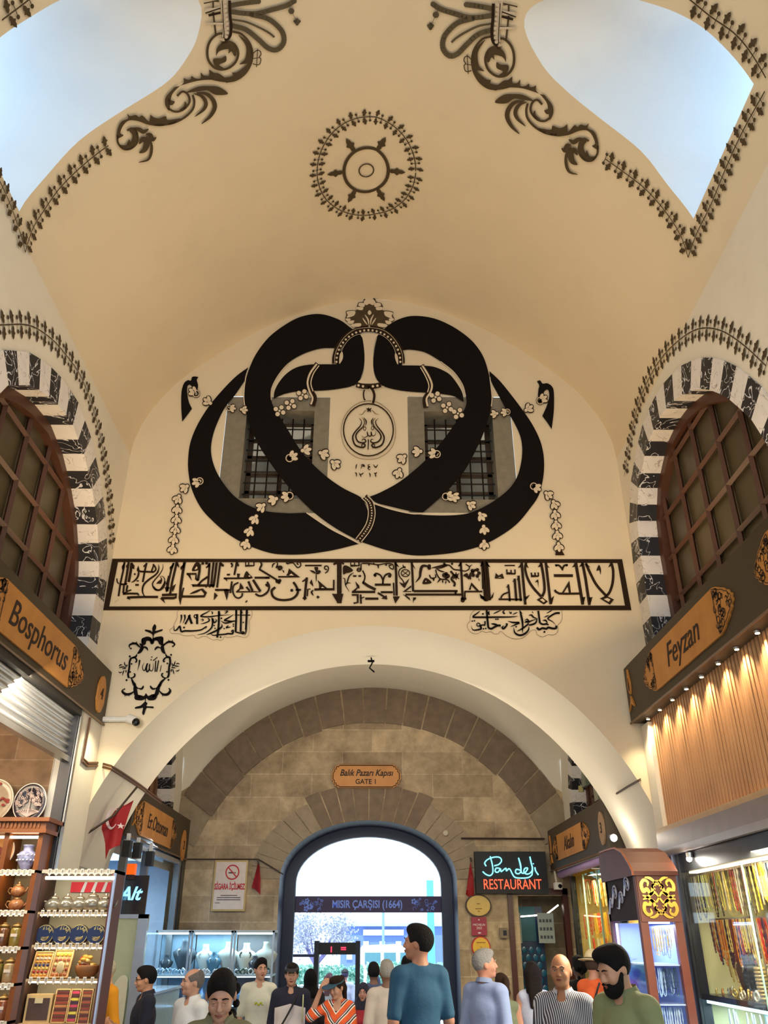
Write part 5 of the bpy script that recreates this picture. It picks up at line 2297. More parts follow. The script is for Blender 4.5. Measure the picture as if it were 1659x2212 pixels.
def sweet_tray(x, y, z, w, h, rows, cols_, label, tilt=0.35, name='sweet_tray', vertical=False):
    """shallow wooden tray leaning back, with rows of sweets"""
    o = empty(name, (x, y, z), label, 'tray', 'trays of sweets in the display case')
    ct, st = math.cos(tilt), math.sin(tilt)
    f = lambda a, b, c: (x + a, y + b * st - c * ct, z + b * ct + c * st)
    mb = MB()
    def bx(a0, a1, b0, b1, c0, c1, m_):
        vs = [f(a, b, c) for a in (a0, a1) for b in (b0, b1) for c in (c0, c1)]
        m_.add(vs, [(0, 1, 3, 2), (4, 6, 7, 5), (0, 4, 5, 1), (2, 3, 7, 6), (0, 2, 6, 4), (1, 5, 7, 3)])
    bx(-w / 2, w / 2, 0, h, 0, 0.008, mb)
    for a, b in ((-w / 2, -w / 2 + 0.008), (w / 2 - 0.008, w / 2)):
        bx(a, b, 0, h, 0, 0.03, mb)
    for a, b in ((0, 0.008), (h - 0.008, h)):
        bx(-w / 2, w / 2, a, b, 0, 0.03, mb)
    mb.obj('tray', M(216, 176, 116), o)
    for r in range(rows):
        c = cols_[r % len(cols_)]
        mb = MB()
        b0 = 0.012 + (h - 0.024) * r / rows
        b1 = 0.012 + (h - 0.024) * (r + 0.72) / rows
        if vertical:
            bx(-w / 2 + 0.014, w / 2 - 0.014, b0, b1, 0.008, 0.026, mb)
            mb.add([f(-w / 2 + 0.014, b0, 0.027), f(-w / 2 + 0.014, b1, 0.027), f(-w / 2 + 0.004, (b0 + b1) / 2, 0.027)], [(0, 1, 2)])
            mb.obj('sweet_roll', M(*c, 0.4), o)
        else:
            n = 4
            for j in range(n):
                a0 = -w / 2 + 0.014 + (w - 0.028) * j / n
                p = f(a0 + (w - 0.028) / n * 0.4, (b0 + b1) / 2, 0.02)
                mb.ball(p, ((w - 0.028) / n * 0.42, 0.01, (b1 - b0) * 0.5), 8, 5)
            mb.obj('sweet_row', M(*c, 0.4), o, True)
    return o


sweet_tray(dx0 + 0.10, dyf + 0.05, DZ[2], 0.17, 0.22, 7, [(226, 150, 40), (170, 30, 30), (236, 200, 90), (30, 50, 110), (226, 150, 40), (220, 200, 180)], 'wooden tray of colourful round sweets at the left of the middle shelf')
t_ = sweet_tray(dx0 + 0.28, dyf + 0.04, DZ[2], 0.17, 0.235, 5, [(190, 110, 60), (150, 60, 40), (236, 216, 160), (196, 120, 90), (220, 200, 60)], 'wooden tray with a small wooden scoop in the middle of the shelf')
mb = MB(); mb.ball((dx0 + 0.29, dyf + 0.0, DZ[2] + 0.09), (0.034, 0.015, 0.05), 12, 8); mb.obj('scoop', M(224, 200, 150), t_, True)
bk = empty('gift_basket', (dx0 + 0.50, dyf + 0.12, DZ[2]), 'round wicker basket of wrapped sweets under crackling film on the middle shelf', 'basket')
mb = MB(); mb.lathe([(0.06, 0), (0.10, 0.05), (0.112, 0.10), (0.105, 0.105)], (dx0 + 0.50, dyf + 0.12, DZ[2]), 20); mb.obj('basket', M(140, 88, 44), bk, True)
for k in range(16):
    a, r = R3.uniform(0, 6.28), R3.uniform(0.01, 0.085)
    mb = MB(); mb.ball((dx0 + 0.50 + r * math.cos(a), dyf + 0.10 + r * 0.6 * math.sin(a), DZ[2] + 0.10 + R3.uniform(0, 0.09) * (1 - r * 6)), (0.03, 0.022, 0.02), 7, 5)
    mb.obj('wrapped_sweet', M(*R3.choice([(196, 150, 60), (226, 200, 120), (120, 60, 30), (190, 60, 40), (230, 220, 190)]), 0.3), bk, True)
ROL = [(150, 60, 40), (110, 40, 30), (176, 80, 50), (96, 34, 28), (190, 120, 70)]
wb = empty('wooden_gift_box', (dx0 + 0.15, dyf + 0.10, DZ[3]), 'pale wooden gift box with a dark window in its lid on the lowest shelf', 'box')
mb = MB(); mb.box(dx0 + 0.02, dx0 + 0.25, dyf + 0.05, dyf + 0.16, DZ[3], DZ[3] + 0.22); mb.obj('box', M(222, 188, 130), wb)
mb = MB(); mb.box(dx0 + 0.04, dx0 + 0.23, dyf + 0.044, dyf + 0.05, DZ[3] + 0.02, DZ[3] + 0.19); mb.obj('lid_window', M(84, 60, 50, 0.2), wb)
mb = MB(); mb.box(dx0 + 0.10, dx0 + 0.17, dyf + 0.038, dyf + 0.044, DZ[3] + 0.15, DZ[3] + 0.19); mb.obj('label', M(224, 206, 160), wb)
sweet_tray(dx0 + 0.34, dyf + 0.04, DZ[3], 0.13, 0.26, 9, ROL, 'narrow wooden tray of brown fruit rolls right of the gift box', 0.15, vertical=True)
sweet_tray(dx0 + 0.455, dyf + 0.04, DZ[3], 0.09, 0.26, 9, [(200, 60, 90), (70, 30, 60), (220, 200, 70), (90, 40, 40)], 'narrow tray of purple and yellow rolls on the lowest shelf', 0.15, vertical=True)
sweet_tray(dx0 + 0.56, dyf + 0.04, DZ[3] - 0.04, 0.10, 0.30, 11, ROL, 'rightmost tall tray of brown fruit rolls on the lowest shelf', 0.1, vertical=True)
for k in range(4):
    sweet_tray(dx0 + 0.07 + k * 0.14, dyf - 0.10, 1.0, 0.12, 0.20, 6, ROL, 'wooden tray of dark rolls in the front row, %s' % ('first from the left', 'second from the left', 'third from the left', 'fourth from the left')[k], 0.5, vertical=True)
mb = MB(); mb.box(dx0 - 0.02, dx1 - 0.03, dyf - 0.22, dyf - 0.012, 0.0, 1.0)
tag(mb.obj('counter_block', M(120, 90, 60)), 'low wooden counter holding the front row of roll trays', 'counter')

# ---- goods on the wooden cabinet ----
def disc_plate(x, y, z, rx, rz, base, rim, label, motif, seed):
    o = empty('decorative_plate', (x, y, z - rz), label, 'plate', None)
    mb = MB()
    N = 36
    prof = [(1.0, 0.0), (0.94, -0.012), (0.70, 0.006), (0.0, 0.008)]
    vs = []
    for r, d in prof:
        vs += [(x + rx * r * math.cos(2 * PI * k / N), y + d, z + rz * r * math.sin(2 * PI * k / N)) for k in range(N)]
    fs = []
    for i in range(3):
        fs += [(i * N + k, i * N + (k + 1) % N, (i + 1) * N + (k + 1) % N, (i + 1) * N + k) for k in range(N)]
    mb.add(vs, fs)
    mb.add([(v[0], v[1] + 0.012, v[2]) for v in vs[:N]], [tuple(range(N))])
    mb.obj('dish', base, o, True)
    rd = random.Random(seed)
    mb = MB(); mb.tube([(x + rx * math.cos(2 * PI * k / N), y - 0.004, z + rz * math.sin(2 * PI * k / N)) for k in range(N + 1)], 0.007, 5, cap=False); mb.obj('rim', rim, o)
    m1 = MB()
    if motif == 'tree':
        m1.tube([(x, y - 0.016, z - rz * 0.7), (x, y - 0.016, z + rz * 0.8)], 0.004, 4)
        for k in range(70):
            a, r = rd.uniform(-0.35, PI + 0.35), math.sqrt(rd.uniform(0.02, 0.72))
            c = (x + rx * r * math.cos(a), y - 0.016, z + rz * r * math.sin(a) * 0.95)
            P = [(c[0] + 0.011 * math.cos(2 * PI * j / 8), c[1], c[2] + 0.011 * math.sin(2 * PI * j / 8)) for j in range(9)]
            m1.tube(P, 0.0028, 4, cap=False)
        for k in range(12):
            a = PI * (k + 0.5) / 12
            m1.tube([(x, y - 0.016, z - rz * 0.75), (x + rx * 0.5 * math.cos(a), y - 0.016, z - rz * 0.55 + rz * 0.25 * math.sin(a)), (x + rx * 0.72 * math.cos(a), y - 0.016, z - rz * 0.5 + rz * 0.12 * math.sin(a))], 0.004, 4)
        m1.obj('painted_blossom', M(230, 205, 195), o)
    elif motif == 'floral':
        for k in range(26):
            a, r = rd.uniform(0, 6.28), rd.uniform(0.2, 0.85)
            m1.ball((x + rx * r * math.cos(a), y - 0.014, z + rz * r * math.sin(a)), (0.022, 0.003, 0.014), 7, 4)
        m1.obj('painted_blossom', M(150, 40, 30), o)
    else:
        m1.ball((x, y - 0.014, z - rz * 0.05), (rx * 0.42, 0.004, rz * 0.22), 12, 5)
        m1.ball((x, y - 0.014, z + rz * 0.1), (rx * 0.2, 0.004, rz * 0.18), 12, 5)
        for k in (-0.6, -0.4, 0.4, 0.6):
            m1.tube([(x + rx * k, y - 0.014, z - rz * 0.2), (x + rx * k, y - 0.014, z + rz * 0.3)], 0.004, 4)
        m1.obj('painted_mosque', M(120, 40, 24), o)
        m2 = MB(); m2.ball((x, y - 0.013, z - rz * 0.55), (rx * 0.72, 0.003, rz * 0.22), 14, 5); m2.obj('painted_water', M(40, 30, 34), o)
    return o


disc_plate(-3.73, 9.32, 3.16, 0.175, 0.20, mat('plate_dark', srgb(52, 44, 52), 0.2, scale=10), M(225, 205, 190, 0.2), 'dark oval plate painted with a tree of white blossoms on top of the cabinet', 'tree', 4)
disc_plate(-4.13, 9.30, 3.18, 0.22, 0.22, mat('plate_cream', srgb(190, 168, 140), 0.2, scale=14), M(225, 205, 180, 0.2), 'round red flowered plate on the cabinet, cut by the picture edge', 'floral', 5)
disc_plate(-3.90, 9.20, 2.66, 0.15, 0.155, mat('plate_orange', srgb(226, 140, 70), 0.15, scale=3, color2=srgb(240, 190, 130)), M(240, 220, 190, 0.2), 'orange sunset plate with a painted mosque in the upper cabinet', 'mosque', 6)

BLUEW = mat('blue_white_ceramic', srgb(36, 44, 128), 0.2, scale=26, color2=srgb(200, 205, 230))
v_ = empty('ceramic_vase', (-3.60, 9.20, SZ[0]), 'blue and white patterned vase on the top right cabinet shelf', 'vase')
mb = MB(); mb.lathe([(0.045, 0), (0.05, 0.02), (0.085, 0.08), (0.10, 0.13), (0.085, 0.175), (0.05, 0.195), (0.052, 0.23), (0.06, 0.25)], (-3.60, 9.20, SZ[0]), 24); mb.obj('body', BLUEW, v_, True)
mb = MB()
for k in range(16):
    a = 2 * PI * k / 16
    for z, r in ((0.10, 0.096), (0.15, 0.096)):
        mb.ball((-3.60 + r * math.cos(a), 9.20 + r * math.sin(a), SZ[0] + z), 0.011, 6, 4)
mb.obj('pattern', M(225, 228, 240, 0.2), v_, True)
u_ = empty('covered_urn', (-3.97, 9.20, SZ[1]), 'dark covered urn with golden lid on the left cabinet column', 'urn')
mb = MB(); mb.lathe([(0.05, 0), (0.085, 0.04), (0.10, 0.12), (0.095, 0.19), (0.06, 0.21)], (-3.97, 9.20, SZ[1]), 20); mb.obj('body', M(48, 30, 26, 0.3), u_, True)
mb = MB(); mb.lathe([(0.065, 0.21), (0.055, 0.235), (0.02, 0.26), (0.008, 0.28), (0.012, 0.30), (0.0, 0.31)], (-3.97, 9.20, SZ[1]), 16); mb.obj('lid', METL, u_, True)
REDG = mat('red_gold_ceramic', srgb(196, 150, 96), 0.2, scale=30, color2=srgb(120, 30, 24))
teapot(-3.62, 9.18, SZ[1] + 0.13, 0.78, REDG, M(190, 140, 90, 0.3, 0.5), 'upper red and gold painted teapot of the two stacked on the cabinet shelf', 'painted teapots')
teapot(-3.61, 9.18, SZ[1], 0.85, REDG, M(190, 140, 90, 0.3, 0.5), 'lower red and gold painted teapot of the two stacked on the cabinet shelf', 'painted teapots')
GOODS = [(150, 130, 60), (110, 70, 40), (176, 150, 110), (120, 110, 50), (150, 90, 60), (190, 170, 120)]


def tea_jar(x, y, z, s, col, label, group):
    o = empty('tea_jar', (x, y, z), label, 'jar', group)
    mb = MB(); mb.lathe([(0.052 * s, 0), (0.056 * s, 0.01), (0.056 * s, 0.14 * s), (0.045 * s, 0.155 * s)], (x, y, z), 16); mb.obj('glass', mat('jar_glass', srgb(*col), 0.12, scale=40, var=0.25, coat=0.5), o, True)
    mb = MB(); mb.lathe([(0.048 * s, 0.155 * s), (0.05 * s, 0.175 * s), (0.02 * s, 0.185 * s), (0.012 * s, 0.2 * s)], (x, y, z), 14); mb.obj('lid', M(150, 120, 70, 0.3, 0.5), o, True)
    mb = MB(); mb.box(x - 0.03 * s, x + 0.03 * s, y - 0.060 * s, y - 0.0575 * s, z + 0.08 * s, z + 0.105 * s); mb.obj('label', M(222, 206, 190), o)
    return o


for r_, (z, nm) in enumerate(((SZ[2], 'first'), (SZ[3], 'second'), (SZ[4], 'third'), (SZ[5], 'lowest'))):
    for c_, x in enumerate((-3.55, -3.68, -3.92, -4.06)):
        tea_jar(x, 9.17, z, 1.08, GOODS[(r_ * 2 + c_) % 6], 'labelled glass tea jar on the %s jar shelf of the cabinet, %s column' % (nm, ('rightmost', 'second', 'third', 'fourth')[c_]), 'tea jars on the cabinet')

# =================================================================== LEFT GATE BAY SHOP
LBX = -3.42
sf = empty('glazed_shopfront', (LBX, 13.9, 0), 'blue lit glass shop front with grey metal frame in the left gate bay', 'shop front')
for y in (12.12, 13.3, 15.55):
    mb = MB(); mb.box(LBX - 0.05, LBX + 0.05, y - 0.05, y + 0.05, -0.3, 3.05); mb.obj('frame_post', M(120, 124, 128, 0.35, 0.6), sf)
mb = MB(); mb.box(LBX - 0.05, LBX + 0.05, 15.7, 15.95, -0.3, 3.1); mb.obj('frame_post', M(60, 62, 66, 0.35, 0.6), sf)
mb = MB(); mb.box(LBX - 0.03, LBX + 0.03, 12.1, 15.7, 3.0, 3.07); mb.obj('top_rail', M(205, 208, 214, 0.3, 0.6), sf)
mb = MB(); mb.box(LBX - 0.005, LBX + 0.005, 12.15, 15.6, 0.9, 3.0); mb.obj('pane', GLASS, sf)
mb = MB(); mb.box(-5.6, -5.5, 11.9, 16, -0.3, 3.3); mb.box(-5.5, -3.62, 15.9, 16, -0.3, 3.3); mb.box(-5.5, -3.62, 11.8, 11.9, -0.3, 3.3); mb.box(-5.5, -3.62, 11.9, 16, 3.1, 3.2)
tag(mb.obj('wall_bay_shop', M(190, 204, 220)), 'pale inner walls of the blue lit shop in the left gate bay', None, None, 'structure')
mb = MB(); mb.box(-5.2, -3.8, 12.4, 15.4, 3.05, 3.09)
tag(mb.obj('ceiling_light_panel', E(150, 205, 255, 3.6)), 'blue white ceiling light panel inside the left gate bay shop', 'light')
bx = empty('mirrored_cabinet', (-5.3, 14, 0), 'dark cabinet with mirrored doors at the back of the left gate bay shop', 'cabinet')
mb = MB(); mb.box(-5.48, -5.2, 12.2, 15.6, -0.2, 2.3); mb.obj('body', M(60, 62, 80), bx)
for k in range(4):
    mb = MB(); mb.box(-5.2, -5.19, 12.3 + 0.82 * k, 13.0 + 0.82 * k, 0.9, 2.2); mb.obj('door', M(120, 160, 200, 0.15, 0.5), bx)
for k, (u, v) in enumerate(((275, 1830), (297, 1834), (324, 1852))):
    p = atX(u, v, -3.30)
    o = empty('hanging_speaker', (p.x, p.y, p.z), 'black box speaker under the left gate bay fascia, %s of three' % ('leftmost', 'middle', 'rightmost')[k], 'speaker', 'speakers under the left gate bay fascia')
    mb = MB(); mb.box(p.x - 0.05, p.x + 0.05, p.y - 0.07, p.y + 0.07, p.z - 0.12, p.z + 0.08); mb.obj('cabinet', M(22, 22, 24), o)
    mb = MB(); mb.box(p.x - 0.02, p.x + 0.02, p.y - 0.03, p.y + 0.03, p.z + 0.08, 3.11); mb.obj('bracket', M(210, 210, 212), o)
# neon sign on dark panel and orange box
pn_ = atY(285, 1945, 12.6)
ng = empty('neon_sign', (pn_.x, 12.6, pn_.z - 0.3), 'dark hanging panel with light blue glowing lettering in the left gate bay', 'sign')
mb = MB(); mb.box(pn_.x - 0.26, pn_.x + 0.20, 12.6, 12.63, pn_.z - 0.48, pn_.z + 0.32); mb.obj('board', mat('brown_panel', srgb(66, 50, 30), 0.2, scale=3, color2=srgb(24, 22, 40)), ng)
NB = E(120, 205, 255, 3.0)
text_mesh('Alt', 0.24, 'lettering', NB, ng, (pn_.x - 0.04, 12.59, pn_.z + 0.08), (1, 0, 0), (0, 0, 1), depth=0.006, shear=0.3, bold=0.004)
text_mesh('SUN', 0.12, 'lettering', NB, ng, (pn_.x + 0.06, 12.59, pn_.z - 0.23), (1, 0, 0), (0, 0, 1), depth=0.006, bold=0.002)
text_mesh('Öz', 0.10, 'lettering', NB, ng, (pn_.x - 0.2, 12.59, pn_.z - 0.28), (1, 0, 0), (0, 0, 1), depth=0.006, shear=0.2)
text_mesh('PJ', 0.11, 'lettering', NB, ng, (pn_.x - 0.2, 12.59, pn_.z + 0.26), (1, 0, 0), (0, 0, 1), depth=0.006, shear=0.2)
p = atY(284, 1878, 12.55)
ob = empty('warning_beacon', (p.x, p.y, p.z - 0.1), 'orange lamp box hanging above the blue glowing lettering', 'lamp')
mb = MB(); mb.box(p.x - 0.06, p.x + 0.06, p.y - 0.05, p.y + 0.05, p.z - 0.07, p.z + 0.07); mb.obj('lamp_shade', mat('orange_lamp', srgb(240, 100, 10), 0.4, emit=srgb(255, 90, 0), estr=0.9), ob)
mb = MB(); mb.box(p.x - 0.05, p.x + 0.05, p.y - 0.05, p.y + 0.05, p.z - 0.13, p.z - 0.07); mb.obj('base', M(60, 30, 20), ob)
light('AREA', 'bay_shop_lamp', (-4.4, 13.9, 2.95), (-4.2, 13.6, 1), 110, (0.62, 0.82, 1.0), 1.5, 2.5)
gc = empty('glass_counter', (-3.3, 12.9, 0), 'frosted green glass counter with metal edge at the left gate bay', 'counter')
mb = MB(); mb.box(-3.40, -3.05, 12.3, 15.0, -0.3, 1.15); mb.obj('body', M(170, 186, 178, 0.2), gc)
mb = MB(); mb.box(-3.41, -3.02, 12.25, 15.05, 1.15, 1.18); mb.obj('worktop', M(210, 222, 226, 0.15, 0.3), gc)
mir = empty('mirror_column', (-3.3, 12.4, 0), 'tall mirrored glass column with pale frame beside the display case', 'mirror')
pa, pb = atY(247, 1975, 12.0), atY(322, 1975, 12.0)
mb = MB(); mb.box(pa.x, pb.x, 12.0, 12.05, -0.2, pa.z); mb.obj('panel', mat('mirror_green', srgb(170, 190, 160), 0.12, 0.5, scale=2, color2=srgb(220, 230, 215)), mir)
mb = MB(); mb.box(pb.x - 0.13, pb.x, 11.97, 12.0, -0.2, pa.z); mb.box(pa.x, pb.x, 11.97, 12.0, pa.z - 0.05, pa.z)
mb.obj('frame', M(176, 192, 222, 0.25, 0.5), mir)
mb = MB(); P = crom([Vector((pb.x - 0.32, 11.95, 0.9)), Vector((pb.x - 0.34, 11.95, 1.25)), Vector((pb.x - 0.25, 11.95, 1.42)), Vector((pb.x - 0.16, 11.95, 1.38)), Vector((pb.x - 0.15, 11.95, 1.0)), Vector((pb.x - 0.16, 11.95, 0.85))], 4)
mb.prism([(q.x, q.z) for q in P], lambda q: (q[0], 11.96, q[1]), lambda q: (q[0], 11.93, q[1]))
tag(mb.obj('oval_mirror', M(226, 226, 206, 0.1, 0.2)), 'pale rounded table mirror in front of the mirrored column', 'mirror')

# flags
def flag(nm_label, pole, poly, Y, crescent=None, tone=(150, 6, 18)):
    o = empty('flag', pole[0], nm_label, 'flag')
    mb = MB(); mb.tube(pole, 0.014, 8); mb.obj('pole', M(70, 56, 46, 0.4, 0.5), o)
    # cloth: vertical-fold sheet from the outline
    P3 = [atY(u, v, Y) for u, v in poly]
    fz = lambda x, z: Y + 0.05 * math.sin(x * 26) + 0.02 * math.sin(z * 11)
    pl_ = densify([(p.x, p.z) for p in P3], 0.05)
    ob_ = sheet([(p.x, p.y) for p in pl_], [], lambda x, z: Vector((x, fz(x, z), z)), 0.05, 'cloth', M(*tone, 0.7), True, None)
    ob_.parent = o
    ob_.matrix_parent_inverse = wmat(o).inverted()
    if crescent:
        c = atY(*crescent, Y)
        mb = MB()
        A = []
        for k in range(14):
            t = 0.6 + 5.0 * k / 13
            A.append((c.x + 0.09 * math.cos(t), c.z + 0.13 * math.sin(t)))
        Bk = [(c.x + 0.015 + 0.072 * math.cos(0.6 + 5.0 * k / 13), c.z + 0.105 * math.sin(0.6 + 5.0 * k / 13)) for k in range(13, -1, -1)]
        mb.add([(x, fz(x, z) - 0.012, z) for x, z in A + Bk], [(i, i + 1, 26 - i, 27 - i) for i in range(13)])
        s_ = [(c.x + 0.12 + (0.04 if k % 2 == 0 else 0.016) * math.cos(PI / 2 + k * PI / 5), c.z - 0.09 + (0.04 if k % 2 == 0 else 0.016) * math.sin(PI / 2 + k * PI / 5)) for k in range(10)]
        mb.add([(x, fz(x, z) - 0.012, z) for x, z in s_], [tuple(t) for t in tri2(s_)])
        mb.obj('crescent_and_star', M(236, 214, 214), ob_)
    return o


flag('large red flag with white crescent hanging from a slanted pole by the left pillar', [atY(160, 1820, 10.6), atY(245, 1762, 10.75), atY(296, 1700, 10.9)],
     [(222, 1775), (256, 1748), (288, 1728), (276, 1760), (264, 1795), (258, 1826), (246, 1832), (238, 1836), (228, 1858), (224, 1820), (219, 1790)], 10.85, (243, 1768))
mb = MB(); q = atY(160, 1820, 10.6); mb.tube([q + Vector((0, 0.02, -0.08)), q + Vector((0, 0.02, 0.08))], 0.02, 8)
mb.tube([q, q + Vector((-0.12, 0.25, 0))], 0.012, 6)
tag(mb.obj('flag_bracket', M(50, 40, 34, 0.4, 0.6)), 'small dark iron bracket holding the flag pole on the left pillar', 'bracket')
flag('small folded red flag hanging right of the no smoking notice', [atY(556, 1855, 15.9), atY(560, 1868, 15.9)], [(557, 1862), (543, 1918), (550, 1920), (563, 1933), (564, 1900), (561, 1870)], 15.9)
flag('narrow folded red flag left of the black neon sign', [atY(1016, 1852, 15.9), atY(1018, 1862, 15.9)], [(1017, 1860), (1006, 1932), (1014, 1938), (1024, 1934), (1022, 1895)], 15.9)
# =================================================================== ON THE STONE GATE WALL
YW = D2 - 0.05


def wq(u, v, off=0.0):
    return atY(u, v, YW - off)


# wooden gate name board
gs = empty('gate_sign', wq(791, 1677), 'carved wooden plaque with the gate name and number above the gate', 'sign')
c = wq(791, 1677)
w_, h_ = 0.655, 0.215
P = []
for sx_, sz_ in ((1, 1), (1, -1), (-1, -1), (-1, 1)):
    q = [(0.80, 1.0), (0.84, 0.86), (0.90, 0.88), (0.90, 0.66), (0.96, 0.62), (0.95, 0.42), (1.0, 0.30)]
    q = q if sx_ * sz_ > 0 else q[::-1]
    P += [(c.x + a * w_ * sx_, c.z + b * h_ * sz_) for a, b in q]
mb = MB(); mb.prism(P, lambda p: (p[0], YW + 0.03, p[1]), lambda p: (p[0], YW - 0.03, p[1])); b_ = mb.obj('board', SIGNW, gs)
mb = MB(); mb.tube([(p[0] * 1.0 + (c.x - p[0]) * 0.04, YW - 0.032, p[1] + (c.z - p[1]) * 0.08) for p in P + P[:1]], 0.008, 4); mb.obj('border', SIGND, gs)
text_mesh('Balık Pazarı Kapısı', 0.165, 'lettering', SIGND, gs, (c.x, YW - 0.031, c.z + 0.055), (1, 0, 0), (0, 0, 1), shear=0.3, sx=0.84, bold=0.003)
text_mesh('GATE 1', 0.125, 'lettering', SIGND, gs, (c.x, YW - 0.031, c.z - 0.105), (1, 0, 0), (0, 0, 1), bold=0.002)

# no smoking notice
ns = empty('no_smoking_notice', wq(497, 1912), 'white framed no smoking notice reading SIGARA IÇILMEZ in red', 'notice')
q = [wq(463, 1857), wq(537, 1858), wq(530, 1968), wq(457, 1967)]
x0, x1 = -2.84, -2.24
z0, z1 = 2.27, 3.10
mb = MB(); mb.box(x0, x1, YW, YW + 0.03, z0, z1); mb.obj('frame', M(190, 160, 96, 0.4), ns)
mb = MB(); mb.box(x0 + 0.03, x1 - 0.03, YW - 0.005, YW, z0 + 0.03, z1 - 0.03); sheet_ = mb.obj('sheet', M(222, 206, 196), ns)
REDI = M(190, 20, 34)
mb = MB()
cc = ((x0 + x1) / 2 + 0.03, z1 - 0.20)
P = [Vector((cc[0] + 0.115 * math.cos(t), cc[1] + 0.115 * math.sin(t))) for t in [2 * PI * k / 30 for k in range(31)]]
v, f = stroke2(P, 0.022); mb.add([(a[0], YW - 0.008, a[1]) for a in v], f)
v, f = stroke2([Vector((cc[0] - 0.08, cc[1] + 0.08)), Vector((cc[0] + 0.08, cc[1] - 0.08))], 0.02); mb.add([(a[0], YW - 0.0085, a[1]) for a in v], f)
mb.obj('prohibition_ring', REDI, ns)
mb = MB(); mb.box(cc[0] - 0.07, cc[0] + 0.03, YW - 0.007, YW - 0.006, cc[1] - 0.02, cc[1]); mb.box(cc[0] + 0.04, cc[0] + 0.06, YW - 0.007, YW - 0.006, cc[1] - 0.02, cc[1]); mb.obj('cigarette', M(20, 16, 16), ns)
text_mesh('SİGARA İÇİLMEZ', 0.13, 'lettering', REDI, ns, ((x0 + x1) / 2, YW - 0.006, z1 - 0.44), (1, 0, 0), (0, 0, 1), sx=0.53, bold=0.004)
mb = MB()
for k, w in enumerate((0.30, 0.42, 0.42)):
    mb.box((x0 + x1) / 2 - w / 2, (x0 + x1) / 2 + w / 2, YW - 0.007, YW - 0.006, z1 - 0.585 - 0.035 * k, z1 - 0.572 - 0.035 * k)
mb.box(x0 + 0.06, x0 + 0.15, YW - 0.007, YW - 0.006, z1 - 0.705, z1 - 0.695)
mb.obj('small_print', M(60, 50, 60), ns)

# cables on the stone
mb = MB(); mb.tube([wq(386, 1856), wq(470, 1856), wq(558, 1856), wq(585, 1872), wq(612, 1889)], 0.012, 6)
tag(mb.obj('wall_cable', M(62, 44, 32)), 'dark cable running level then down to the gate arch on the left', 'cable')
mb = MB(); mb.tube([wq(996, 1811), wq(1176, 1812)], 0.018, 6)
tag(mb.obj('wall_pipe', M(58, 40, 32)), 'straight dark pipe above the black neon sign', 'pipe')
mb = MB(); a = wq(962, 1800); mb.tube([a, a + Vector((0, -0.05, 0))], 0.045, 12); mb.tube([a + Vector((0, -0.03, 0)), a + Vector((0, -0.06, 0))], 0.025, 10)
tag(mb.obj('cable_eyelet', M(200, 190, 170)), 'small pale round eyelet on the gate ring, upper right', 'eyelet')
for u, v, s in ((330, 1868, 1), (365, 1867, 1.2)):
    a = wq(u + 20, v, 0.02)
    mb = MB(); mb.box(a.x - 0.07 * s, a.x + 0.07 * s, a.y - 0.05, a.y + 0.04, a.z - 0.05, a.z + 0.03)
    tag(mb.obj('junction_box', M(206, 196, 180) if s == 1 else M(90, 70, 52)), 'small %s junction box under the end of the left gate bay fascia' % ('pale' if s == 1 else 'brown'), 'junction box')

# neon restaurant sign
rs = empty('neon_sign', wq(1100, 1885), 'black sign with cyan handwritten neon above the red neon word RESTAURANT', 'sign')
mb = MB(); mb.box(1.86, 3.15, YW - 0.14, YW, 2.55, 3.24); mb.obj('board', mat('sign_black', (0.006, 0.006, 0.008), 0.6, scale=4), rs)
NC = E(120, 225, 240, 2.6)
NO, NSc = (780, 1480), 3.1904
def npt(x, y):
    return atY(NO[0] + x / NSc, NO[1] + y / NSc, YW - 0.165)
for k, st in enumerate(([(890, 1180), (905, 1240), (908, 1290), (890, 1312), (862, 1305), (838, 1285)],
                        [(862, 1248), (852, 1225), (875, 1200), (920, 1185), (955, 1188), (968, 1210), (950, 1235), (918, 1245)],
                        [(955, 1262), (930, 1262), (925, 1285), (945, 1288), (960, 1265), (965, 1285), (985, 1270), (998, 1262), (1002, 1280), (1018, 1265), (1030, 1275), (1042, 1300), (1062, 1325), (1110, 1330), (1155, 1325), (1180, 1305)],
                        [(1098, 1275), (1070, 1270), (1065, 1292), (1085, 1300), (1102, 1280), (1095, 1230), (1085, 1190)],
                        [(1085, 1190), (1100, 1240), (1105, 1290), (1125, 1295), (1140, 1280), (1148, 1262), (1130, 1262), (1122, 1285), (1140, 1302), (1165, 1295), (1180, 1270), (1172, 1220), (1163, 1182)],
                        [(1163, 1182), (1172, 1225), (1182, 1262), (1178, 1305)],
                        [(1198, 1255), (1203, 1280), (1222, 1308)], [(1186, 1228), (1188, 1234)])):
    mb = MB(); mb.tube(crom([npt(*q) for q in st], 5) if len(st) > 2 else [npt(*q) for q in st], 0.0115, 6); mb.obj('neon_tube', NC, rs)
text_mesh('RESTAURANT', 0.235, 'neon_lettering', E(255, 84, 50, 2.4), rs, (2.51, YW - 0.15, 2.69), (1, 0, 0), (0, 0, 1), depth=0.006, sx=0.72, bold=-0.001)

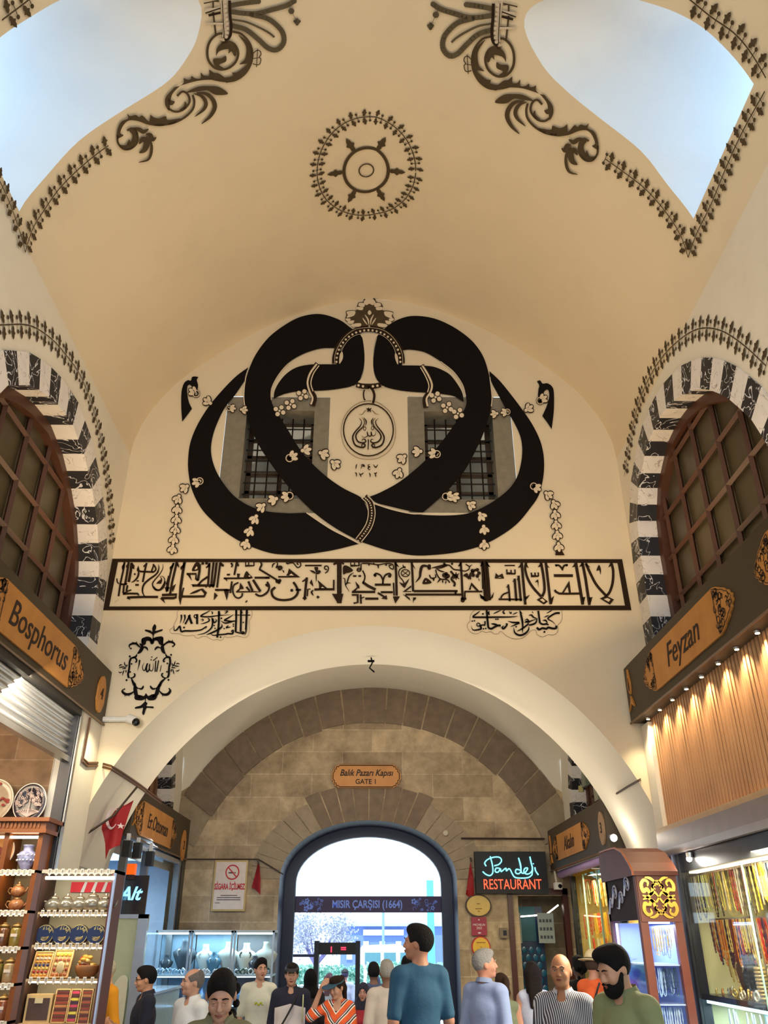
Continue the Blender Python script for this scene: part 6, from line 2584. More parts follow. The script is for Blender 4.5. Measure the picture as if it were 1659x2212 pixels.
# plaques
def oval(nm, x, z, rx, rz, edge, face, label, texts):
    o = empty(nm, (x, YW, z - rz), label, 'plaque')
    N = 32
    P = [(x + rx * math.cos(2 * PI * k / N), z + rz * math.sin(2 * PI * k / N)) for k in range(N)]
    mb = MB(); mb.prism(P, lambda p: (p[0], YW + 0.03, p[1]), lambda p: (p[0], YW - 0.02, p[1])); mb.obj('rim', edge, o)
    P2 = [(x + (p[0] - x) * 0.88, z + (p[1] - z) * 0.88) for p in P]
    mb = MB(); mb.prism(P2, lambda p: (p[0], YW - 0.02, p[1]), lambda p: (p[0], YW - 0.032, p[1])); mb.obj('face', face, o)
    mb = MB()
    for dz, w in texts:
        mb.box(x - w / 2, x + w / 2, YW - 0.034, YW - 0.032, z + dz - 0.008, z + dz + 0.008)
    mb.obj('print', M(150, 110, 40), o)
oval('oval_plaque', 1.90, 2.36, 0.235, 0.185, M(70, 52, 40), M(206, 172, 78, 0.3), 'large yellow oval plaque with dark rim below the neon sign', ((0.03, 0.06), (-0.05, 0.12), (-0.09, 0.04)))
oval('oval_plaque', 1.91, 1.71, 0.165, 0.17, M(186, 30, 30), M(224, 178, 40, 0.4), 'round yellow plaque with red rim above the grey haired man in blue shirt', ((0.07, 0.16), (0.0, 0.02), (-0.04, 0.14)))
rp = empty('red_plaque', (1.90, YW, 1.89), 'square crimson plaque between the two yellow plaques', 'plaque')
mb = MB(); mb.box(1.76, 2.03, YW - 0.02, YW + 0.02, 1.89, 2.18); mb.obj('plate', M(150, 14, 44, 0.4), rp)
text_mesh('MICHELIN', 0.048, 'lettering', WHITEP, rp, (1.895, YW - 0.022, 2.055), (1, 0, 0), (0, 0, 1), depth=0.001)
text_mesh('2022', 0.05, 'lettering', WHITEP, rp, (1.895, YW - 0.022, 2.005), (1, 0, 0), (0, 0, 1), depth=0.001)
mb = MB(); mb.ball((1.895, YW - 0.02, 2.135), (0.012, 0.003, 0.012), 8, 4); mb.ball((1.895, YW - 0.02, 1.93), (0.03, 0.003, 0.012), 8, 4); mb.obj('emblem', WHITEP, rp)
ic = empty('intercom', (2.32, YW, 1.9), 'small grey intercom box beside the restaurant door', 'intercom')
mb = MB(); mb.box(2.25, 2.39, YW - 0.03, YW + 0.02, 1.85, 2.01); mb.obj('case', M(120, 104, 86), ic)
mb = MB(); mb.box(2.31, 2.37, YW - 0.034, YW - 0.03, 1.89, 1.97); mb.obj('screen', M(30, 30, 38, 0.2), ic)

# restaurant door
dd = empty('door_2', (2.9, D2, 0), 'dark red wooden door frame of the restaurant entrance under the neon sign', None, None, 'structure')
mb = MB()
for x in (2.43, 3.42):
    mb.box(x, x + 0.09, D2 - 0.06, D2 + 0.1, -0.3, 2.64)
mb.box(2.43, 3.51, D2 - 0.06, D2 + 0.1, 2.54, 2.64)
mb.obj('frame', mat('door_wood', srgb(70, 24, 12), 0.4, scale=5), dd)
mb = MB(); mb.box(2.2, 3.8, 17.6, 17.65, -0.4, 3.0); mb.box(2.2, 2.25, 16.05, 17.6, -0.4, 3.0); mb.box(3.75, 3.8, 16.05, 17.6, -0.4, 3.0); mb.box(2.2, 3.8, 16.05, 17.6, 2.9, 2.95)
tag(mb.obj('wall_stair_hall', M(120, 108, 98)), 'dim walls of the stair hall behind the restaurant door', None, None, 'structure')
bp_ = empty('tile_panel', (2.8, 16.5, 0), 'dark blue panel of round turquoise tiles inside the restaurant doorway', 'panel')
mb = MB(); mb.box(2.50, 3.12, 16.45, 16.5, -0.3, 2.36); mb.obj('board', M(12, 40, 72, 0.3), bp_)
mb = MB()
for i in range(5):
    for j in range(14):
        x, z = 2.55 + i * 0.13 + (0.065 if j % 2 else 0), 0.1 + j * 0.12
        if x < 3.08:
            mb.ball((x, 16.448, z), (0.052, 0.006, 0.058), 10, 5)
mb.obj('tile_disc', M(30, 92, 122, 0.25), bp_, True)
mb = MB(); mb.box(2.66, 2.98, 16.44, 16.449, 1.8, 2.36); mb.obj('upper_sheet', M(28, 84, 92), bp_)
for (a, b, lab) in ((2.47, 2.68, 'white poster with a green picture on the left of the restaurant doorway'), (2.98, 3.27, 'white menu poster with small pictures on the right of the restaurant doorway')):
    o = empty('poster', (a, 16.2, 1.75), lab, 'poster')
    mb = MB(); mb.box(a, b, 16.2, 16.205, 1.77, 2.25); mb.obj('sheet', M(150, 158, 154), o)
    mb = MB()
    if a < 2.6:
        mb.box(a + 0.03, a + 0.10, 16.194, 16.2, 1.86, 2.08)
        mb.obj('picture', M(50, 90, 70), o)
    else:
        for i in range(4):
            for j in range(3):
                mb.box(a + 0.03 + i * 0.06, a + 0.07 + i * 0.06, 16.194, 16.2, 1.84 + j * 0.13, 1.89 + j * 0.13)
        mb.obj('picture', M(60, 66, 76), o)
mb = MB(); P = [atY(1096, 1978, 16.3), atY(1122, 1980, 16.3), atY(1150, 1978, 16.3), atY(1180, 1975, 16.3), atY(1192, 1966, 16.3), atY(1206, 1955, 16.3)]
mb.tube(P, 0.014, 6)
tag(mb.obj('light_tube', E(255, 244, 225, 6)), 'curved white light tube glowing inside the restaurant doorway', 'light')
scm = empty('security_camera', (3.30, 15.7, 2.55), 'white security camera on a pale pipe right of the neon sign', 'camera')
a = atY(1204, 1915, 15.7)
mb = MB(); mb.tube([atY(1198, 1880, 15.7), atY(1203, 1908, 15.7)], 0.022, 8); mb.obj('pipe', M(200, 188, 168), scm)
mb = MB(); mb.box(a.x - 0.06, a.x + 0.06, a.y - 0.12, a.y + 0.04, a.z - 0.05, a.z + 0.06); mb.obj('housing', WHITEP, scm)
mb = MB(); mb.tube([a + Vector((0.02, -0.12, 0)), a + Vector((0.02, -0.14, 0))], 0.035, 10); mb.obj('lens', M(20, 20, 24, 0.1), scm)

# glass jewellery cabinets left of the gate
CB = M(150, 185, 215, 0.35)
for k, (xa, xb) in enumerate(((-3.55, -2.98), (-2.96, -2.28), (-2.26, -1.60))):
    lab = ('left', 'middle', 'right')[k]
    o = empty('jewellery_cabinet', ((xa + xb) / 2, 15.4, -0.3), 'tall glass jewellery cabinet by the stone gate wall, %s of three' % lab, 'cabinet', 'glass cabinets left of the gate')
    for x in (xa, xb - 0.03):
        mb = MB(); mb.box(x, x + 0.03, 15.08, 15.11, -0.3, 1.96); mb.obj('frame_post', M(170, 180, 190, 0.3, 0.6), o)
    mb = MB(); mb.box(xa, xb, 15.08, 15.6, 1.93, 1.97); mb.obj('top_panel', M(180, 184, 186), o)
    mb = MB(); mb.box(xa + 0.04, xb - 0.04, 15.14, 15.18, 1.905, 1.93); mb.obj('light_strip', E(190, 230, 255, 6), o)
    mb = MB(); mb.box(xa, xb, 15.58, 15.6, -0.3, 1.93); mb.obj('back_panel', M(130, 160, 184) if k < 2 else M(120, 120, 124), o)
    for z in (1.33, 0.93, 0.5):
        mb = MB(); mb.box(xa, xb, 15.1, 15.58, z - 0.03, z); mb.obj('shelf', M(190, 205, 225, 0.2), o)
        mb = MB(); mb.box(xa + 0.04, xb - 0.04, 15.12, 15.15, z - 0.045, z - 0.031); mb.obj('light_strip', E(150, 200, 255, 6), o)
    mb = MB(); mb.box(xa + 0.03, xb - 0.03, 15.085, 15.09, -0.2, 1.93); mb.obj('pane', GLASS, o)
    mb = MB(); mb.box(xa, xb, 15.1, 15.58, -0.33, 0.0); mb.obj('plinth', M(70, 80, 110), o)
light('AREA', 'cabinet_lamp', (-2.6, 15.3, 1.9), (-2.6, 15.35, 1), 22, (0.6, 0.85, 1.0), 1.8, 0.2)


def bust(x, y, z, s, m, neck, label):
    o = empty('necklace_bust', (x, y, z), label, 'bust', None)
    mb = MB()
    prof = [(0.30, 0.0, 0.08), (0.42, 0.12, 0.12), (0.62, 0.30, 0.14), (0.92, 0.56, 0.16), (1.0, 0.68, 0.15), (0.72, 0.78, 0.12), (0.36, 0.86, 0.10), (0.28, 1.0, 0.09), (0.30, 1.1, 0.10)]
    N = 16
    vs = []
    for w, h, d in prof:
        vs += [(x + 0.15 * s * w * math.cos(2 * PI * k / N), y + d * s * 0.6 * math.sin(2 * PI * k / N), z + 0.34 * s * h) for k in range(N)]
    fs = [(i * N + k, i * N + (k + 1) % N, (i + 1) * N + (k + 1) % N, (i + 1) * N + k) for i in range(len(prof) - 1) for k in range(N)]
    fs.append(tuple((len(prof) - 1) * N + k for k in range(N)))
    mb.add(vs, fs)
    mb.obj('form', m, o, True)
    if neck:
        mb = MB()
        P = [Vector((x + 0.075 * s * math.sin(t), y - 0.075 * s, z + 0.34 * s * (0.82 - 0.30 * (0.5 + 0.5 * math.cos(t))))) for t in [-2.4 + 4.8 * k / 16 for k in range(17)]]
        mb.tube(P, [0.009 * s * (1 + 0.4 * (k % 2)) for k in range(17)], 6)
        mb.obj('necklace', neck, o, True)
    return o


SILV = M(225, 235, 240, 0.2, 0.6)
bust(-3.10, 15.36, 1.33, 1.35, M(58, 72, 84), SILV, 'dark grey necklace bust with wide silver collar in the left cabinet')
bust(-3.38, 15.32, 1.33, 0.75, M(44, 58, 72), SILV, 'small dark bust with a thick silver ring necklace in the left cabinet')
bust(-2.76, 15.38, 1.33, 1.15, M(196, 214, 220), SILV, 'pale necklace bust at the left of the middle cabinet')
bust(-2.60, 15.30, 1.33, 0.85, M(60, 110, 140), SILV, 'small blue bust with fringed silver necklace in the middle cabinet')
bust(-2.38, 15.38, 1.33, 1.25, M(186, 194, 190), None, 'pale bare bust at the right of the middle cabinet')
bust(-2.08, 15.36, 1.33, 1.2, M(206, 210, 202), M(50, 60, 60), 'cream bust with dark bead necklace in the right cabinet')
bust(-1.75, 15.38, 1.33, 1.25, M(180, 188, 184), None, 'pale bare bust at the right edge of the right cabinet')
bust(-1.92, 15.28, 1.33, 0.7, M(50, 60, 80), SILV, 'small dark bust with silver necklace in the right cabinet')
rr_ = random.Random(5)


def small_goods(n, xa, xb, y0, y1, z, cols, label, group, name, rad=(0.02, 0.04), cat='jewellery'):
    protos = []
    for cidx, c in enumerate(cols):
        mb = MB()
        rm_, rt = 0.03, 0.009
        mb.tube([(rm_ * math.cos(2 * PI * k / 12), 0, rm_ + rm_ * math.sin(2 * PI * k / 12)) for k in range(13)], rt, 6, cap=False)
        mb.ball((0, -0.004, 2 * rm_), 0.014, 6, 5)
        mb.ball((0, 0, 0.002), (0.02, 0.016, 0.006), 8, 4)
        protos.append(mb.obj(name, M(*c, 0.2, 0.5), None, True))
    for k in range(n):
        p = protos[k % len(protos)]
        o = p if k < len(protos) else p.copy()
        if k >= len(protos):
            COL.objects.link(o)
        o.location = (xa + (xb - xa) * (k + 0.5) / n + rr_.uniform(-0.01, 0.01), rr_.uniform(y0, y1), z)
        s = rr_.uniform(0.8, 1.35)
        o.scale = (s, s, s)
        o.rotation_euler = (0, 0, rr_.uniform(-0.6, 0.6))
        tag(o, label, cat, group)


small_goods(16, -3.50, -3.02, 15.15, 15.28, 1.33, [(225, 235, 245), (150, 190, 220)], 'small silver ring in the left glass cabinet', 'silver in the left cabinet', 'silver_ornament')
small_goods(16, -2.92, -2.32, 15.14, 15.25, 1.33, [(235, 235, 235), (200, 190, 190)], 'small white silver ring in the middle glass cabinet', 'silver in the middle cabinet', 'silver_ornament')
small_goods(14, -2.22, -1.66, 15.14, 15.22, 1.33, [(215, 220, 225), (60, 80, 70)], 'small silver ring in the right glass cabinet', 'silver in the right cabinet', 'silver_ornament')
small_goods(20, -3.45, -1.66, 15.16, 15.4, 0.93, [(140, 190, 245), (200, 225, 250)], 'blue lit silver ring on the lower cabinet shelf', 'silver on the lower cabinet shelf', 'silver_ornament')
for k in range(9):
    x = -3.4 + k * 0.21
    mb = MB(); mb.lathe([(0.05, 0), (0.075, 0.05), (0.06, 0.13), (0.03, 0.17), (0.035, 0.2)], (0, 0, 0), 14)
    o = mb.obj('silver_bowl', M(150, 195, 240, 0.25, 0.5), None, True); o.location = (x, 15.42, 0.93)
    tag(o, 'rounded silver vessel on the lower cabinet shelf', 'vessel', 'silver vessels on the lower shelf')

# =================================================================== OUTSIDE THE GATE
bn = empty('gate_banner', (-0.1, 17.17, 2.29), 'dark purple banner with blue lettering and flowers hanging across the gate', 'banner')
mb = MB(); mb.box(-1.5, 1.38, 17.165, 17.19, 2.28, 2.56); mb.obj('cloth', M(66, 52, 92), bn)
BL = mat('banner_blue', srgb(120, 150, 235), 0.6, emit=srgb(120, 150, 235), estr=0.15)
text_mesh('MISIR ÇARŞISI (1664)', 0.185, 'lettering', BL, bn, (-0.08, 17.16, 2.415), (1, 0, 0), (0, 0, 1), sx=0.80, bold=0.004)
mb = MB()
for sg, x0 in ((1, -1.14), (-1, 1.02)):
    for k in range(26):
        x = x0 + rr_.uniform(-0.22, 0.22)
        z = 2.42 + rr_.uniform(-0.11, 0.11)
        r = rr_.uniform(0.012, 0.035)
        if k < 8:
            for j in range(5):
                a = 2 * PI * j / 5
                mb.ball((x + r * math.cos(a), 17.162, z + r * math.sin(a)), (r * 0.55, 0.003, r * 0.55), 6, 4)
        else:
            P = [(x + r * math.cos(0.8 * j), 17.162, z + r * math.sin(0.8 * j)) for j in range(6)]
            mb.tube(P, 0.004, 4)
mb.obj('flower_print', BL, bn)
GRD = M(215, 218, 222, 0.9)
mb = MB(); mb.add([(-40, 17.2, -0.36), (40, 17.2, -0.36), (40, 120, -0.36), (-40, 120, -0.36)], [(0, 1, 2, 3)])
tag(mb.obj('ground_outside', GRD), 'bright sunlit pavement and street outside the gate', None, None, 'structure')
wd_ = empty('metal_detector', (-0.69, 18.3, -0.36), 'black walk-through metal detector arch with red display outside the gate', 'metal detector')
for x in (-1.13, -0.31):
    mb = MB(); mb.box(x, x + 0.09, 18.2, 18.6, -0.36, 1.80); mb.obj('side_panel', M(30, 36, 52), wd_)
mb = MB(); mb.box(-1.10, -0.24, 18.22, 18.5, 1.56, 1.77); mb.obj('header', M(14, 20, 24), wd_)
mb = MB(); mb.box(-0.80, -0.78, 18.2, 18.215, 1.60, 1.70); mb.box(-0.60, -0.50, 18.2, 18.215, 1.67, 1.69); mb.box(-0.60, -0.50, 18.2, 18.215, 1.64, 1.655); mb.obj('display', E(255, 40, 70, 4), wd_)
fb = MB(); fb.tube([(-1.62, 18.4, 1.54), (-1.12, 18.4, 1.54)], 0.025, 8); fb.tube([(-1.60, 18.4, -0.36), (-1.60, 18.4, 1.54)], 0.025, 8)
tag(fb.obj('barrier_rail', M(50, 60, 100)), 'dark barrier rail left of the metal detector', 'rail')


def hedge(x0, x1, y, z0, z1, n, label, colr, sc=0.09, nm='hedge'):
    rd = random.Random(9)
    o = empty(nm, ((x0 + x1) / 2, y, z0), label, 'hedge')
    mb = MB()
    for k in range(n):
        c = Vector((rd.uniform(x0, x1), y + rd.uniform(-0.25, 0.25), rd.uniform(z0, z1)))
        a = Vector((rd.uniform(-1, 1), rd.uniform(-1, 0.2), rd.uniform(-0.4, 1))).normalized() * sc
        b = a.cross(Vector((rd.uniform(-1, 1), rd.uniform(-1, 1), rd.uniform(-1, 1)))).normalized() * sc * 0.45
        mb.add([c - a, c + b, c + a, c - b], [(0, 1, 2, 3)])
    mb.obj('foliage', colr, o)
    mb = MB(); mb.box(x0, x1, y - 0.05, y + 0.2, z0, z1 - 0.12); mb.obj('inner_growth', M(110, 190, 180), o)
    return o


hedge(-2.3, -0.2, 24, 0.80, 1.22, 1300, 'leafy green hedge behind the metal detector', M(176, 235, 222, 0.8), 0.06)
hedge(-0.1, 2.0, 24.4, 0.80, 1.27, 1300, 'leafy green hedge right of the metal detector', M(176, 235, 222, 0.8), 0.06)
mb = MB(); mb.box(-2.5, 2.2, 23.7, 24.8, -0.36, 0.74)
tag(mb.obj('planter_wall', M(236, 240, 246)), 'long pale planter wall carrying the hedges outside the gate', 'planter')
# tree with thin trunk and loose crown
tr = empty('street_tree', (-2.1, 35, -0.4), 'pale leafy street tree seen through the gate on the left', 'tree')
mb = MB()
rd = random.Random(2)
tips = []
for k in range(9):
    a = rd.uniform(0, 6.28)
    r = rd.uniform(0.3, 1.0)
    t = Vector((-2.1 + r * math.cos(a), 35 + 0.6 * r * math.sin(a), 1.7 + rd.uniform(0, 0.8)))
    mb.tube([(-2.1, 35, 0.9), ((-2.1 + t.x) / 2, 35, 1.4), t], [0.05, 0.03, 0.01], 5)
    tips.append(t)
mb.tube([(-2.1, 35, -0.4), (-2.12, 35, 0.9)], [0.09, 0.05], 7)
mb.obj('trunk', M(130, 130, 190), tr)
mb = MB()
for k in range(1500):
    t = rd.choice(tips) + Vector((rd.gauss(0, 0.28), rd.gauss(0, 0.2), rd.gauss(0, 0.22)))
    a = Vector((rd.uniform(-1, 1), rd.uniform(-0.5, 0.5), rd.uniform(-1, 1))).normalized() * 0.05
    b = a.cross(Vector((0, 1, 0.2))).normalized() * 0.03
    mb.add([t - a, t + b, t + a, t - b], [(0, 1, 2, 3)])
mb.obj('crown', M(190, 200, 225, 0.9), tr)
# building across the street
bd = empty('street_building', (1.0, 45, -0.4), 'low blue grey building with shop windows across the street', 'building')
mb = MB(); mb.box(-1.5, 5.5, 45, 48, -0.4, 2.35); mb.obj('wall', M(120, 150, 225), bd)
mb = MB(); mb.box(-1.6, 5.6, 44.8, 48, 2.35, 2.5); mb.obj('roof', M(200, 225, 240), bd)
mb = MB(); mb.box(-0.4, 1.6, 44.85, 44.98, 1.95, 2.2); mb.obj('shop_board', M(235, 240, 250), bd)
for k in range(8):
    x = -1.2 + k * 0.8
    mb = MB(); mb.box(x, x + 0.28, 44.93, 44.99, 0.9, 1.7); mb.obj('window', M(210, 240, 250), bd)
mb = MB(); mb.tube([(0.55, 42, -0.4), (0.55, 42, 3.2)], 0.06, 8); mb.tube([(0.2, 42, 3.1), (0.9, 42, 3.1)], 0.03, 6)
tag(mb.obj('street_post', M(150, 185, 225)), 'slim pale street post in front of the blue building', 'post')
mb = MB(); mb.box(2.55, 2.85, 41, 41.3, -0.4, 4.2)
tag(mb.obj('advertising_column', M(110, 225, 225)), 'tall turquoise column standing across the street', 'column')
# van
vn = empty('parked_van', (0.3, 30, -0.36), 'white van parked across the street, seen through the gate', 'van')
P = [(-0.45, -0.1), (-0.45, 1.45), (-0.3, 1.62), (0.9, 1.66), (1.35, 1.5), (1.75, 1.05), (2.3, 0.9), (2.4, 0.3), (2.35, -0.1)]
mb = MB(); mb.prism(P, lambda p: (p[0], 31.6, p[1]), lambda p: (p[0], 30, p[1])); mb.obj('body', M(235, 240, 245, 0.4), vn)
for a, b in ((-0.2, 0.3), (0.42, 0.8), (0.95, 1.35)):
    mb = MB(); mb.box(a, b, 29.97, 30.0, 1.1, 1.42); mb.obj('side_window', M(110, 170, 190, 0.15), vn)
for x in (0.1, 1.8):
    mb = MB(); mb.tube([(x, 29.95, -0.06), (x, 30.15, -0.06)], 0.3, 18); mb.obj('wheel', M(40, 44, 54), vn)

# =================================================================== RIGHT SIDE
# slatted wooden panel with small spots above it
sl = empty('slatted_panel', (3.44, 7.5, 2.98), 'wide panel of vertical honey brown wooden slats under the right fascia', 'panel')
SLATW = mat('slat_wood', srgb(206, 160, 116), 0.5, scale=2.0, color2=srgb(166, 118, 80))
mb = MB(); mb.box(3.47, 3.52, 3.0, 10.14, 2.96, 4.26); mb.obj('backing', M(70, 40, 24), sl)
mb = MB()
y = 10.11
while y > 4.4:
    mb.box(3.42, 3.47, y - 0.066, y - 0.016, 2.98, 4.26)
    y -= 0.078
mb.obj('slats', SLATW, sl)
mb = MB(); mb.box(3.36, 3.5, 4.0, 10.16, 2.93, 2.99); mb.obj('bottom_rail', M(206, 172, 132, 0.4), sl)
for k in range(11):
    y = 9.85 - k * 0.45
    o = empty('slat_spotlight', (3.36, y, 4.23), 'small recessed spotlight above the wooden slats', 'spotlight', 'spotlights under the right fascia')
    mb = MB(); mb.lathe([(0.025, 0), (0.03, 0.02)], (3.36, y, 4.215), 10); mb.obj('housing', STEEL, o)
    mb = MB(); mb.lathe([(0.02, 0), (0.02, 0.003)], (3.36, y, 4.210), 10); mb.obj('bulb', E(255, 225, 170, 12), o)
    l = light('SPOT', 'spot_beam', (3.33, y, 4.20), (3.50, y, 3.3), 34, (1.0, 0.78, 0.48), 0.02, None, 1.9, 0.9)
# metal profile and header over the right shop window
hd = empty('window_header', (3.4, 7.3, 2.5), 'long brushed metal header with black beam above the right jewellery window', 'header')
mb = MB(); mb.box(3.34, 3.6, 3.0, 10.12, 2.74, 2.93); mb.obj('metal_profile', mat('pinkish_metal', (0.50, 0.42, 0.39), 0.35, 0.7, scale=6), hd)
mb = MB(); mb.box(3.30, 3.36, 3.0, 10.12, 2.67, 2.74); mb.obj('lower_lip', mat('pale_metal', (0.66, 0.58, 0.54), 0.3, 0.7, scale=6), hd)
mb = MB(); mb.box(3.38, 3.6, 3.0, 9.82, 2.49, 2.67); mb.obj('black_beam', mat('grey_beam', (0.06, 0.065, 0.07), 0.35, 0.3, scale=5, var=0.3), hd)
for y in (9.15, 6.2):
    o = empty('header_spotlight', (3.2, y, 2.72), 'bright round spotlight on the black beam of the right window' if y > 7 else 'second spotlight of the right window further along the beam', 'spotlight')
    mb = MB(); mb.ball((3.33, y, 2.59), 0.03, 12, 8); mb.obj('bulb', E(255, 245, 225, 25), o)
    mb = MB(); mb.lathe([(0.035, 0), (0.038, 0.05)], (3.34, y, 2.60), 12); mb.obj('housing', STEEL, o)
    light('POINT', 'spot_glow', (3.27, y, 2.56), None, 5, (1.0, 0.92, 0.8), 0.03)
post = empty('window_post', (3.4, 9.8, 0), 'black metal corner post with silver line at the right jewellery window', 'post')
mb = MB(); mb.box(3.36, 3.48, 9.60, 9.90, 0, 2.68); mb.obj('core', STEELD, post)
mb = MB(); mb.box(3.345, 3.36, 9.74, 9.77, 0, 2.68); mb.obj('silver_line', M(200, 205, 225, 0.25, 0.7), post)
jw = empty('shop_window', (3.42, 7.5, 0), 'tall glass window of the right jewellery shop, full of hanging strands', 'shop window')
mb = MB(); mb.box(3.385, 3.39, 3.0, 9.60, 0.05, 2.47); mb.obj('pane', GLASS, jw)
mb = MB(); mb.box(3.375, 3.385, 7.98, 8.0, 0.05, 2.47); mb.obj('pane_joint', M(150, 190, 180, 0.2), jw)
mb = MB(); mb.box(4.3, 4.35, 3.0, 9.8, 0, 2.7); mb.box(3.5, 4.3, 9.72, 9.8, 0, 2.7); mb.obj('back_panel', mat('velvet_cream', srgb(214, 206, 162), 0.8, scale=3, color2=srgb(176, 166, 120)), jw)
mb = MB(); mb.box(3.40, 4.3, 3.0, 9.6, 2.50, 2.56); mb.obj('ceiling_board', M(60, 55, 40), jw)
mb = MB(); mb.box(3.395, 4.0, 3.0, 9.6, 1.30, 1.35); mb.obj('display_shelf', M(48, 42, 34, 0.25), jw)
mb = MB(); mb.box(4.0, 4.3, 3.0, 9.6, 0.0, 1.30); mb.obj('lower_back', M(150, 185, 190), jw)
mb = MB(); mb.box(3.45, 3.47, 3.0, 9.6, 2.44, 2.46); mb.obj('hanging_rod', METL, jw)
mb = MB(); mb.box(3.60, 3.62, 3.0, 9.6, 2.02, 2.035); mb.obj('hanging_rod', METL, jw)
mb = MB(); mb.box(3.45, 3.55, 3.0, 9.55, 2.475, 2.495); mb.obj('light_strip', E(255, 236, 190, 5), jw)
mb = MB(); mb.box(3.42, 3.46, 3.0, 9.55, 1.27, 1.295); mb.obj('light_strip', E(190, 240, 255, 5), jw)
light('AREA', 'window_lamp', (3.9, 7.5, 2.45), (3.65, 7.5, 1.0), 480, (1.0, 0.90, 0.66), 0.5, 4.0)
mb = MB(); mb.box(4.36, 4.4, 3, 9.9, 0, 2.9); mb.box(3.62, 4.4, 9.86, 9.9, 0, 2.9); mb.box(3.62, 4.4, 3, 9.9, 2.86, 2.9)
tag(mb.obj('wall_right_shop', M(120, 100, 70)), 'inner walls of the right jewellery shop', None, None, 'structure')

light('AREA', 'lower_window_lamp', (3.7, 7.5, 1.25), (3.7, 7.5, 0.3), 90, (0.7, 0.95, 1.0), 0.4, 4.0)


def strand_proto(L, w, rad, col, bead, rough=0.25, metal=0.2):
    """a hanging closed loop of beads in local coordinates, hanging from z=0 along the Y axis"""
    mb = MB()
    n = int(L / (bead * 1.6))
    P, Rr = [], []
    tot = 2 * n
    for k in range(tot + 1):
        t = k / tot
        ang = PI * (t * 2 - 1)
        y = w * 0.5 * math.sin(ang * 0.5) * (1 if True else 0)
        y = w * (t - 0.5) * 1.0 if False else w * 0.5 * (-math.cos(PI * t)) * (0.35 + 0.65 * math.sin(PI * t))
        z = -L * (math.sin(PI * t) ** 0.8)
        P.append(Vector((0.012 * math.sin(PI * t), y, z)))
        Rr.append(rad * (1.0 if k % 2 else 0.45))
    mb.tube(P, Rr, 6, cap=False)
    return mb.obj('bead_necklace', M(*col, rough, metal), None, True)


def strands(spec, X, ya, yb, ztop, n, dx=0.0, axis='y'):
    """spec: list of (L, w, rad, col, bead, label, group)"""
    protos = []
    for s in spec:
        o = strand_proto(*s[:5])
        tag(o, s[5], 'necklace', s[6])
        protos.append([o, False])
    for k in range(n):
        p = protos[rr_.randrange(len(protos))]
        o = p[0] if not p[1] else p[0].copy()
        if p[1]:
            COL.objects.link(o)
        p[1] = True
        t = (k + 0.5) / n
        if axis == 'y':
            o.location = (X + rr_.uniform(-dx, dx), ya + (yb - ya) * t + rr_.uniform(-0.01, 0.01), ztop)
            o.rotation_euler = (0, 0, rr_.uniform(-0.5, 0.5))
        else:
            o.location = (ya + (yb - ya) * t, X + rr_.uniform(-dx, dx), ztop)
            o.rotation_euler = (0, 0, PI / 2 + rr_.uniform(-0.4, 0.4))
        o.scale = (1, 1, rr_.uniform(0.75, 1.12))
    for p, used in protos:
        if not used:
            bpy.data.objects.remove(p)


mainw = 'right window'
strands([(0.36, 0.07, 0.006, (226, 190, 90), 0.012, 'long pale gold chain high in the far %s' % mainw, 'gold chains far part'),
         (0.40, 0.08, 0.008, (60, 50, 44), 0.016, 'long black bead strand high in the far %s' % mainw, 'black strands far part'),
         (0.34, 0.10, 0.006, (206, 210, 110), 0.012, 'olive green bead strand high in the far %s' % mainw, 'olive strands far part'),
         (0.38, 0.07, 0.007, (206, 190, 170), 0.014, 'pearly bead strand high in the far %s' % mainw, 'pearl strands far part'),
         (0.37, 0.06, 0.007, (150, 40, 36), 0.014, 'dark red bead strand high in the far %s' % mainw, 'red strands far part')], 3.47, 9.5, 8.05, 2.44, 34, 0.02)
strands([(0.42, 0.06, 0.009, (236, 176, 40), 0.016, 'thick bright yellow gold chain high in the near %s' % mainw, 'gold chains near part'),
         (0.38, 0.08, 0.008, (206, 140, 30), 0.014, 'deep amber bead strand high in the near %s' % mainw, 'amber strands near part'),
         (0.34, 0.10, 0.007, (226, 206, 150), 0.014, 'pale gold strand high in the near %s' % mainw, 'pale strands near part'),
         (0.30, 0.09, 0.007, (160, 150, 140), 0.014, 'silver grey strand high in the near %s' % mainw, 'silver strands near part')], 3.46, 7.95, 6.9, 2.45, 44, 0.03)
strands([(0.38, 0.05, 0.008, (216, 130, 30), 0.016, 'orange amber strand in middle row, %s' % mainw, 'amber strands middle row'),
         (0.36, 0.05, 0.008, (176, 36, 22), 0.016, 'bright red coral strand in middle row, %s' % mainw, 'coral strands middle row'),
         (0.34, 0.05, 0.008, (96, 26, 24), 0.016, 'dark red garnet strand in middle row, %s' % mainw, 'garnet strands middle row'),
         (0.40, 0.05, 0.009, (52, 36, 60), 0.016, 'dark violet strand in middle row, %s' % mainw, 'violet strands middle row'),
         (0.32, 0.05, 0.007, (230, 200, 110), 0.014, 'golden strand in middle row, %s' % mainw, 'golden strands middle row')], 3.58, 9.5, 8.05, 2.02, 44, 0.03)
strands([(0.30, 0.07, 0.008, (226, 180, 70), 0.014, 'golden chain low in the near %s' % mainw, 'gold chains lower near part'),
         (0.28, 0.07, 0.008, (180, 200, 214), 0.014, 'silver blue strand low in the near %s' % mainw, 'silver strands lower near part'),
         (0.26, 0.07, 0.008, (200, 110, 40), 0.014, 'copper strand low in the near %s' % mainw, 'copper strands lower near part')], 3.56, 7.95, 6.9, 1.98, 30, 0.03)
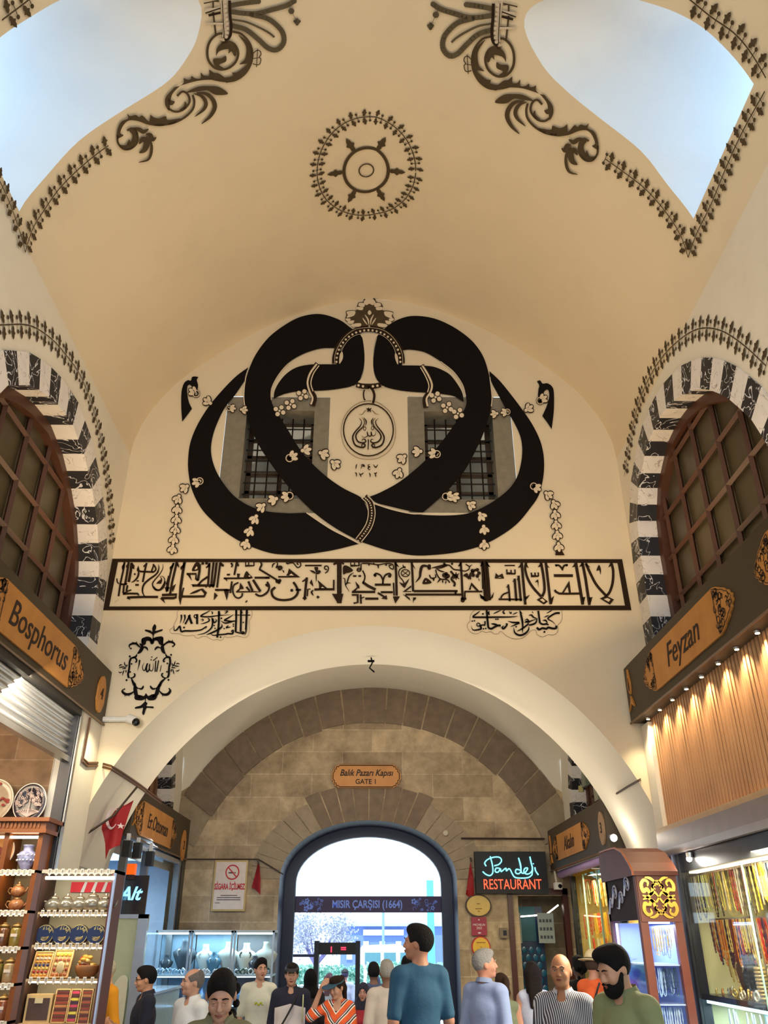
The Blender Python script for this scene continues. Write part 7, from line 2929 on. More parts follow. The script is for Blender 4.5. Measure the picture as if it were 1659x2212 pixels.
strands([(0.24, 0.07, 0.006, (226, 200, 120), 0.012, 'fine gold chain in lowest row, %s' % mainw, 'fine gold chains lowest row'),
         (0.22, 0.07, 0.006, (196, 160, 90), 0.012, 'bronze chain in lowest row, %s' % mainw, 'bronze chains lowest row')], 3.68, 9.5, 8.0, 1.70, 30, 0.03)
strands([(0.5, 0.18, 0.012, (226, 240, 244), 0.022, 'long white pearl strand below the shelf, %s' % mainw, 'pearl strands lower cabinet')], 3.5, 9.3, 7.4, 1.24, 9, 0.04)
def ygoods(n, cols, label, group, name, x0, x1, ya, yb, z, cat='jewellery'):
    small_goods(n, 0, 1, 0, 1, z, cols, label, group, name, cat=cat)
    k = 0
    for o in [o for o in COL.objects if o.get('group') == group]:
        o.location = (rr_.uniform(x0, x1), ya + (yb - ya) * (k + 0.5) / n, z)
        o.rotation_euler = (0, 0, PI / 2 + rr_.uniform(-0.5, 0.5))
        k += 1
ygoods(40, [(236, 206, 120), (226, 222, 206), (196, 140, 60)], 'small gold bangle on the right window shelf', 'bangles on the window shelf', 'bangle', 3.42, 3.75, 9.5, 6.95, 1.35)
for k, (y, c_) in enumerate(((8.95, (44, 40, 36)), (8.25, (226, 214, 190)))):
    o = bust(0, 0, 0, 1.1, M(*c_), METL, 'black necklace bust in the far part of the right window' if k == 0 else 'cream necklace bust in the far part of the right window')
    o.location = (3.66, y, 1.35); o.rotation_euler = (0, 0, -PI / 2)
for k in range(9):
    mb = MB(); mb.lathe([(0.045, 0), (0.055, 0.006), (0.055, 0.022), (0.045, 0.028)], (0, 0, 0), 16)
    o = mb.obj('bracelet_roll', M(190, 160, 100, 0.3, 0.4), None, True); o.location = (3.60, 8.55 + 0.0, 1.35 + 0.03 * k)
    tag(o, 'flat bronze bracelet stacked behind the right window', 'bracelet', 'stack of bracelets')

# wooden kiosk with curved roof
ks = empty('wooden_kiosk', (3.1, 9.8, 0), 'red brown wooden kiosk with curved roof, gold carving and blue lit shelves', 'kiosk')
KW = mat('kiosk_wood', srgb(104, 44, 20), 0.5, scale=5, color2=srgb(74, 26, 12))
kx0, kx1, ky0, ky1 = 2.74, 3.16, 9.18, 10.36
for (x, y) in ((kx0, ky0), (kx1 - 0.07, ky0), (kx0, ky1 - 0.07), (kx1 - 0.07, ky1 - 0.07)):
    mb = MB(); mb.box(x, x + 0.08, y, y + 0.08, 0, 2.45); mb.obj('corner_post', KW, ks)
mb = MB(); mb.box(kx0 + 0.01, kx1 - 0.01, ky0 - 0.012, ky0 + 0.05, 2.0, 2.45); mb.obj('front_frieze', KW, ks)
mb = MB(); mb.box(kx0, kx0 + 0.04, ky0 + 0.08, ky1, 2.02, 2.45); mb.obj('side_frieze', M(34, 16, 18, 0.75), ks)
P = [(-0.06, 2.43), (-0.06, 2.47), (0.05, 2.56), (0.25, 2.68), (0.5, 2.74), (0.8, 2.75), (1.15, 2.75), (1.24, 2.72), (1.24, 2.43)]
mb = MB(); mb.prism(P, lambda p: (kx1 + 0.02, ky0 + p[0], p[1]), lambda p: (kx0 - 0.03, ky0 + p[0], p[1])); mb.obj('roof', KW, ks)
mb = MB(); mb.tube([(kx0 - 0.035, ky0 + a, b) for a, b in P[:7]], 0.012, 6); mb.obj('roof_edge', M(170, 96, 60, 0.35), ks)
GOLD = mat('gold_leaf', srgb(222, 180, 80), 0.25, 0.75, scale=14, var=0.2)
mb = MB()
gx = [2.86, 3.28]
f3 = lambda x, z: (x, ky0 - 0.012, z)
cxm, czm = 2.955, 2.225
for sg in (1, -1):
    for sz in (1, -1):
        for st, w in (([(0.0, 0.0), (0.05, 0.05), (0.10, 0.03), (0.14, 0.08), (0.19, 0.06), (0.21, 0.12), (0.17, 0.17), (0.12, 0.15), (0.13, 0.11)], 0.036),
                      ([(0.0, 0.17), (0.06, 0.12), (0.08, 0.05), (0.15, 0.0), (0.21, -0.02)], 0.03),
                      ([(0.0, 0.12), (0.04, 0.16), (0.09, 0.19), (0.15, 0.195)], 0.028),
                      ([(0.03, 0.08), (0.07, 0.10), (0.05, 0.13), (0.02, 0.11)], 0.02)):
            Pq = crom([Vector((cxm + sg * a * 0.80, czm + sz * b * 0.95)) for a, b in st], 5)
            n = len(Pq)
            v, f = stroke2(Pq, [w * (0.4 + 0.6 * math.sin(PI * i / (n - 1))) for i in range(n)])
            mb.prism([tuple(p) for p in [Vector(q) for q in v[:n]] + [Vector(q) for q in v[n:]][::-1]], lambda p: (p[0], ky0 - 0.012, p[1]), lambda p: (p[0], ky0 - 0.028, p[1]))
mb.obj('gold_carving', GOLD, ks)
mb = MB()
for cy_, cz_, r0 in ((9.45, 2.36, 0.085), (9.72, 2.24, 0.07), (9.95, 2.30, 0.08), (10.15, 2.2, 0.06)):
    Pq = [Vector((kx0 - 0.015, cy_ + r0 * (1 - k / 26) * math.cos(k * 0.55), cz_ + r0 * (1 - k / 26) * math.sin(k * 0.55))) for k in range(24)]
    mb.tube(Pq, [0.012 * (1 - k / 30) for k in range(24)], 5)
    mb.tube([Vector((kx0 - 0.015, cy_ + r0, cz_)), Vector((kx0 - 0.015, cy_ + r0 + 0.06, cz_ - 0.10)), Vector((kx0 - 0.015, cy_ + r0 + 0.15, cz_ - 0.09))], [0.012, 0.01, 0.005], 5)
mb.obj('silver_scroll', M(190, 196, 226, 0.25, 0.6), ks)
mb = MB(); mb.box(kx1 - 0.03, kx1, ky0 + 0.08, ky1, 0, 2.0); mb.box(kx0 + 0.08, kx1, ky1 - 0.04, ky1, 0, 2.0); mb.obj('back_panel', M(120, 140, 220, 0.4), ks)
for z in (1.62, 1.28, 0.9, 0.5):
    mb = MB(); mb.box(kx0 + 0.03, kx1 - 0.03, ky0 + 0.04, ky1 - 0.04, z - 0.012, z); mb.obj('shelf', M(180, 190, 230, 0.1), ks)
mb = MB(); mb.box(kx0 + 0.08, kx1 - 0.08, ky0 + 0.02, ky0 + 0.025, 0.1, 2.0); mb.obj('pane', GLASS, ks)
mb = MB(); mb.box(kx0 + 0.02, kx0 + 0.025, ky0 + 0.08, ky1 - 0.08, 0.1, 2.0); mb.obj('pane', GLASS, ks)
for y in (ky0 + 0.11, ky1 - 0.12):
    mb = MB(); mb.box(kx0 + 0.03, kx0 + 0.05, y, y + 0.02, 0.1, 2.0); mb.obj('light_strip', E(140, 170, 255, 10), ks)
mb = MB(); mb.box(kx0 + 0.1, kx1 - 0.1, ky0 + 0.07, ky0 + 0.10, 1.985, 2.0); mb.obj('light_strip', E(160, 185, 255, 10), ks)
light('AREA', 'kiosk_lamp', (2.95, 9.7, 1.98), (2.95, 9.7, 0.8), 30, (0.62, 0.70, 1.0), 0.3, 0.8)
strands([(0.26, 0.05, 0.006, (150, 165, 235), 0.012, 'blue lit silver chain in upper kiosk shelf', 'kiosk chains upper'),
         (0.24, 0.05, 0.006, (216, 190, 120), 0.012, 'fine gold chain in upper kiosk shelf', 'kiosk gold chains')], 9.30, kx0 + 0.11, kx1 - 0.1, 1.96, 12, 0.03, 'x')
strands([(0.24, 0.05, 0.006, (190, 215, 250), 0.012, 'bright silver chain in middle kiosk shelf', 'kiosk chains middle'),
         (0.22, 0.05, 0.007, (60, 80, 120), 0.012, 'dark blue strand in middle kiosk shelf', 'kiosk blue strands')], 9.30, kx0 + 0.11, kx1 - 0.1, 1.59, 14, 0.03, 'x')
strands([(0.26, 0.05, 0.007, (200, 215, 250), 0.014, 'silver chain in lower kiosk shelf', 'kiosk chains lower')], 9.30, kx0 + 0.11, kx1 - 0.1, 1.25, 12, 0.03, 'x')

# right gate bay: spotlight, awning, gold shop window
spx = atY(1326, 1810, 11.5)
sp = empty('flood_spotlight', (spx.x, 11.6, spx.z), 'glaring round spotlight in front of the dark fascia of the right gate bay', 'spotlight')
mb = MB(); mb.ball(tuple(spx), 0.045, 14, 10); mb.obj('bulb', E(255, 240, 210, 40), sp)
mb = MB(); mb.lathe([(0.03, 0), (0.055, 0.05), (0.06, 0.08)], (spx.x + 0.0, spx.y + 0.06, spx.z - 0.04), 12); mb.tube([spx + Vector((0, 0.08, 0)), spx + Vector((0.15, 0.3, 0.0))], 0.012, 6); mb.obj('housing', STEELD, sp)
light('POINT', 'flood_glow', tuple(spx + Vector((-0.08, -0.06, 0))), None, 5, (1.0, 0.9, 0.7), 0.04)
aw = empty('awning_roller', (3.3, 14, 2.85), 'rolled white and lilac awning over the gold shop window in the right gate bay', 'awning')
mb = MB(); mb.tube([(3.34, 12.1, 2.86), (3.34, 15.6, 2.84)], 0.06, 12); mb.obj('roller', M(180, 150, 200, 0.4), aw, True)
mb = MB(); mb.box(3.30, 3.5, 12.1, 15.7, 2.90, 2.96); mb.obj('cover', M(232, 220, 196, 0.4), aw)
sw = empty('shop_window', (3.42, 13.8, 0), 'glass shop window glowing with gold in the right gate bay', 'shop window')
mb = MB(); mb.box(3.40, 3.405, 12.3, 15.0, 0.1, 2.76); mb.obj('pane', GLASS, sw)
for y in (15.05, 12.25):
    mb = MB(); mb.box(3.38, 3.46, y - 0.06, y + 0.06, -0.3, 2.78); mb.obj('frame_post', M(28, 30, 28, 0.4, 0.4), sw)
for y in (14.2, 13.3):
    mb = MB(); mb.box(3.39, 3.41, y - 0.008, y + 0.008, 0.1, 2.76); mb.obj('pane_joint', M(150, 190, 170, 0.2), sw)
mb = MB(); mb.box(4.1, 4.15, 12.2, 15.2, -0.3, 2.9); mb.box(3.45, 4.1, 15.1, 15.15, -0.3, 2.9); mb.obj('back_panel', mat('gold_back', srgb(206, 180, 96), 0.6, scale=9, color2=srgb(140, 110, 50)), sw)
for z in (1.5, 1.05, 0.6):
    mb = MB(); mb.box(3.5, 4.1, 12.3, 15.05, z - 0.015, z); mb.obj('shelf', M(206, 190, 140, 0.2), sw)
light('AREA', 'gold_window_lamp', (3.75, 13.7, 2.7), (3.65, 13.7, 1.0), 130, (1.0, 0.86, 0.52), 0.4, 2.4)
mb = MB(); mb.box(4.2, 4.25, 11.9, 16, -0.3, 3.2); mb.box(3.62, 4.2, 11.86, 11.9, -0.3, 3.2); mb.box(3.62, 4.2, 11.9, 16, 2.98, 3.02)
tag(mb.obj('wall_gold_shop', M(110, 92, 60)), 'inner walls of the gold shop in the right gate bay', None, None, 'structure')
gb = 'gate bay window'
for z in (2.66, 2.2, 1.85):
    strands([(0.36, 0.09, 0.011, (240, 186, 50), 0.022, 'bright gold chain in the %s, %s row' % (gb, {2.66: 'top', 2.2: 'middle', 1.85: 'lower'}[z]), 'bay gold %s' % z),
             (0.34, 0.09, 0.010, (206, 200, 150), 0.022, 'pale gold chain in the %s, %s row' % (gb, {2.66: 'top', 2.2: 'middle', 1.85: 'lower'}[z]), 'bay pale %s' % z),
             (0.32, 0.08, 0.011, (216, 90, 40), 0.022, 'orange bead strand in the %s, %s row' % (gb, {2.66: 'top', 2.2: 'middle', 1.85: 'lower'}[z]), 'bay orange %s' % z)] , 3.55, 14.95, 12.4, z, 24, 0.06)
# books and boxes behind the right bay arch, and cables at the pillar foot
bkp = [atX(1249, 1685, 3.74), atX(1262, 1672, 3.8), atX(1272, 1668, 3.8), atX(1290, 1700, 3.8), atX(1302, 1706, 3.8)]
for k, (p, c_, lab) in enumerate(zip(bkp, ((206, 196, 130), (150, 156, 140), (96, 110, 90), (170, 170, 150), (120, 130, 120)), ('yellowish box in the right bay arch window, frontmost', 'pale grey folder behind the yellowish box', 'green grey folder in the right bay arch window', 'cream folder low in the right bay arch window', 'grey folder at the edge of the right bay arch window'))):
    mb = MB(); mb.box(p.x - 0.04, p.x + 0.04, p.y - 0.12, p.y + 0.12, p.z - 0.22, p.z + 0.18)
    tag(mb.obj('storage_box' if k == 0 else 'folder', M(*c_)), lab, 'box' if k == 0 else 'folder')
cb = MB()
for k in range(6):
    p0 = atX(1398 + 3 * k, 1790, 3.55)
    cb.tube(crom([p0, p0 + Vector((0, rr_.uniform(-0.1, 0.1), -0.2)), p0 + Vector((0.02, rr_.uniform(-0.2, 0.2), -0.45)), p0 + Vector((0.02, rr_.uniform(-0.2, 0.2), -0.8))], 5), 0.008, 5)
tag(cb.obj('cable_bundle', M(30, 24, 22)), 'tangled bundle of black cables at the right foot of the arch', 'cables')
# =================================================================== PEOPLE
import openvdb as vdb


class S:
    """signed-distance sculpt: blended tapered limbs and ellipsoids, meshed as one continuous skin"""
    def __init__(s):
        s.p = []

    def cap(s, a, b, ra, rb=None, k=0.03, op='+'):
        s.p.append(('c', np.array(a, float), np.array(b, float), ra, ra if rb is None else rb, k, op))
        return s

    def ell(s, c, r, k=0.03, op='+', R=None):
        s.p.append(('e', np.array(c, float), np.array(r, float), R, None, k, op))
        return s

    def plane(s, n, d):
        """keep the side where n.p < d"""
        s.p.append(('p', np.array(n, float), d, None, None, 0, '&'))
        return s

    def mesh(s, name, h, m, parent):
        lo, hi = np.full(3, 9.0), np.full(3, -9.0)
        for q in s.p:
            if q[6] != '+':
                continue
            if q[0] == 'c':
                r = max(q[3], q[4]) + 0.02
                lo = np.minimum(lo, np.minimum(q[1], q[2]) - r)
                hi = np.maximum(hi, np.maximum(q[1], q[2]) + r)
            else:
                r = q[2].max() + 0.02
                lo = np.minimum(lo, q[1] - r)
                hi = np.maximum(hi, q[1] + r)
        lo -= 2 * h
        n = np.ceil((hi - lo) / h).astype(int) + 3
        A = np.full(n, 0.12, np.float32)
        ax = [(lo[i] + h * np.arange(n[i])).astype(np.float32) for i in range(3)]
        for q in s.p:
            if q[0] == 'p':
                X, Y, Z = ax[0][:, None, None], ax[1][None, :, None], ax[2][None, None, :]
                A = np.maximum(A, X * q[1][0] + Y * q[1][1] + Z * q[1][2] - q[2]).astype(np.float32)
                continue
            if q[0] == 'c':
                r = max(q[3], q[4])
                l, u = np.minimum(q[1], q[2]) - r, np.maximum(q[1], q[2]) + r
            else:
                r = q[2].max()
                l, u = q[1] - r, q[1] + r
            pad = 0.06
            i0 = np.clip(((l - pad - lo) / h).astype(int), 0, n - 1)
            i1 = np.clip(((u + pad - lo) / h).astype(int) + 1, 1, n)
            sl = tuple(slice(a, b) for a, b in zip(i0, i1))
            X = ax[0][sl[0]][:, None, None]
            Y = ax[1][sl[1]][None, :, None]
            Z = ax[2][sl[2]][None, None, :]
            if q[0] == 'c':
                d = q[2] - q[1]
                L = max(float(d @ d), 1e-9)
                px, py, pz = X - q[1][0], Y - q[1][1], Z - q[1][2]
                t = np.clip((px * d[0] + py * d[1] + pz * d[2]) / L, 0, 1)
                D = np.sqrt((px - t * d[0]) ** 2 + (py - t * d[1]) ** 2 + (pz - t * d[2]) ** 2) - (q[3] + t * (q[4] - q[3]))
            else:
                px, py, pz = X - q[1][0], Y - q[1][1], Z - q[1][2]
                if q[3] is not None:
                    R = q[3]
                    px, py, pz = (R[0][0] * px + R[1][0] * py + R[2][0] * pz, R[0][1] * px + R[1][1] * py + R[2][1] * pz, R[0][2] * px + R[1][2] * py + R[2][2] * pz)
                r_ = q[2]
                k0 = np.sqrt((px / r_[0]) ** 2 + (py / r_[1]) ** 2 + (pz / r_[2]) ** 2)
                k1 = np.sqrt((px / r_[0] ** 2) ** 2 + (py / r_[1] ** 2) ** 2 + (pz / r_[2] ** 2) ** 2) + 1e-9
                D = k0 * (k0 - 1) / k1
            a = A[sl]
            k = q[5]
            if q[6] == '+':
                hh = np.maximum(k - np.abs(a - D), 0) / k
                A[sl] = np.minimum(a, D) - hh * hh * k / 4
            elif q[6] == '-':
                D = -D
                hh = np.maximum(k - np.abs(a - D), 0) / k
                A[sl] = np.maximum(a, D) + hh * hh * k / 4
        g = vdb.FloatGrid(0.12)
        g.copyFromArray(np.clip(A, -0.12, 0.12))
        P, Q = g.convertToQuads(0.0)
        P = P * h + lo
        me = bpy.data.meshes.new(name)
        me.from_pydata(P.tolist(), [], Q[:, ::-1].tolist())
        me.materials.append(m)
        me.polygons.foreach_set('use_smooth', [True] * len(me.polygons))
        me.update()
        o = bpy.data.objects.new(name, me)
        COL.objects.link(o)
        o.parent = parent
        return o


def pattern_mat(name, base, kind):
    """woven stripe patterns in the cloth's own coordinates"""
    m = mat(name, base, 0.8, scale=30, var=0.05)
    nt = m.node_tree
    b = nt.nodes['Principled BSDF']
    tc = [n for n in nt.nodes if n.bl_idname == 'ShaderNodeTexCoord'][0]
    sp = nt.nodes.new('ShaderNodeSeparateXYZ')
    nt.links.new(tc.outputs['Object'], sp.inputs[0])

    def mth(op, a, b_=None):
        n = nt.nodes.new('ShaderNodeMath')
        n.operation = op
        for i, v in enumerate((a, b_)):
            if v is None:
                continue
            if isinstance(v, (int, float)):
                n.inputs[i].default_value = v
            else:
                nt.links.new(v, n.inputs[i])
        return n.outputs[0]
    rp = nt.nodes.new('ShaderNodeValToRGB')
    rp.color_ramp.interpolation = 'CONSTANT'
    ab = mth('ABSOLUTE', sp.outputs[0])
    if kind == 'pin':
        ang = mth('ADD', sp.outputs[0], mth('MULTIPLY', sp.outputs[1], 0.7))
        f = mth('FRACT', mth('MULTIPLY', mth('ADD', ang, 5), 62))
        st = [(0, srgb(58, 54, 66)), (0.62, srgb(205, 205, 212))]
    elif kind == 'chevron':
        f = mth('FRACT', mth('MULTIPLY', mth('SUBTRACT', mth('ADD', sp.outputs[2], 5), mth('MULTIPLY', ab, 1.1)), 7))
        st = [(0, srgb(226, 92, 38)), (0.42, srgb(238, 226, 212)), (0.54, srgb(28, 26, 40)), (0.68, srgb(238, 226, 212)), (0.78, srgb(40, 60, 110)), (0.86, srgb(226, 92, 38))]
    else:
        # dark yoke and sleeves over a white body
        f = mth('MAXIMUM', mth('GREATER_THAN', mth('SUBTRACT', sp.outputs[2], mth('MULTIPLY', ab, -0.25)), 1.335), mth('GREATER_THAN', ab, 0.185))
        st = [(0, srgb(214, 206, 204)), (0.5, srgb(18, 20, 44))]
    el = rp.color_ramp.elements
    while len(el) < len(st):
        el.new(0.5)
    for e, (p, c) in zip(el, st):
        e.position = p
        e.color = (*c, 1)
    nt.links.new(f, rp.inputs[0])
    nt.links.new(rp.outputs[0], b.inputs['Base Color'])
    return m


def Rzx(yaw, pitch, roll=0.0):
    return np.array((Matrix.Rotation(yaw, 3, 'Z') @ Matrix.Rotation(pitch, 3, 'X') @ Matrix.Rotation(roll, 3, 'Y')))


def hand(s, w, d, nrm, side, curl=0.5, k=0.008):
    """palm, four unequal bent fingers and a thumb leaving the side of the palm; nrm points to the palm side"""
    d = Vector(d).normalized()
    nrm = Vector(nrm)
    nrm = (nrm - d * nrm.dot(d)).normalized()
    x = d.cross(nrm) * side
    w = Vector(w)
    s.ell(w + d * 0.045, (0.036, 0.036, 0.036), 0.02)
    for i, L in enumerate((0.068, 0.078, 0.072, 0.056)):
        off = (i - 1.5) * 0.0195
        k0 = w + d * 0.085 + x * (-off)
        s.cap(w + d * 0.02 + x * (-off * 0.6), k0, 0.013, 0.0115, 0.012)
        a = curl
        p = k0
        for j, (l, r) in enumerate(((0.45, 0.0105), (0.32, 0.0095), (0.23, 0.0085))):
            dd = (d * math.cos(a) + nrm * math.sin(a))
            q = p + dd * (L * l)
            s.cap(p, q, r, r * 0.93, k)
            p = q
            a += curl * 0.9
    t0 = w + d * 0.025 + x * 0.028
    t1 = t0 + (d * 0.6 + x * 0.8 + nrm * 0.3).normalized() * 0.038
    t2 = t1 + (d * 0.85 + x * 0.3 + nrm * 0.4).normalized() * 0.032
    s.cap(t0, t1, 0.014, 0.0115, 0.014)
    s.cap(t1, t2, 0.0115, 0.0095, k)


def person(label, X, Y, height, face=0.0, head=(0, 0), skin=(196, 150, 120), hair=('short', (30, 24, 22)), shirt=(200, 200, 200), sleeve=0.55,
           trousers=(60, 62, 72), build=1.0, female=False, arms=None, collar=None, extras=None, lean=0.0, h=0.0075, shirt_mat=None, zoff=0.0, neckline=0.0, K=1.2):
    """face: 0 looks at the camera side (-Y), positive turns to the viewer's right; metres; local frame faces -Y"""
    tp = 1.86 + (floor_z(Y) + height - 1.86) * K
    X, Y = X * K, Y * K
    height = tp - floor_z(Y)
    o = empty('person', (X, Y, floor_z(Y) + zoff), label, 'person')
    o.rotation_euler = (0, 0, face)
    sc = (height - 0) / 1.75
    o.scale = (sc, sc, sc)
    sk = mat('skin_%d_%d' % (skin[0], len(bpy.data.materials)), srgb(*skin), 0.55, scale=14, var=0.06)
    hm = mat('hair_%d' % len(bpy.data.materials), srgb(*hair[1]), 0.85, scale=70, var=0.3, bump=0.5)
    hm.node_tree.nodes['Principled BSDF'].inputs['Specular IOR Level'].default_value = 0.2
    sw_ = 0.148 if female else 0.168
    sw_ *= build ** 0.5
    B = build
    hy = Rzx(head[0], head[1])
    piv = np.array((0, 0.02, 1.50))
    ly = -lean

    def hp(p):
        return hy @ (np.array(p, float) - piv) + piv + np.array((0, ly * 0.55, 0))

    def torso(s, g=0.0):
        s.ell((0, ly * 0.3, 1.27), (0.155 * B + g, 0.105 * B + g, 0.19), 0.05)
        s.cap((-sw_ + 0.03, ly * 0.5 + 0.01, 1.425), (sw_ - 0.03, ly * 0.5 + 0.01, 1.425), 0.046 + g, None, 0.06)
        for q in (-1, 1):
            s.cap((0, 0.025 + ly * 0.5, 1.465), (q * sw_ * 0.75, ly * 0.5 + 0.02, 1.435), 0.048 + g * 0.7, 0.036 + g, 0.04)
        s.ell((0, ly * 0.1 - 0.01 * (B - 1) * 10, 1.05), ((0.130 if female else 0.145) * B + g, 0.10 * B * B + g, 0.18), 0.06)
        s.ell((0, 0.015, 0.92), (0.165 * B + g, 0.115 * B + g, 0.12), 0.06)
        if female:
            for q in (-1, 1):
                s.ell((q * 0.068, ly * 0.3 - 0.085, 1.27), (0.062 + g, 0.052 + g, 0.06), 0.04)
        return s
    # arms: (elbow, wrist, hand direction, palm normal, curl)
    A = {}
    for sd in (-1, 1):
        A[sd] = ((sd * (sw_ + 0.05), 0.03, 1.13), (sd * (sw_ + 0.06), -0.03, 0.90), (0, -0.15, -1), (-sd, 0, 0), 0.35)
    if arms:
        A.update(arms)
    sh_ = {sd: (sd * sw_, ly * 0.5 + 0.01, 1.415) for sd in (-1, 1)}
    body = torso(S())
    body.cap((0, 0.025 + ly * 0.5, 1.40), hp((0, 0.022, 1.56)), 0.060 * (0.9 if female else 1), 0.050 * (0.88 if female else 1), 0.03)
    for sd in (-1, 1):
        e, w, hd, hn, cu = A[sd]
        body.cap(sh_[sd], e, 0.050 * B, 0.038, 0.035)
        body.cap(e, w, 0.038, 0.026, 0.02)
        hand(body, w, hd, hn, sd, cu)
        body.cap((sd * 0.09, 0.01, 0.90), (sd * 0.10, -0.01, 0.50), 0.088 * B, 0.055, 0.04)
        body.cap((sd * 0.10, -0.01, 0.50), (sd * 0.105, 0.03, 0.09), 0.054, 0.036, 0.02)
        body.cap((sd * 0.105, 0.045, 0.045), (sd * 0.125, -0.13, 0.032), 0.040, 0.030, 0.02)
    # head
    HR = hy
    fs_ = 0.94 if female else 1.0
    def he(c, r, k=0.02, op='+', s_=body):
        s_.ell(hp(c), tuple(a * fs_ for a in r), k, op, HR)
    he((0, 0.018, 1.655), (0.076, 0.097, 0.098), 0.03)
    he((0, -0.025, 1.612), (0.060, 0.070, 0.088), 0.03)
    he((0, -0.048, 1.556), (0.040, 0.040, 0.030), 0.025)
    he((0, -0.072, 1.545), (0.020, 0.018, 0.018), 0.015)
    for sd in (-1, 1):
        he((sd * 0.038, -0.062, 1.603), (0.024, 0.024, 0.026), 0.018)
        he((sd * 0.030, -0.094, 1.641), (0.018, 0.013, 0.012), 0.008, '-')
        body.cap(hp((sd * 0.012, -0.093, 1.658)), hp((sd * 0.044, -0.084, 1.660)), 0.0075, 0.007, 0.010)
        he((sd * 0.076, 0.010, 1.628), (0.010, 0.020, 0.030), 0.006)
    for sd in (-1, 1):
        dn = 0.006 if head[1] > 0.25 else 0.0
        he((sd * 0.030, -0.0845, 1.650 - dn), (0.0165, 0.0085, 0.0055 + dn * 0.6), 0.004)
        he((sd * 0.030, -0.0835, 1.6305), (0.0155, 0.0075, 0.0035), 0.004)
    body.cap(hp((0, -0.090, 1.652)), hp((0, -0.108, 1.612)), 0.0085, 0.0125, 0.010)
    for sd in (-1, 1):
        he((sd * 0.010, -0.098, 1.606), (0.009, 0.010, 0.008), 0.006)
    he((0, -0.090, 1.585), (0.022, 0.010, 0.006), 0.006)
    he((0, -0.088, 1.573), (0.020, 0.010, 0.006), 0.005)
    if hair[0] == 'hijab' and head[0] > 2:
        pass
    body.mesh('body', h, sk, o)
    # eyes, brows, lips
    ey = MB()
    for sd in (-1, 1):
        c = hp((sd * 0.030, -0.0765, 1.640))
        ey.ball(tuple(c), 0.0122, 10, 8, 0)
        c = hp((sd * 0.030, -0.0830, 1.6395))
        ey.ball(tuple(c), 0.0068, 8, 6, 1)
    ey.obj('eyes', [M(176, 164, 154, 0.5), M(36, 22, 16, 0.4)], o, True, False)
    br = MB()
    for sd in (-1, 1):
        br.tube([hp((sd * 0.012, -0.100, 1.663)), hp((sd * 0.030, -0.0985, 1.668)), hp((sd * 0.048, -0.088, 1.661))], [0.0035, 0.0045, 0.002], 6)
    br.obj('eyebrows', hm if hair[0] != 'hijab' else M(40, 30, 26), o, True, False)
    lp = MB()
    lp.tube([hp((-0.022, -0.092, 1.578)), hp((-0.008, -0.102, 1.582)), hp((0.008, -0.102, 1.582)), hp((0.022, -0.092, 1.578))], [0.002, 0.0048, 0.0048, 0.002], 6)
    lp.tube([hp((-0.018, -0.093, 1.576)), hp((0, -0.101, 1.571)), hp((0.018, -0.093, 1.576))], [0.002, 0.0055, 0.002], 6)
    lp.obj('lips', M(*(tuple(int(a * b) for a, b in zip(skin, (0.82, 0.62, 0.62)))), 0.45), o, True, False)
    # hair
    st = hair[0]
    if st in ('short', 'crop', 'long', 'pony', 'curly', 'fringe', 'quiff'):
        hs = S()
        g = 0.004 if st == 'crop' else 0.008
        he((0, 0.022, 1.664), (0.078 + g, 0.097 + g, 0.097 + g), 0.02, '+', hs)
        if st != 'fringe':
            he((0, -0.03, 1.728), (0.062, 0.062, 0.036 + g), 0.03, '+', hs)
        if st == 'quiff':
            he((0, -0.055, 1.740), (0.052, 0.044, 0.026), 0.03, '+', hs)
        if st == 'long':
            for q in (-0.04, 0, 0.04):
                hs.cap(hp((q, 0.085, 1.66)), hp((q * 1.1, 0.105, 1.34)), 0.045, 0.02, 0.04)
            for q in (-1, 1):
                hs.cap(hp((q * 0.075, 0.03, 1.66)), hp((q * 0.07, 0.06, 1.48)), 0.028, 0.02, 0.03)
        if st == 'pony':
            hs.ell(hp((0, 0.118, 1.70)), (0.03, 0.03, 0.03), 0.02)
            hs.cap(hp((0, 0.13, 1.70)), hp((0.0, 0.145, 1.58)), 0.032, 0.038, 0.02)
            hs.cap(hp((0.0, 0.145, 1.58)), hp((0.01, 0.125, 1.40)), 0.038, 0.016, 0.02)
        if st == 'curly':
            he((0, 0.10, 1.64), (0.06, 0.05, 0.07), 0.03, '+', hs)
            rd = random.Random(4)
            for k_ in range(18):
                a = rd.uniform(0, 6.28)
                z = rd.uniform(1.44, 1.66)
                c = hp((0.055 + 0.03 * math.cos(a), 0.11 + 0.035 * math.sin(a), z))
                hs.ell(c, (0.020, 0.020, 0.022), 0.01)
        # carve the face, ears and nape
        he((0, -0.090, 1.608), (0.070, 0.084, 0.096), 0.012, '-', hs)
        if st in ('short', 'crop', 'fringe', 'quiff'):
            for q in (-1, 1):
                he((q * 0.085, -0.006, 1.595), (0.034, 0.05, 0.052), 0.008, '-', hs)
            hs.ell(hp((0, 0.09, 1.50)), (0.12, 0.12, 0.075), 0.01, '-', HR)
        if st == 'fringe':
            he((0, -0.05, 1.77), (0.085, 0.135, 0.095), 0.01, '-', hs)
        hs.mesh('hair', h * 0.85, hm, o)
    elif st == 'hijab':
        hs = S()
        he((0, 0.02, 1.655), (0.092, 0.112, 0.112), 0.03, '+', hs)
        hs.cap(hp((0, 0.01, 1.60)), (0, 0.01 + ly * 0.5, 1.46), 0.088, 0.095, 0.05)
        hs.cap((-0.10, 0.01, 1.43), (0.10, 0.01, 1.43), 0.075, None, 0.06)
        he((0, -0.092, 1.615), (0.056, 0.065, 0.078), 0.012, '-', hs)
        hs.mesh('headscarf', h, hm, o)
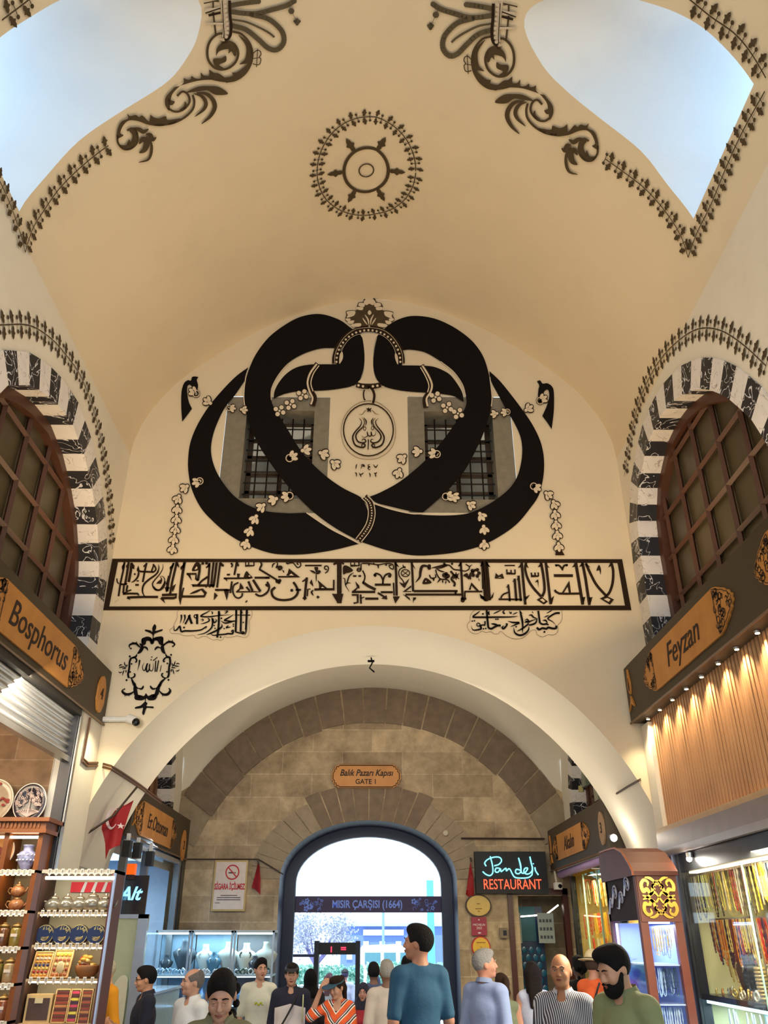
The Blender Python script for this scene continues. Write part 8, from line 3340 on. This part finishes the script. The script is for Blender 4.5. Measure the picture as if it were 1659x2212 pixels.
    if 'beard' in (extras or ()):
        bs = S()
        he((0, -0.046, 1.556), (0.062, 0.060, 0.052), 0.03, '+', bs)
        he((0, -0.066, 1.535), (0.040, 0.038, 0.034), 0.03, '+', bs)
        for q in (-1, 1):
            bs.cap(hp((q * 0.062, -0.012, 1.615)), hp((q * 0.052, -0.045, 1.56)), 0.016, 0.024, 0.02)
        bs.cap(hp((-0.024, -0.098, 1.589)), hp((0.024, -0.098, 1.589)), 0.008, None, 0.01)
        he((0, -0.10, 1.620), (0.040, 0.050, 0.030), 0.008, '-', bs)
        he((0, -0.112, 1.576), (0.020, 0.018, 0.008), 0.005, '-', bs)
        bs.mesh('beard', h * 0.8, hm, o)
    # shirt
    cm = shirt_mat or mat('cloth_%d' % len(bpy.data.materials), srgb(*shirt), 0.85, scale=9, var=0.08, bump=0.55)
    ts = torso(S(), 0.014)
    ts.ell((0, 0.012, 0.92), (0.198 * B, 0.140 * B, 0.13), 0.06)
    for sd in (-1, 1):
        e, w = np.array(A[sd][0]), np.array(A[sd][1])
        s0 = np.array(sh_[sd])
        if sleeve > 0:
            t = min(1.0, sleeve / 0.5)
            ts.cap(s0, s0 + (e - s0) * t, 0.060 * B, 0.054, 0.04)
            if sleeve > 0.5:
                u = (sleeve - 0.5) / 0.5
                ts.cap(e, e + (w - e) * u, 0.056, 0.040, 0.03)
        else:
            ts.ell(s0 + np.array((sd * 0.075, 0, 0.0)), (0.05, 0.14, 0.12), 0.015, '-')
    ts.cap((0, 0.022 + ly * 0.5, 1.485), hp((0, 0.02, 1.60)), 0.060, 0.08, 0.012, '-')
    ts.ell((0, -0.105 + ly * 0.5, 1.465), (0.05 + neckline * 0.3, 0.09, 0.035 + neckline), 0.01, '-')
    ts.plane((0, 0, -1), -0.86)
    # sleeve ends
    if 0 < sleeve < 1:
        pass
    so = ts.mesh('shirt', h, cm, o)
    if collar:
        cb_ = MB()
        rr = 0.067
        for sd in (-1, 1):
            P = []
            for k_ in range(9):
                a = PI / 2 + sd * (PI * 0.86) * k_ / 8
                P.append(Vector((rr * math.cos(a), 0.02 + ly * 0.5 + rr * math.sin(a), 1.516 - 0.030 * (k_ / 8) ** 2)))
            vs, fs = [], []
            for k_, p in enumerate(P):
                out = Vector((p.x, p.y - 0.02 - ly * 0.5, 0)).normalized()
                vs += [p + Vector((0, 0, 0.022)), p + out * 0.020 + Vector((0, 0, -0.016 - (0.028 if k_ > 6 else 0)))]
            for k_ in range(8):
                fs.append((2 * k_, 2 * k_ + 2, 2 * k_ + 3, 2 * k_ + 1))
            cb_.add(vs, fs)
            cb_.add([v + Vector((0, 0, 0)) * 1 for v in [Vector(q) * 1.0 for q in vs]], [f[::-1] for f in fs])
        cb_.obj('collar', mat('collar_%d' % len(bpy.data.materials), srgb(*collar), 0.8), so, True, False)
    # trousers and shoes
    tr_ = S()
    tr_.ell((0, 0.015, 0.92), (0.168 * B + 0.008, 0.12 * B + 0.008, 0.12), 0.05)
    for sd in (-1, 1):
        tr_.cap((sd * 0.09, 0.01, 0.90), (sd * 0.10, -0.01, 0.50), 0.098 * B, 0.070, 0.04)
        tr_.cap((sd * 0.10, -0.01, 0.50), (sd * 0.105, 0.03, 0.10), 0.070, 0.056, 0.02)
    tr_.plane((0, 0, 1), 0.95)
    tr_.mesh('trousers', 0.012, M(*trousers, 0.85), o)
    for sd in (-1, 1):
        q = S()
        q.cap((sd * 0.105, 0.05, 0.045), (sd * 0.127, -0.145, 0.035), 0.047, 0.040, 0.02)
        q.plane((0, 0, -1), -0.002)
        q.mesh('shoe', 0.012, M(50, 46, 46, 0.5), o)
    if extras:
        if 'glasses' in extras:
            g = MB()
            for sd in (-1, 1):
                P = [hp((sd * 0.031 + 0.023 * math.cos(t), -0.100, 1.640 + 0.016 * math.sin(t))) for t in [2 * PI * k_ / 14 for k_ in range(15)]]
                g.tube(P, 0.0022, 5, cap=False)
                g.tube([hp((sd * 0.054, -0.100, 1.645)), hp((sd * 0.080, 0.008, 1.645))], 0.0026, 5)
            g.tube([hp((-0.008, -0.103, 1.644)), hp((0.008, -0.103, 1.644))], 0.0022, 5)
            g.obj('glasses', M(20, 18, 20, 0.3), o, True, False)
        if 'cap' in extras:
            g = S()
            he((0, 0.018, 1.690), (0.090, 0.112, 0.080), 0.02, '+', g)
            g.plane(tuple(hy @ np.array((0, 0, -1.0))), float((hy @ np.array((0, 0, -1.0))) @ hp((0, 0, 1.685))))
            g.mesh('cap_crown', h, M(40, 44, 52), o)
            g = S()
            g.ell(hp((0, -0.125, 1.690)), (0.070, 0.070, 0.010), 0.01, '+', HR)
            g.mesh('cap_brim', h * 0.8, M(36, 40, 50), o)
        if 'visor' in extras:
            g = S()
            he((0, 0.015, 1.692), (0.094, 0.115, 0.022), 0.01, '+', g)
            he((0, 0.015, 1.692), (0.083, 0.104, 0.05), 0.004, '-', g)
            g.mesh('visor_band', h * 0.8, M(30, 90, 110), o)
            g = S()
            g.ell(hp((0, -0.13, 1.695)), (0.095, 0.105, 0.012), 0.01, '+', HR)
            g.mesh('visor_brim', h * 0.8, M(28, 74, 104), o)
        if 'sunhat' in extras:
            g = S()
            he((0, 0.018, 1.71), (0.088, 0.105, 0.085), 0.02, '+', g)
            he((0, 0.015, 1.68), (0.165, 0.18, 0.012), 0.02, '+', g)
            g.mesh('sun_hat', h, M(226, 206, 158), o)
            g = MB()
            g.tube([hp((0.092 * math.cos(t), 0.018 + 0.110 * math.sin(t), 1.698)) for t in [2 * PI * k_ / 20 for k_ in range(21)]], 0.007, 6)
            g.obj('hat_band', M(90, 70, 50), o, True, False)
    return o


def strap(par, pts, r, m, name='bag_strap'):
    mb = MB()
    mb.tube(crom([Vector(p) for p in pts], 5), r, 6)
    return mb.obj(name, m, par, True, False)


TUR = PI
# --- nearest row ---
person('woman with dark curly ponytail in olive shirt looking down, nearest the camera', -0.68, 4.29, 1.74, 0.12, (0.0, 0.42), (190, 138, 112), ('curly', (22, 16, 16)), (120, 116, 84), 0.55, female=True, h=0.006, neckline=0.06, collar=(126, 122, 90), lean=0.05)
BK = 1.2
bm = person('bearded man with dark quiff in sage green polo looking down at his phone', 1.32, 4.83, 1.83, -0.95, (-0.15, 0.38), (192, 142, 112), ('quiff', (20, 16, 16)), (132, 138, 98), 0.42, build=1.03, h=0.006, collar=(120, 126, 88), extras=('beard',), lean=0.06,
            arms={-1: ((-0.22, -0.03, 1.16), (-0.09, -0.28, 1.14), (0.35, -0.9, 0.1), (0.2, 0, 1), 0.7), 1: ((0.23, -0.02, 1.15), (0.09, -0.26, 1.12), (-0.5, -0.8, 0.1), (0, 0, 1), 0.7)})
ph = empty('mobile_phone', (0, 0, 0), 'dark mobile phone held by the bearded man in the sage polo', 'phone')
mb = MB(); mb.box(-0.038, 0.038, -0.078, 0.078, -0.004, 0.004); mb.obj('case', M(20, 20, 24, 0.3), ph, False, False)
mb = MB(); mb.box(-0.034, 0.034, -0.072, 0.072, 0.004, 0.0048); mb.obj('screen', M(30, 34, 44, 0.1), ph, False, False)
_m = Matrix.LocRotScale(bm.location, bm.rotation_euler, bm.scale)
ph.location = _m @ Vector((0.0, -0.36, 1.175)); ph.rotation_euler = (0.5, 0, -0.95)
person('smiling bald man in a dark shirt with thin white stripes', 1.24, 6.06, 1.76, -0.45, (0.05, -0.02), (168, 112, 78), ('none', (60, 50, 44)), (90, 88, 100), 0.6, build=1.08, h=0.0065, collar=(190, 190, 196), shirt_mat=pattern_mat('pin_stripe', (0.2, 0.2, 0.2), 'pin'))
person('tall dark haired man in blue T-shirt seen from behind, head turned left', 0.34, 6.58, 1.93, TUR + 0.35, (0.85, -0.05), (178, 122, 96), ('short', (26, 22, 22)), (34, 78, 108), 0.42, build=1.04, h=0.0065)
person('grey haired man in light blue shirt seen from behind, face turned right', 0.91, 7.40, 1.78, TUR - 0.7, (-0.75, -0.05), (186, 126, 104), ('crop', (150, 146, 146)), (134, 148, 190), 1.0, build=1.05, h=0.007, collar=(120, 134, 172))
person('older man with shaved grey head in white shirt looking left', -1.43, 7.50, 1.65, -0.7, (-0.35, 0.0), (188, 140, 116), ('fringe', (120, 112, 108)), (206, 206, 206), 0.55, build=1.05, h=0.0068, collar=(214, 214, 214))
nv = person('black haired man with glasses in navy shirt facing left with hands raised', -1.98, 8.29, 1.67, -1.15, (-0.2, 0.15), (190, 138, 108), ('short', (20, 18, 20)), (16, 20, 42), 0.5, build=1.15, h=0.0065, extras=('glasses',), collar=(18, 22, 46),
            arms={-1: ((-0.24, -0.05, 1.13), (-0.12, -0.30, 1.20), (0.3, -0.8, 0.5), (1, 0, 0.2), 0.8), 1: ((0.25, -0.05, 1.13), (0.10, -0.30, 1.18), (-0.3, -0.8, 0.4), (-1, 0, 0.2), 0.8)})
person('woman with long brown ponytail in olive top seen from behind', 1.14, 8.13, 1.61, TUR + 0.1, (0.15, 0.0), (180, 126, 98), ('pony', (58, 38, 26)), (112, 116, 86), 0.0, female=True, h=0.007, neckline=0.02)
person('woman with very long dark hair in white sleeveless top seen from behind', 1.46, 8.37, 1.70, TUR - 0.35, (0.35, 0.0), (186, 136, 114), ('long', (34, 24, 22)), (196, 200, 226), 0.0, female=True, h=0.007)
person('man with white hair in pale T-shirt seen from behind below the banner', 0.15, 8.69, 1.72, TUR, (0.15, 0.0), (120, 84, 64), ('crop', (176, 170, 164)), (200, 186, 176), 0.45, h=0.007)
person('woman in teal sun visor and orange striped top raising one hand to her visor', -0.30, 8.75, 1.60, -0.25, (-0.35, 0.30), (196, 146, 120), ('pony', (50, 34, 28)), (226, 92, 38), 0.62, female=True, h=0.0065, neckline=0.05, shirt_mat=pattern_mat('chevron_stripe', (0.7, 0.2, 0.05), 'chevron'), extras=('visor',),
       arms={-1: ((-0.33, -0.06, 1.32), (-0.20, -0.10, 1.60), (0.45, -0.1, 0.6), (0.3, 1, 0), 0.25)})
cp = person('man in dark cap and navy and white polo with bag straps', -0.80, 9.40, 1.70, 0.05, (0.0, 0.08), (186, 140, 116), ('short', (40, 34, 32)), (200, 196, 196), 0.5, build=1.08, h=0.007, collar=(18, 20, 44), shirt_mat=pattern_mat('yoke_polo', (0.6, 0.6, 0.6), 'yoke'), extras=('cap',))
strap(cp, [(0.10, -0.03, 1.47), (0.02, -0.15, 1.30), (-0.10, -0.16, 1.10), (-0.19, -0.08, 0.95)], 0.012, M(20, 20, 26))
strap(cp, [(0.15, 0.0, 1.475), (0.155, -0.12, 1.35), (0.15, -0.14, 1.15)], 0.008, M(190, 196, 150))
yg = person('young dark haired man in cream T-shirt with small yellow print', -1.19, 10.0, 1.75, 0.15, (0.25, 0.0), (192, 144, 120), ('short', (24, 20, 20)), (206, 206, 190), 0.45, h=0.007)
mb = MB()
for k in range(7):
    mb.ball((-0.045 + 0.015 * k, -0.129 + 0.0006 * (k - 3) ** 2, 1.27 + 0.012 * math.sin(k * 1.7)), (0.010, 0.006, 0.012), 6, 4)
mb.obj('chest_print', M(190, 190, 40), yg, True, False)
# --- second row ---
person('person in long black headscarf and robe seen from behind, left of the visor woman', -0.68, 10.5, 1.66, TUR, (0, 0), (190, 140, 110), ('hijab', (14, 12, 18)), (16, 14, 20), 1.0, (16, 14, 20), female=True, h=0.008)
person('woman in dark patterned headscarf and red top facing the camera', -0.08, 9.9, 1.53, 0.0, (-0.1, 0.1), (186, 136, 116), ('hijab', (54, 54, 72)), (150, 30, 44), 1.0, female=True, h=0.0075)
person('dark haired man in slate blue shirt seen from behind, partly behind the white haired man', 0.03, 11.0, 1.72, TUR + 0.1, (0, 0), (120, 84, 70), ('short', (26, 24, 30)), (66, 82, 120), 0.6, h=0.008)
person('person with black hair just visible left of the tall blue shirted man', 0.44, 11.3, 1.79, TUR, (0, 0), (130, 90, 70), ('short', (12, 10, 12)), (40, 50, 80), 0.6, h=0.009)
person('white haired person in mustard yellow shirt leaning at the mirrored column', -3.02, 10.8, 1.76, -0.9, (-0.2, 0.2), (200, 160, 130), ('crop', (214, 206, 180)), (226, 150, 20), 0.55, h=0.0075, build=1.1, lean=0.05, K=1.0)
ht = person('person in straw sun hat and orange T-shirt leaning towards the lit kiosk', 2.58, 10.75, 1.82, TUR - 0.9, (0.1, 0.1), (186, 130, 100), ('short', (80, 60, 46)), (226, 96, 40), 0.45, (206, 212, 216), h=0.0075, build=1.08, extras=('sunhat',), lean=0.04, K=1.0,
            arms={1: ((0.24, -0.10, 1.16), (0.16, -0.32, 1.08), (-0.1, -1, 0), (0, 0, -1), 0.3)})
strap(ht, [(-0.14, 0.09, 1.47), (-0.02, 0.14, 1.2), (0.14, 0.14, 0.98), (0.2, 0.1, 0.9)], 0.010, M(24, 24, 30))
person('person with dark curly hair and black clothes beside the gold shop window', 2.72, 12.1, 1.80, TUR + 0.3, (0, 0), (90, 64, 50), ('curly', (14, 12, 14)), (14, 13, 16), 1.0, (20, 18, 22), h=0.009, K=1.0)
# --- outside the gate ---
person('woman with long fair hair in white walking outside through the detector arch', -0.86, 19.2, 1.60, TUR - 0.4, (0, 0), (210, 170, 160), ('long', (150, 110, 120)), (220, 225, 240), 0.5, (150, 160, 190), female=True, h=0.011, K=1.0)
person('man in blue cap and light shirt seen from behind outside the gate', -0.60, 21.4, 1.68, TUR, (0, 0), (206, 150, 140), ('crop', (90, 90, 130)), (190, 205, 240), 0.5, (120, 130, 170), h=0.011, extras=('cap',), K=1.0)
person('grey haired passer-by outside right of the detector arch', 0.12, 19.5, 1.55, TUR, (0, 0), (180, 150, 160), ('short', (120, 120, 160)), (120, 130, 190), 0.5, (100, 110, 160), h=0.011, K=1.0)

# =================================================================== TELL LIKE THINGS APART
ONES = 'first second third fourth fifth sixth seventh eighth ninth tenth eleventh twelfth thirteenth fourteenth fifteenth sixteenth seventeenth eighteenth nineteenth'.split()
TENS = {2: ('twentieth', 'twenty'), 3: ('thirtieth', 'thirty'), 4: ('fortieth', 'forty'), 5: ('fiftieth', 'fifty')}


def ordinal(n):
    if n < 20:
        return ONES[n - 1]
    t, u = divmod(n, 10)
    return TENS[t][0] if not u else TENS[t][1] + '-' + ONES[u - 1]


by = {}
for o in list(COL.objects):
    if o.parent is None and o.get('label') and o.get('kind') != 'structure':
        by.setdefault(o['label'], []).append(o)
for lab, os_ in by.items():
    if len(os_) > 1:
        vert = 'stacked' in lab
        os_.sort(key=lambda o: (-o.location.z if vert else o.location.x / max(0.1, o.location.y)))
        for k, o in enumerate(os_):
            o['label'] = '%s, %s from the %s' % (lab, ordinal(k + 1), 'top' if vert else 'left')
